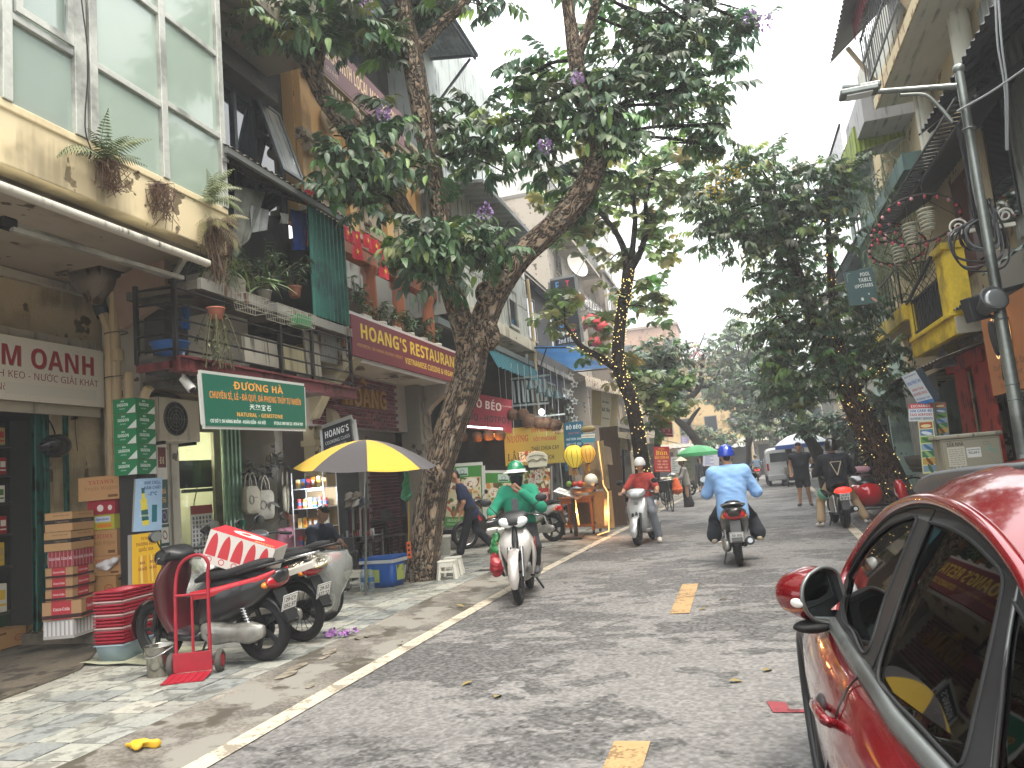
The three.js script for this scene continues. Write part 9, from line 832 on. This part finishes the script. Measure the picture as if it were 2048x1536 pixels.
const gs=onY(735,1140,0.05),sd=thing('goods_stand','crowded wire stand of caps, scarves and small goods under the parasol','stand',[gs.x-0.05,0.05,gs.z]);M('wire_table',[...[0.35,0.62].map(y=>box(0.6,0.012,0.4,[0,y,0])),...[[0.3,0.2],[-0.3,0.2],[0.3,-0.2],[-0.3,-0.2]].map(([x,z])=>cyl([x,0,z],[x,0.7,z],0.01)),cyl([0,0,0],[0,1.6,0],0.014)],mat('#8d8f8f',{m:0.5,r:0.4}),sd);seed=50;const sc2=['#2b3550','#6d3140','#b9b2a4','#34363c','#7a2f3c','#c9c0b4','#1f2a44','#84533c'];for(let i=0;i<10;i++)M('scarf',quad([-0.22+i*0.045,1.15-rnd(0.1),0.1],[-0.17+i*0.045,1.15,0.12],[-0.17+i*0.045,0.62,0.15],[-0.22+i*0.045,0.6,0.13],4,6,(q,s)=>{q.z+=0.03*Math.sin(s*5+i);}),mat(sc2[i%8],{r:0.9}),sd);for(let i=0;i<5;i++){const m=M('cap',lathe([[0.001,0.09],[0.06,0.08],[0.095,0.02],[0.1,0],[0.092,0]],18,[-0.15+(i%3)*0.14,1.22+Math.floor(i/3)*0.13,0.12],[0.5,0,0.2]),mat(['#a89f90','#d4cfc6','#3d4550','#b9b0a4','#8a8070'][i],{r:0.9}),sd);M('brim',put(loft([[0,0,0.14,0.01],[-0.01,0.09,0.1,0.008]],10),[-0.15+(i%3)*0.14,1.22+Math.floor(i/3)*0.13,0.2],[0.5,0,0.2]),m.material,m);}for(let i=0;i<9;i++)M('small_goods',i%2?sph(0.05,[-0.24+i*0.06,0.67,0.1]):box(0.07,0.12,0.07,[-0.24+i*0.06,0.685,0.1],undefined,0.01),mat(['#c9c9c6','#9a9a98','#6d5a4a','#b9463a'][i%4],{r:0.4}),sd);
const po=onD(818,1100,11.45),ex=thing('power_strip','orange power strip hung on the trunk','power strip',po.toArray(),0.3);M('strip_body',box(0.06,0.24,0.035,[0,0,0],undefined,0.008),mat('#d9622a',{r:0.4}),ex);M('socket',[-0.07,0,0.07].map(y=>cyl([0,y,0.017],[0,y,0.021],0.018)),dark,ex);M('cord',tube([[0,0.12,0],[0.03,0.4,0.03],[0.05,0.75,0],[0.08,0.95,0]],0.006,20,5),mat('#c9a12a'),ex);solo('green_bag','thin green plastic bag hanging on the trunk','bag',nets([[po.x+0.05,po.y+1.15,po.z,0.03,po.x+0.03,po.y+0.8,po.z+0.02,0.08]],0.014,0.03,0.012),mat('#2f8a5c',{r:0.3,transmission:0.3,thickness:0}));
plant('potted_plant','plant in a tall white planter right of the trunk',onY(890,1110,0.05).toArray(),{n:60,h:0.5,w:0.25,len:0.2,wid:0.05,stems:8,colours:['#35502f','#4a663e'],pot:[0.15,0.4,'#c9c7c0'],sd:71});
solo('yellow_litter','crumpled yellow wrapper lying by the tile edge','litter',nets([[-3.72,0.06,-4.05,0.022,-3.6,0.055,-4.1,0.025],[-3.8,0.05,-4.08,0.015,-3.66,0.06,-4.02,0.02]],0.008,0.015,0.006),mat('#d2a52a',{r:0.6}));seed=13;solo('fallen_petals','small heap of fallen purple blossom on the tiles','petals',Array.from({length:40},()=>put(leafGeo(0.05,0.045,0.4,0.4,1,2),[-4.05+rnd(-0.14,0.14),0.06+rnd(0.03),-7.2+rnd(-0.12,0.12)],[rnd(-0.6,0.3),rnd(6),rnd(6)])),mat('#a06fae',{r:0.8}));
seed=61;const lf=leafGeo(0.1,0.05,0.2,0.3),lM=['#8a7a4a','#5d5234','#a58a4a'].map(c2=>mat(c2,{r:0.9}));const LL=[];for(let i=0;i<14;i++){const x=-3.9+rnd(4),z=-4-rnd(13);LL.push(put(lf.clone(),[x,0.014+(x<-3.2?0.03:0),z],[0,rnd(6.28),rnd(-0.2,0.2)]));}solo('leaf_litter','scattered dry leaves lying on the road and gutter','leaves',LL,lM[0]).userData.kind='stuff';
}
// ---------------------------------------------------------------- far street
{const p=onY(1340,1022),t=thing('vendor_bicycle','bicycle with a dark basket of goods pushed by the conical hat woman','bicycle',[p.x,0,p.z],0.25),fr=mat('#2a2b2c',{r:0.5,m:0.4});const cyc=(t,fr)=>{for(const z of[0.52,-0.52]){M('wheel',torus(0.31,0.018,[0,0.33,z],[0,Math.PI/2,0],32,8),rubber,t);M('spokes',Array.from({length:14},(_,i)=>cyl([0,0.33,z],[0,0.33+0.3*Math.sin(i*0.449),z+0.3*Math.cos(i*0.449)],0.003,0.003,4)),chrome,t);}M('frame',[bar([0,0.33,-0.52],[0,0.36,-0.05],0.025),bar([0,0.36,-0.05],[0,0.78,-0.18],0.03),bar([0,0.36,-0.05],[0,0.72,0.34],0.03),bar([0,0.72,0.34],[0,0.33,0.52],0.028),bar([0,0.7,-0.16],[0,0.33,-0.52],0.022),bar([0,0.7,0.34],[0,0.95,0.3],0.026)],fr,t);M('handlebar',tube([[-0.28,0.97,0.16],[-0.12,1.0,0.28],[0.12,1.0,0.28],[0.28,0.97,0.16]],0.012,16,6),chrome,t);M('saddle',box(0.16,0.06,0.25,[0,0.82,-0.2],undefined,0.025),rubber,t);M('chain_guard',cyl([0.03,0.36,-0.05],[0.04,0.36,-0.05],0.1,0.1,18),fr,t);};cyc(t,fr);
M('basket',skin([[0.24,0.24,0.62],[0.32,0.32,1.0],[0.3,0.3,1.0],[0.22,0.22,0.64]].map(([a,b,y])=>[[1,1],[-1,1],[-1,-1],[1,-1]].map(([u,w])=>V(u*a,y,w*b-0.35)))),mat('#2d3130',{r:0.8}),t);seed=71;for(let i=0;i<10;i++)M('goods',sph(rnd(0.06,0.1),[rnd(-0.22,0.22),1.03,-0.35+rnd(-0.22,0.22)],[1.2,0.7,1],undefined,8),mat(pick(['#5d7a44','#8a8070','#b9b4a4','#43503a'])),t);
solo('orange_bag','orange cloth bag hanging at the bicycle basket','bag',nets([[p.x+0.3,0.95,p.z+0.15,0.1,p.x+0.32,0.68,p.z+0.15,0.17]],0.02,0.03,0.01),mat('#cf5a24',{r:0.7}));
const b2=thing('bicycle','grey bicycle parked behind the leaning tree, nearer the cabinet','bicycle',[4.2,0.12,-16.6],1.2,'bicycles behind the leaning tree');cyc(b2,mat('#7d8284',{m:0.5,r:0.4}));copyOf(b2,[3.95,0.12,-17.6],1.0,'grey bicycle parked behind the leaning tree, further one');copyOf(b2,[-2.9,0.05,-29],0.5,'bicycle parked beyond the hat woman on the left').userData.group=undefined;
const wbk=onD(1848,925,16.2);solo('woven_basket','grey woven basket on the rear of the nearer bicycle','basket',[lathe([[0.001,0],[0.24,0.02],[0.34,0.24],[0.36,0.36],[0.32,0.36],[0.22,0.06],[0.001,0.05]],24,[wbk.x,wbk.y-0.2,wbk.z]),...[0.1,0.2,0.3].map(y=>torus(0.26+y*0.26,0.014,[wbk.x,wbk.y-0.2+y,wbk.z],[Math.PI/2,0,0]))],mat('#8a8678',{r:0.9,map:T.cloth}));}
{
const q=onD(1742,1030,16).setY(0),t=thing('sidecar','red motorcycle sidecar with a small red mudguard parked by the leaning tree','sidecar',[q.x-0.05,0.02,q.z-0.3],Math.PI),rd=mat('#c11a24',{r:0.15,clearcoat:1});M('tub',loft([[0.5,0.9,0.05,0.05,0,0,2],[0.48,0.75,0.4,0.36,0,0,2.2],[0.5,0.3,0.62,0.5,0,0,2.4],[0.5,-0.3,0.66,0.54,0,0,2.4],[0.5,-0.75,0.5,0.46,0,0,2.2],[0.5,-0.92,0.1,0.12,0,0,2]],24),rd,t);M('cover',loft([[0.72,0.35,0.3,0.1],[0.78,0.0,0.5,0.22],[0.78,-0.4,0.5,0.24],[0.72,-0.75,0.3,0.1]],20),mat('#1c1d20',{r:0.25,clearcoat:0.6}),t);M('pink_roll',loft([[0.98,0.15,0.3,0.1],[1.0,-0.05,0.42,0.14],[0.98,-0.25,0.3,0.1]],16),mat('#b98a92',{r:0.6}),t);M('mudguard',loft([[0.5,-0.3,0.16,0.3,0,-0.62],[0.56,-0.55,0.2,0.4,0,-0.62],[0.48,-0.8,0.17,0.36,0,-0.62]],18),rd,t);M('wheel',torus(0.2,0.06,[-0.62,0.27,-0.5],[0,Math.PI/2,0],26,10),rubber,t);M('chassis',[bar([0.3,0.22,0.7],[0.3,0.22,-0.9],0.05),bar([-0.6,0.25,-0.5],[0.4,0.25,-0.5],0.05),bar([0.3,0.22,-0.9],[-0.5,0.22,-0.95],0.04)],plast,t);
const sr=thing('stair_rail','black stair handrail beside the creeper hedge','railing'),R=(px,py)=>onD(px,py,16.8);M('rail',[cyl(R(1712,905),R(1718,985),0.03),cyl(R(1740,900),R(1742,960),0.03),cyl(R(1712,915),R(1748,900),0.025),cyl(R(1720,930),R(1746,908),0.025)],blackIron,sr);settle(sr);}
{
const par=(l,p,h,r,cols,dh)=>{const t=thing('parasol',l,'parasol',v(p).toArray());for(let i=0;i<12;i++){const a=i/12*6.283,b=(i+1)/12*6.283;M('panel',skin([0.02,0.5,0.85,1].map((f,k)=>[a,(a+b)/2,b].map((u,j)=>V(Math.cos(u)*r*f,h-dh*f**2,Math.sin(u)*r*f))),false),mat(cols[i%cols.length],{r:0.7,transmission:0.2,thickness:0}),t);}M('valance',lathe([[r,h-dh],[r*1.005,h-dh-0.14]],24),mat(cols[cols.length-1],{r:0.8}),t);M('pole',cyl([0,0,0],[0,h,0],0.025),gz,t);return t;};
const wp=onZ(1600,865,-31);par('large white parasol with a blue edge over a handcart on the right',[wp.x,0,wp.z],wp.y,0.95,['#d9dde2','#cfd4da','#3f5fa0'].slice(0,2).concat(['#d4d9df','#c9ced6']),0.42);M('blue_edge',lathe([[0.957,wp.y-0.43],[0.962,wp.y-0.57]],24),mat('#34549a',{r:0.7}),scene.children[scene.children.length-1]);const gp2=onZ(1393,890,-33);par('green parasol with a white emblem over the far left pavement',[gp2.x,0,gp2.z],gp2.y,0.85,['#2f8a50','#37965a'],0.32);
const c=onY(1598,972),t=thing('handcart','metal handcart under the white parasol','cart',[c.x-0.1,0,c.z]);M('tray',box(0.9,0.35,0.7,[0,0.75,0],undefined,0.02),mat('#9a978c',{r:0.5,m:0.3,map:T.worn}),t);for(const[x,z]of[[-0.35,0.28],[0.35,0.28],[-0.35,-0.28],[0.35,-0.28]]){M('leg',bar([x,0.1,z],[x,0.6,z],0.05),gz,t);M('wheel',torus(0.1,0.03,[x,0.13,z],[0,Math.PI/2,0],18,8),rubber,t);}
const vq=onZ(1566,930,-41).setY(0),vn_=thing('white_van','white van driving away in the middle of the street','van',[vq.x,0,vq.z-1],Math.PI),wh=mat('#d9dadb',{r:0.3,clearcoat:0.6});M('van_body',loft([[0.75,2.2,1.3,0.8,0,0,5],[0.95,1.6,1.65,1.2,0,0,5],[1.08,0.8,1.68,1.56,0,0,5],[1.1,-1.2,1.7,1.6,0,0,5.5],[1.08,-1.9,1.66,1.54,0,0,5.5],[1.05,-2.0,1.56,1.4,0,0,5]],36),wh,vn_);M('rear_window',box(1.25,0.55,0.02,[0,1.45,-2.0],[0.06,0,0],0.008),darkG,vn_);M('bumper',box(1.6,0.26,0.14,[0,0.42,-2.0],undefined,0.04),mat('#b5b6b6',{r:0.5}),vn_);for(const k of[-1,1]){M('tail_light',box(0.1,0.36,0.05,[k*0.76,0.95,-2.0],undefined,0.02),tailM,vn_);M('side_window',box(0.02,0.5,2.4,[k*0.835,1.45,0.1]),darkG,vn_);for(const z of[1.3,-1.3])M('wheel',torus(0.23,0.09,[k*0.74,0.32,z],[0,Math.PI/2,0],22,8),rubber,vn_);}M('license_plate',box(0.4,0.14,0.015,[0,0.72,-2.01]),mat('#c9c9c4'),vn_);
const hz=(l,px,py,d,w,h,cc,tx)=>{const a=onD(px,py,d),k=d/1539;board('info_board',l,'sign',[onD(px-w,py-h,d),onD(px+w,py-h,d),onD(px+w,py+h,d),onD(px-w,py+h,d)],canvasTex(200,200,(x,W,H)=>{x.fillStyle=cc;x.fillRect(0,0,W,H);for(let i=0;i<6;i++){x.fillStyle=tx;x.fillRect(24,24+i*28,60+(i*47)%90,12);}}),{th:0.05});};
hz('white info board with blue lines on the right behind the black rider',1668,920,21,20,20,'#cfd3dc','#5a6aa8');hz('white board standing behind the conical hat woman',1352,930,31,10,16,'#c9ccc9','#8a9490');hz('white and lilac poster under the green parasol',1422,918,36,16,14,'#d0d2de','#7d84b5');hz('small grey utility box front on the far left pavement',1378,935,32,12,26,'#a9a594','#918d7c');hz('lilac sign projecting over the far left pavement',1370,880,36,8,7,'#a9a0c6','#e0dcee');hz('dark menu board with pale lines at the end of the street',1548,882,52,10,14,'#4a4a48','#c9c5b9');
for(const[z,x0,x1,h,cc,l]of[[-68,-7,1.5,10,'#cbb184','ochre house closing the end of the street'],[-70,1.7,8,8,'#a9a79c','grey house closing the street on the right'],[-84,-11,-4.5,16.5,'#b5927c','pinkish brown block on the far skyline'],[-67,-14,-7.2,9,'#b7b2a4','pale house at the far left corner']]){const t2=thing('end_house',l,'building');M('wall',bb(x0,x1,0,h,z-6,z),mat(cc,{map:T.plaster}),t2);M('roof',bb(x0-0.2,x1+0.2,h,h+0.25,z-6.1,z+0.3),mat('#8d7a6c'),t2);const n=Math.floor((x1-x0)/2);for(let f=0;f<Math.floor(h/3.2);f++)for(let i=0;i<n;i++){const cx=lerp(x0,x1,(i+0.5)/n),y=f*3.2;if(!f)M('shop_opening',bb(cx-0.8,cx+0.8,0,2.6,z,z+0.03),mat('#33312f'),t2);else{const w=M('window',bb(cx-0.55,cx+0.55,y+0.7,y+2.2,z,z+0.05),mat('#8d8273'),t2);M('pane',bb(cx-0.48,cx+0.48,y+0.77,y+2.13,z+0.05,z+0.06),darkG,w);}}if(z>-75)M('awning',corr([x0,3.3,z],[x1,3.3,z],[x1,2.9,z+1.8],[x0,2.9,z+1.8],20,0.02),mat('#9a978e'),t2);settle(t2);}
const ye=thing('hanging_umbrella_stall','grey fabric canopy stall at the end of the street','stall',[-1.5,0,-55]);M('canopy',corr([-2.4,2.6,-1],[2.4,2.6,-1],[2.4,2.3,1.2],[-2.4,2.3,1.2],10,0.03),mat('#b5b5b2'),ye);M('post',[[-2.3,1.1],[2.3,1.1],[-2.3,-0.9],[2.3,-0.9]].map(([x,z])=>cyl([x,0,z],[x,2.4,z],0.04)),gz,ye);M('counter',box(4.2,0.9,0.8,[0,0.45,0]),mat('#5a534c'),ye);
}
scene.traverse(o=>{if(o.isMesh){o.castShadow=true;o.receiveShadow=true;}});
renderer.render(scene,camera);
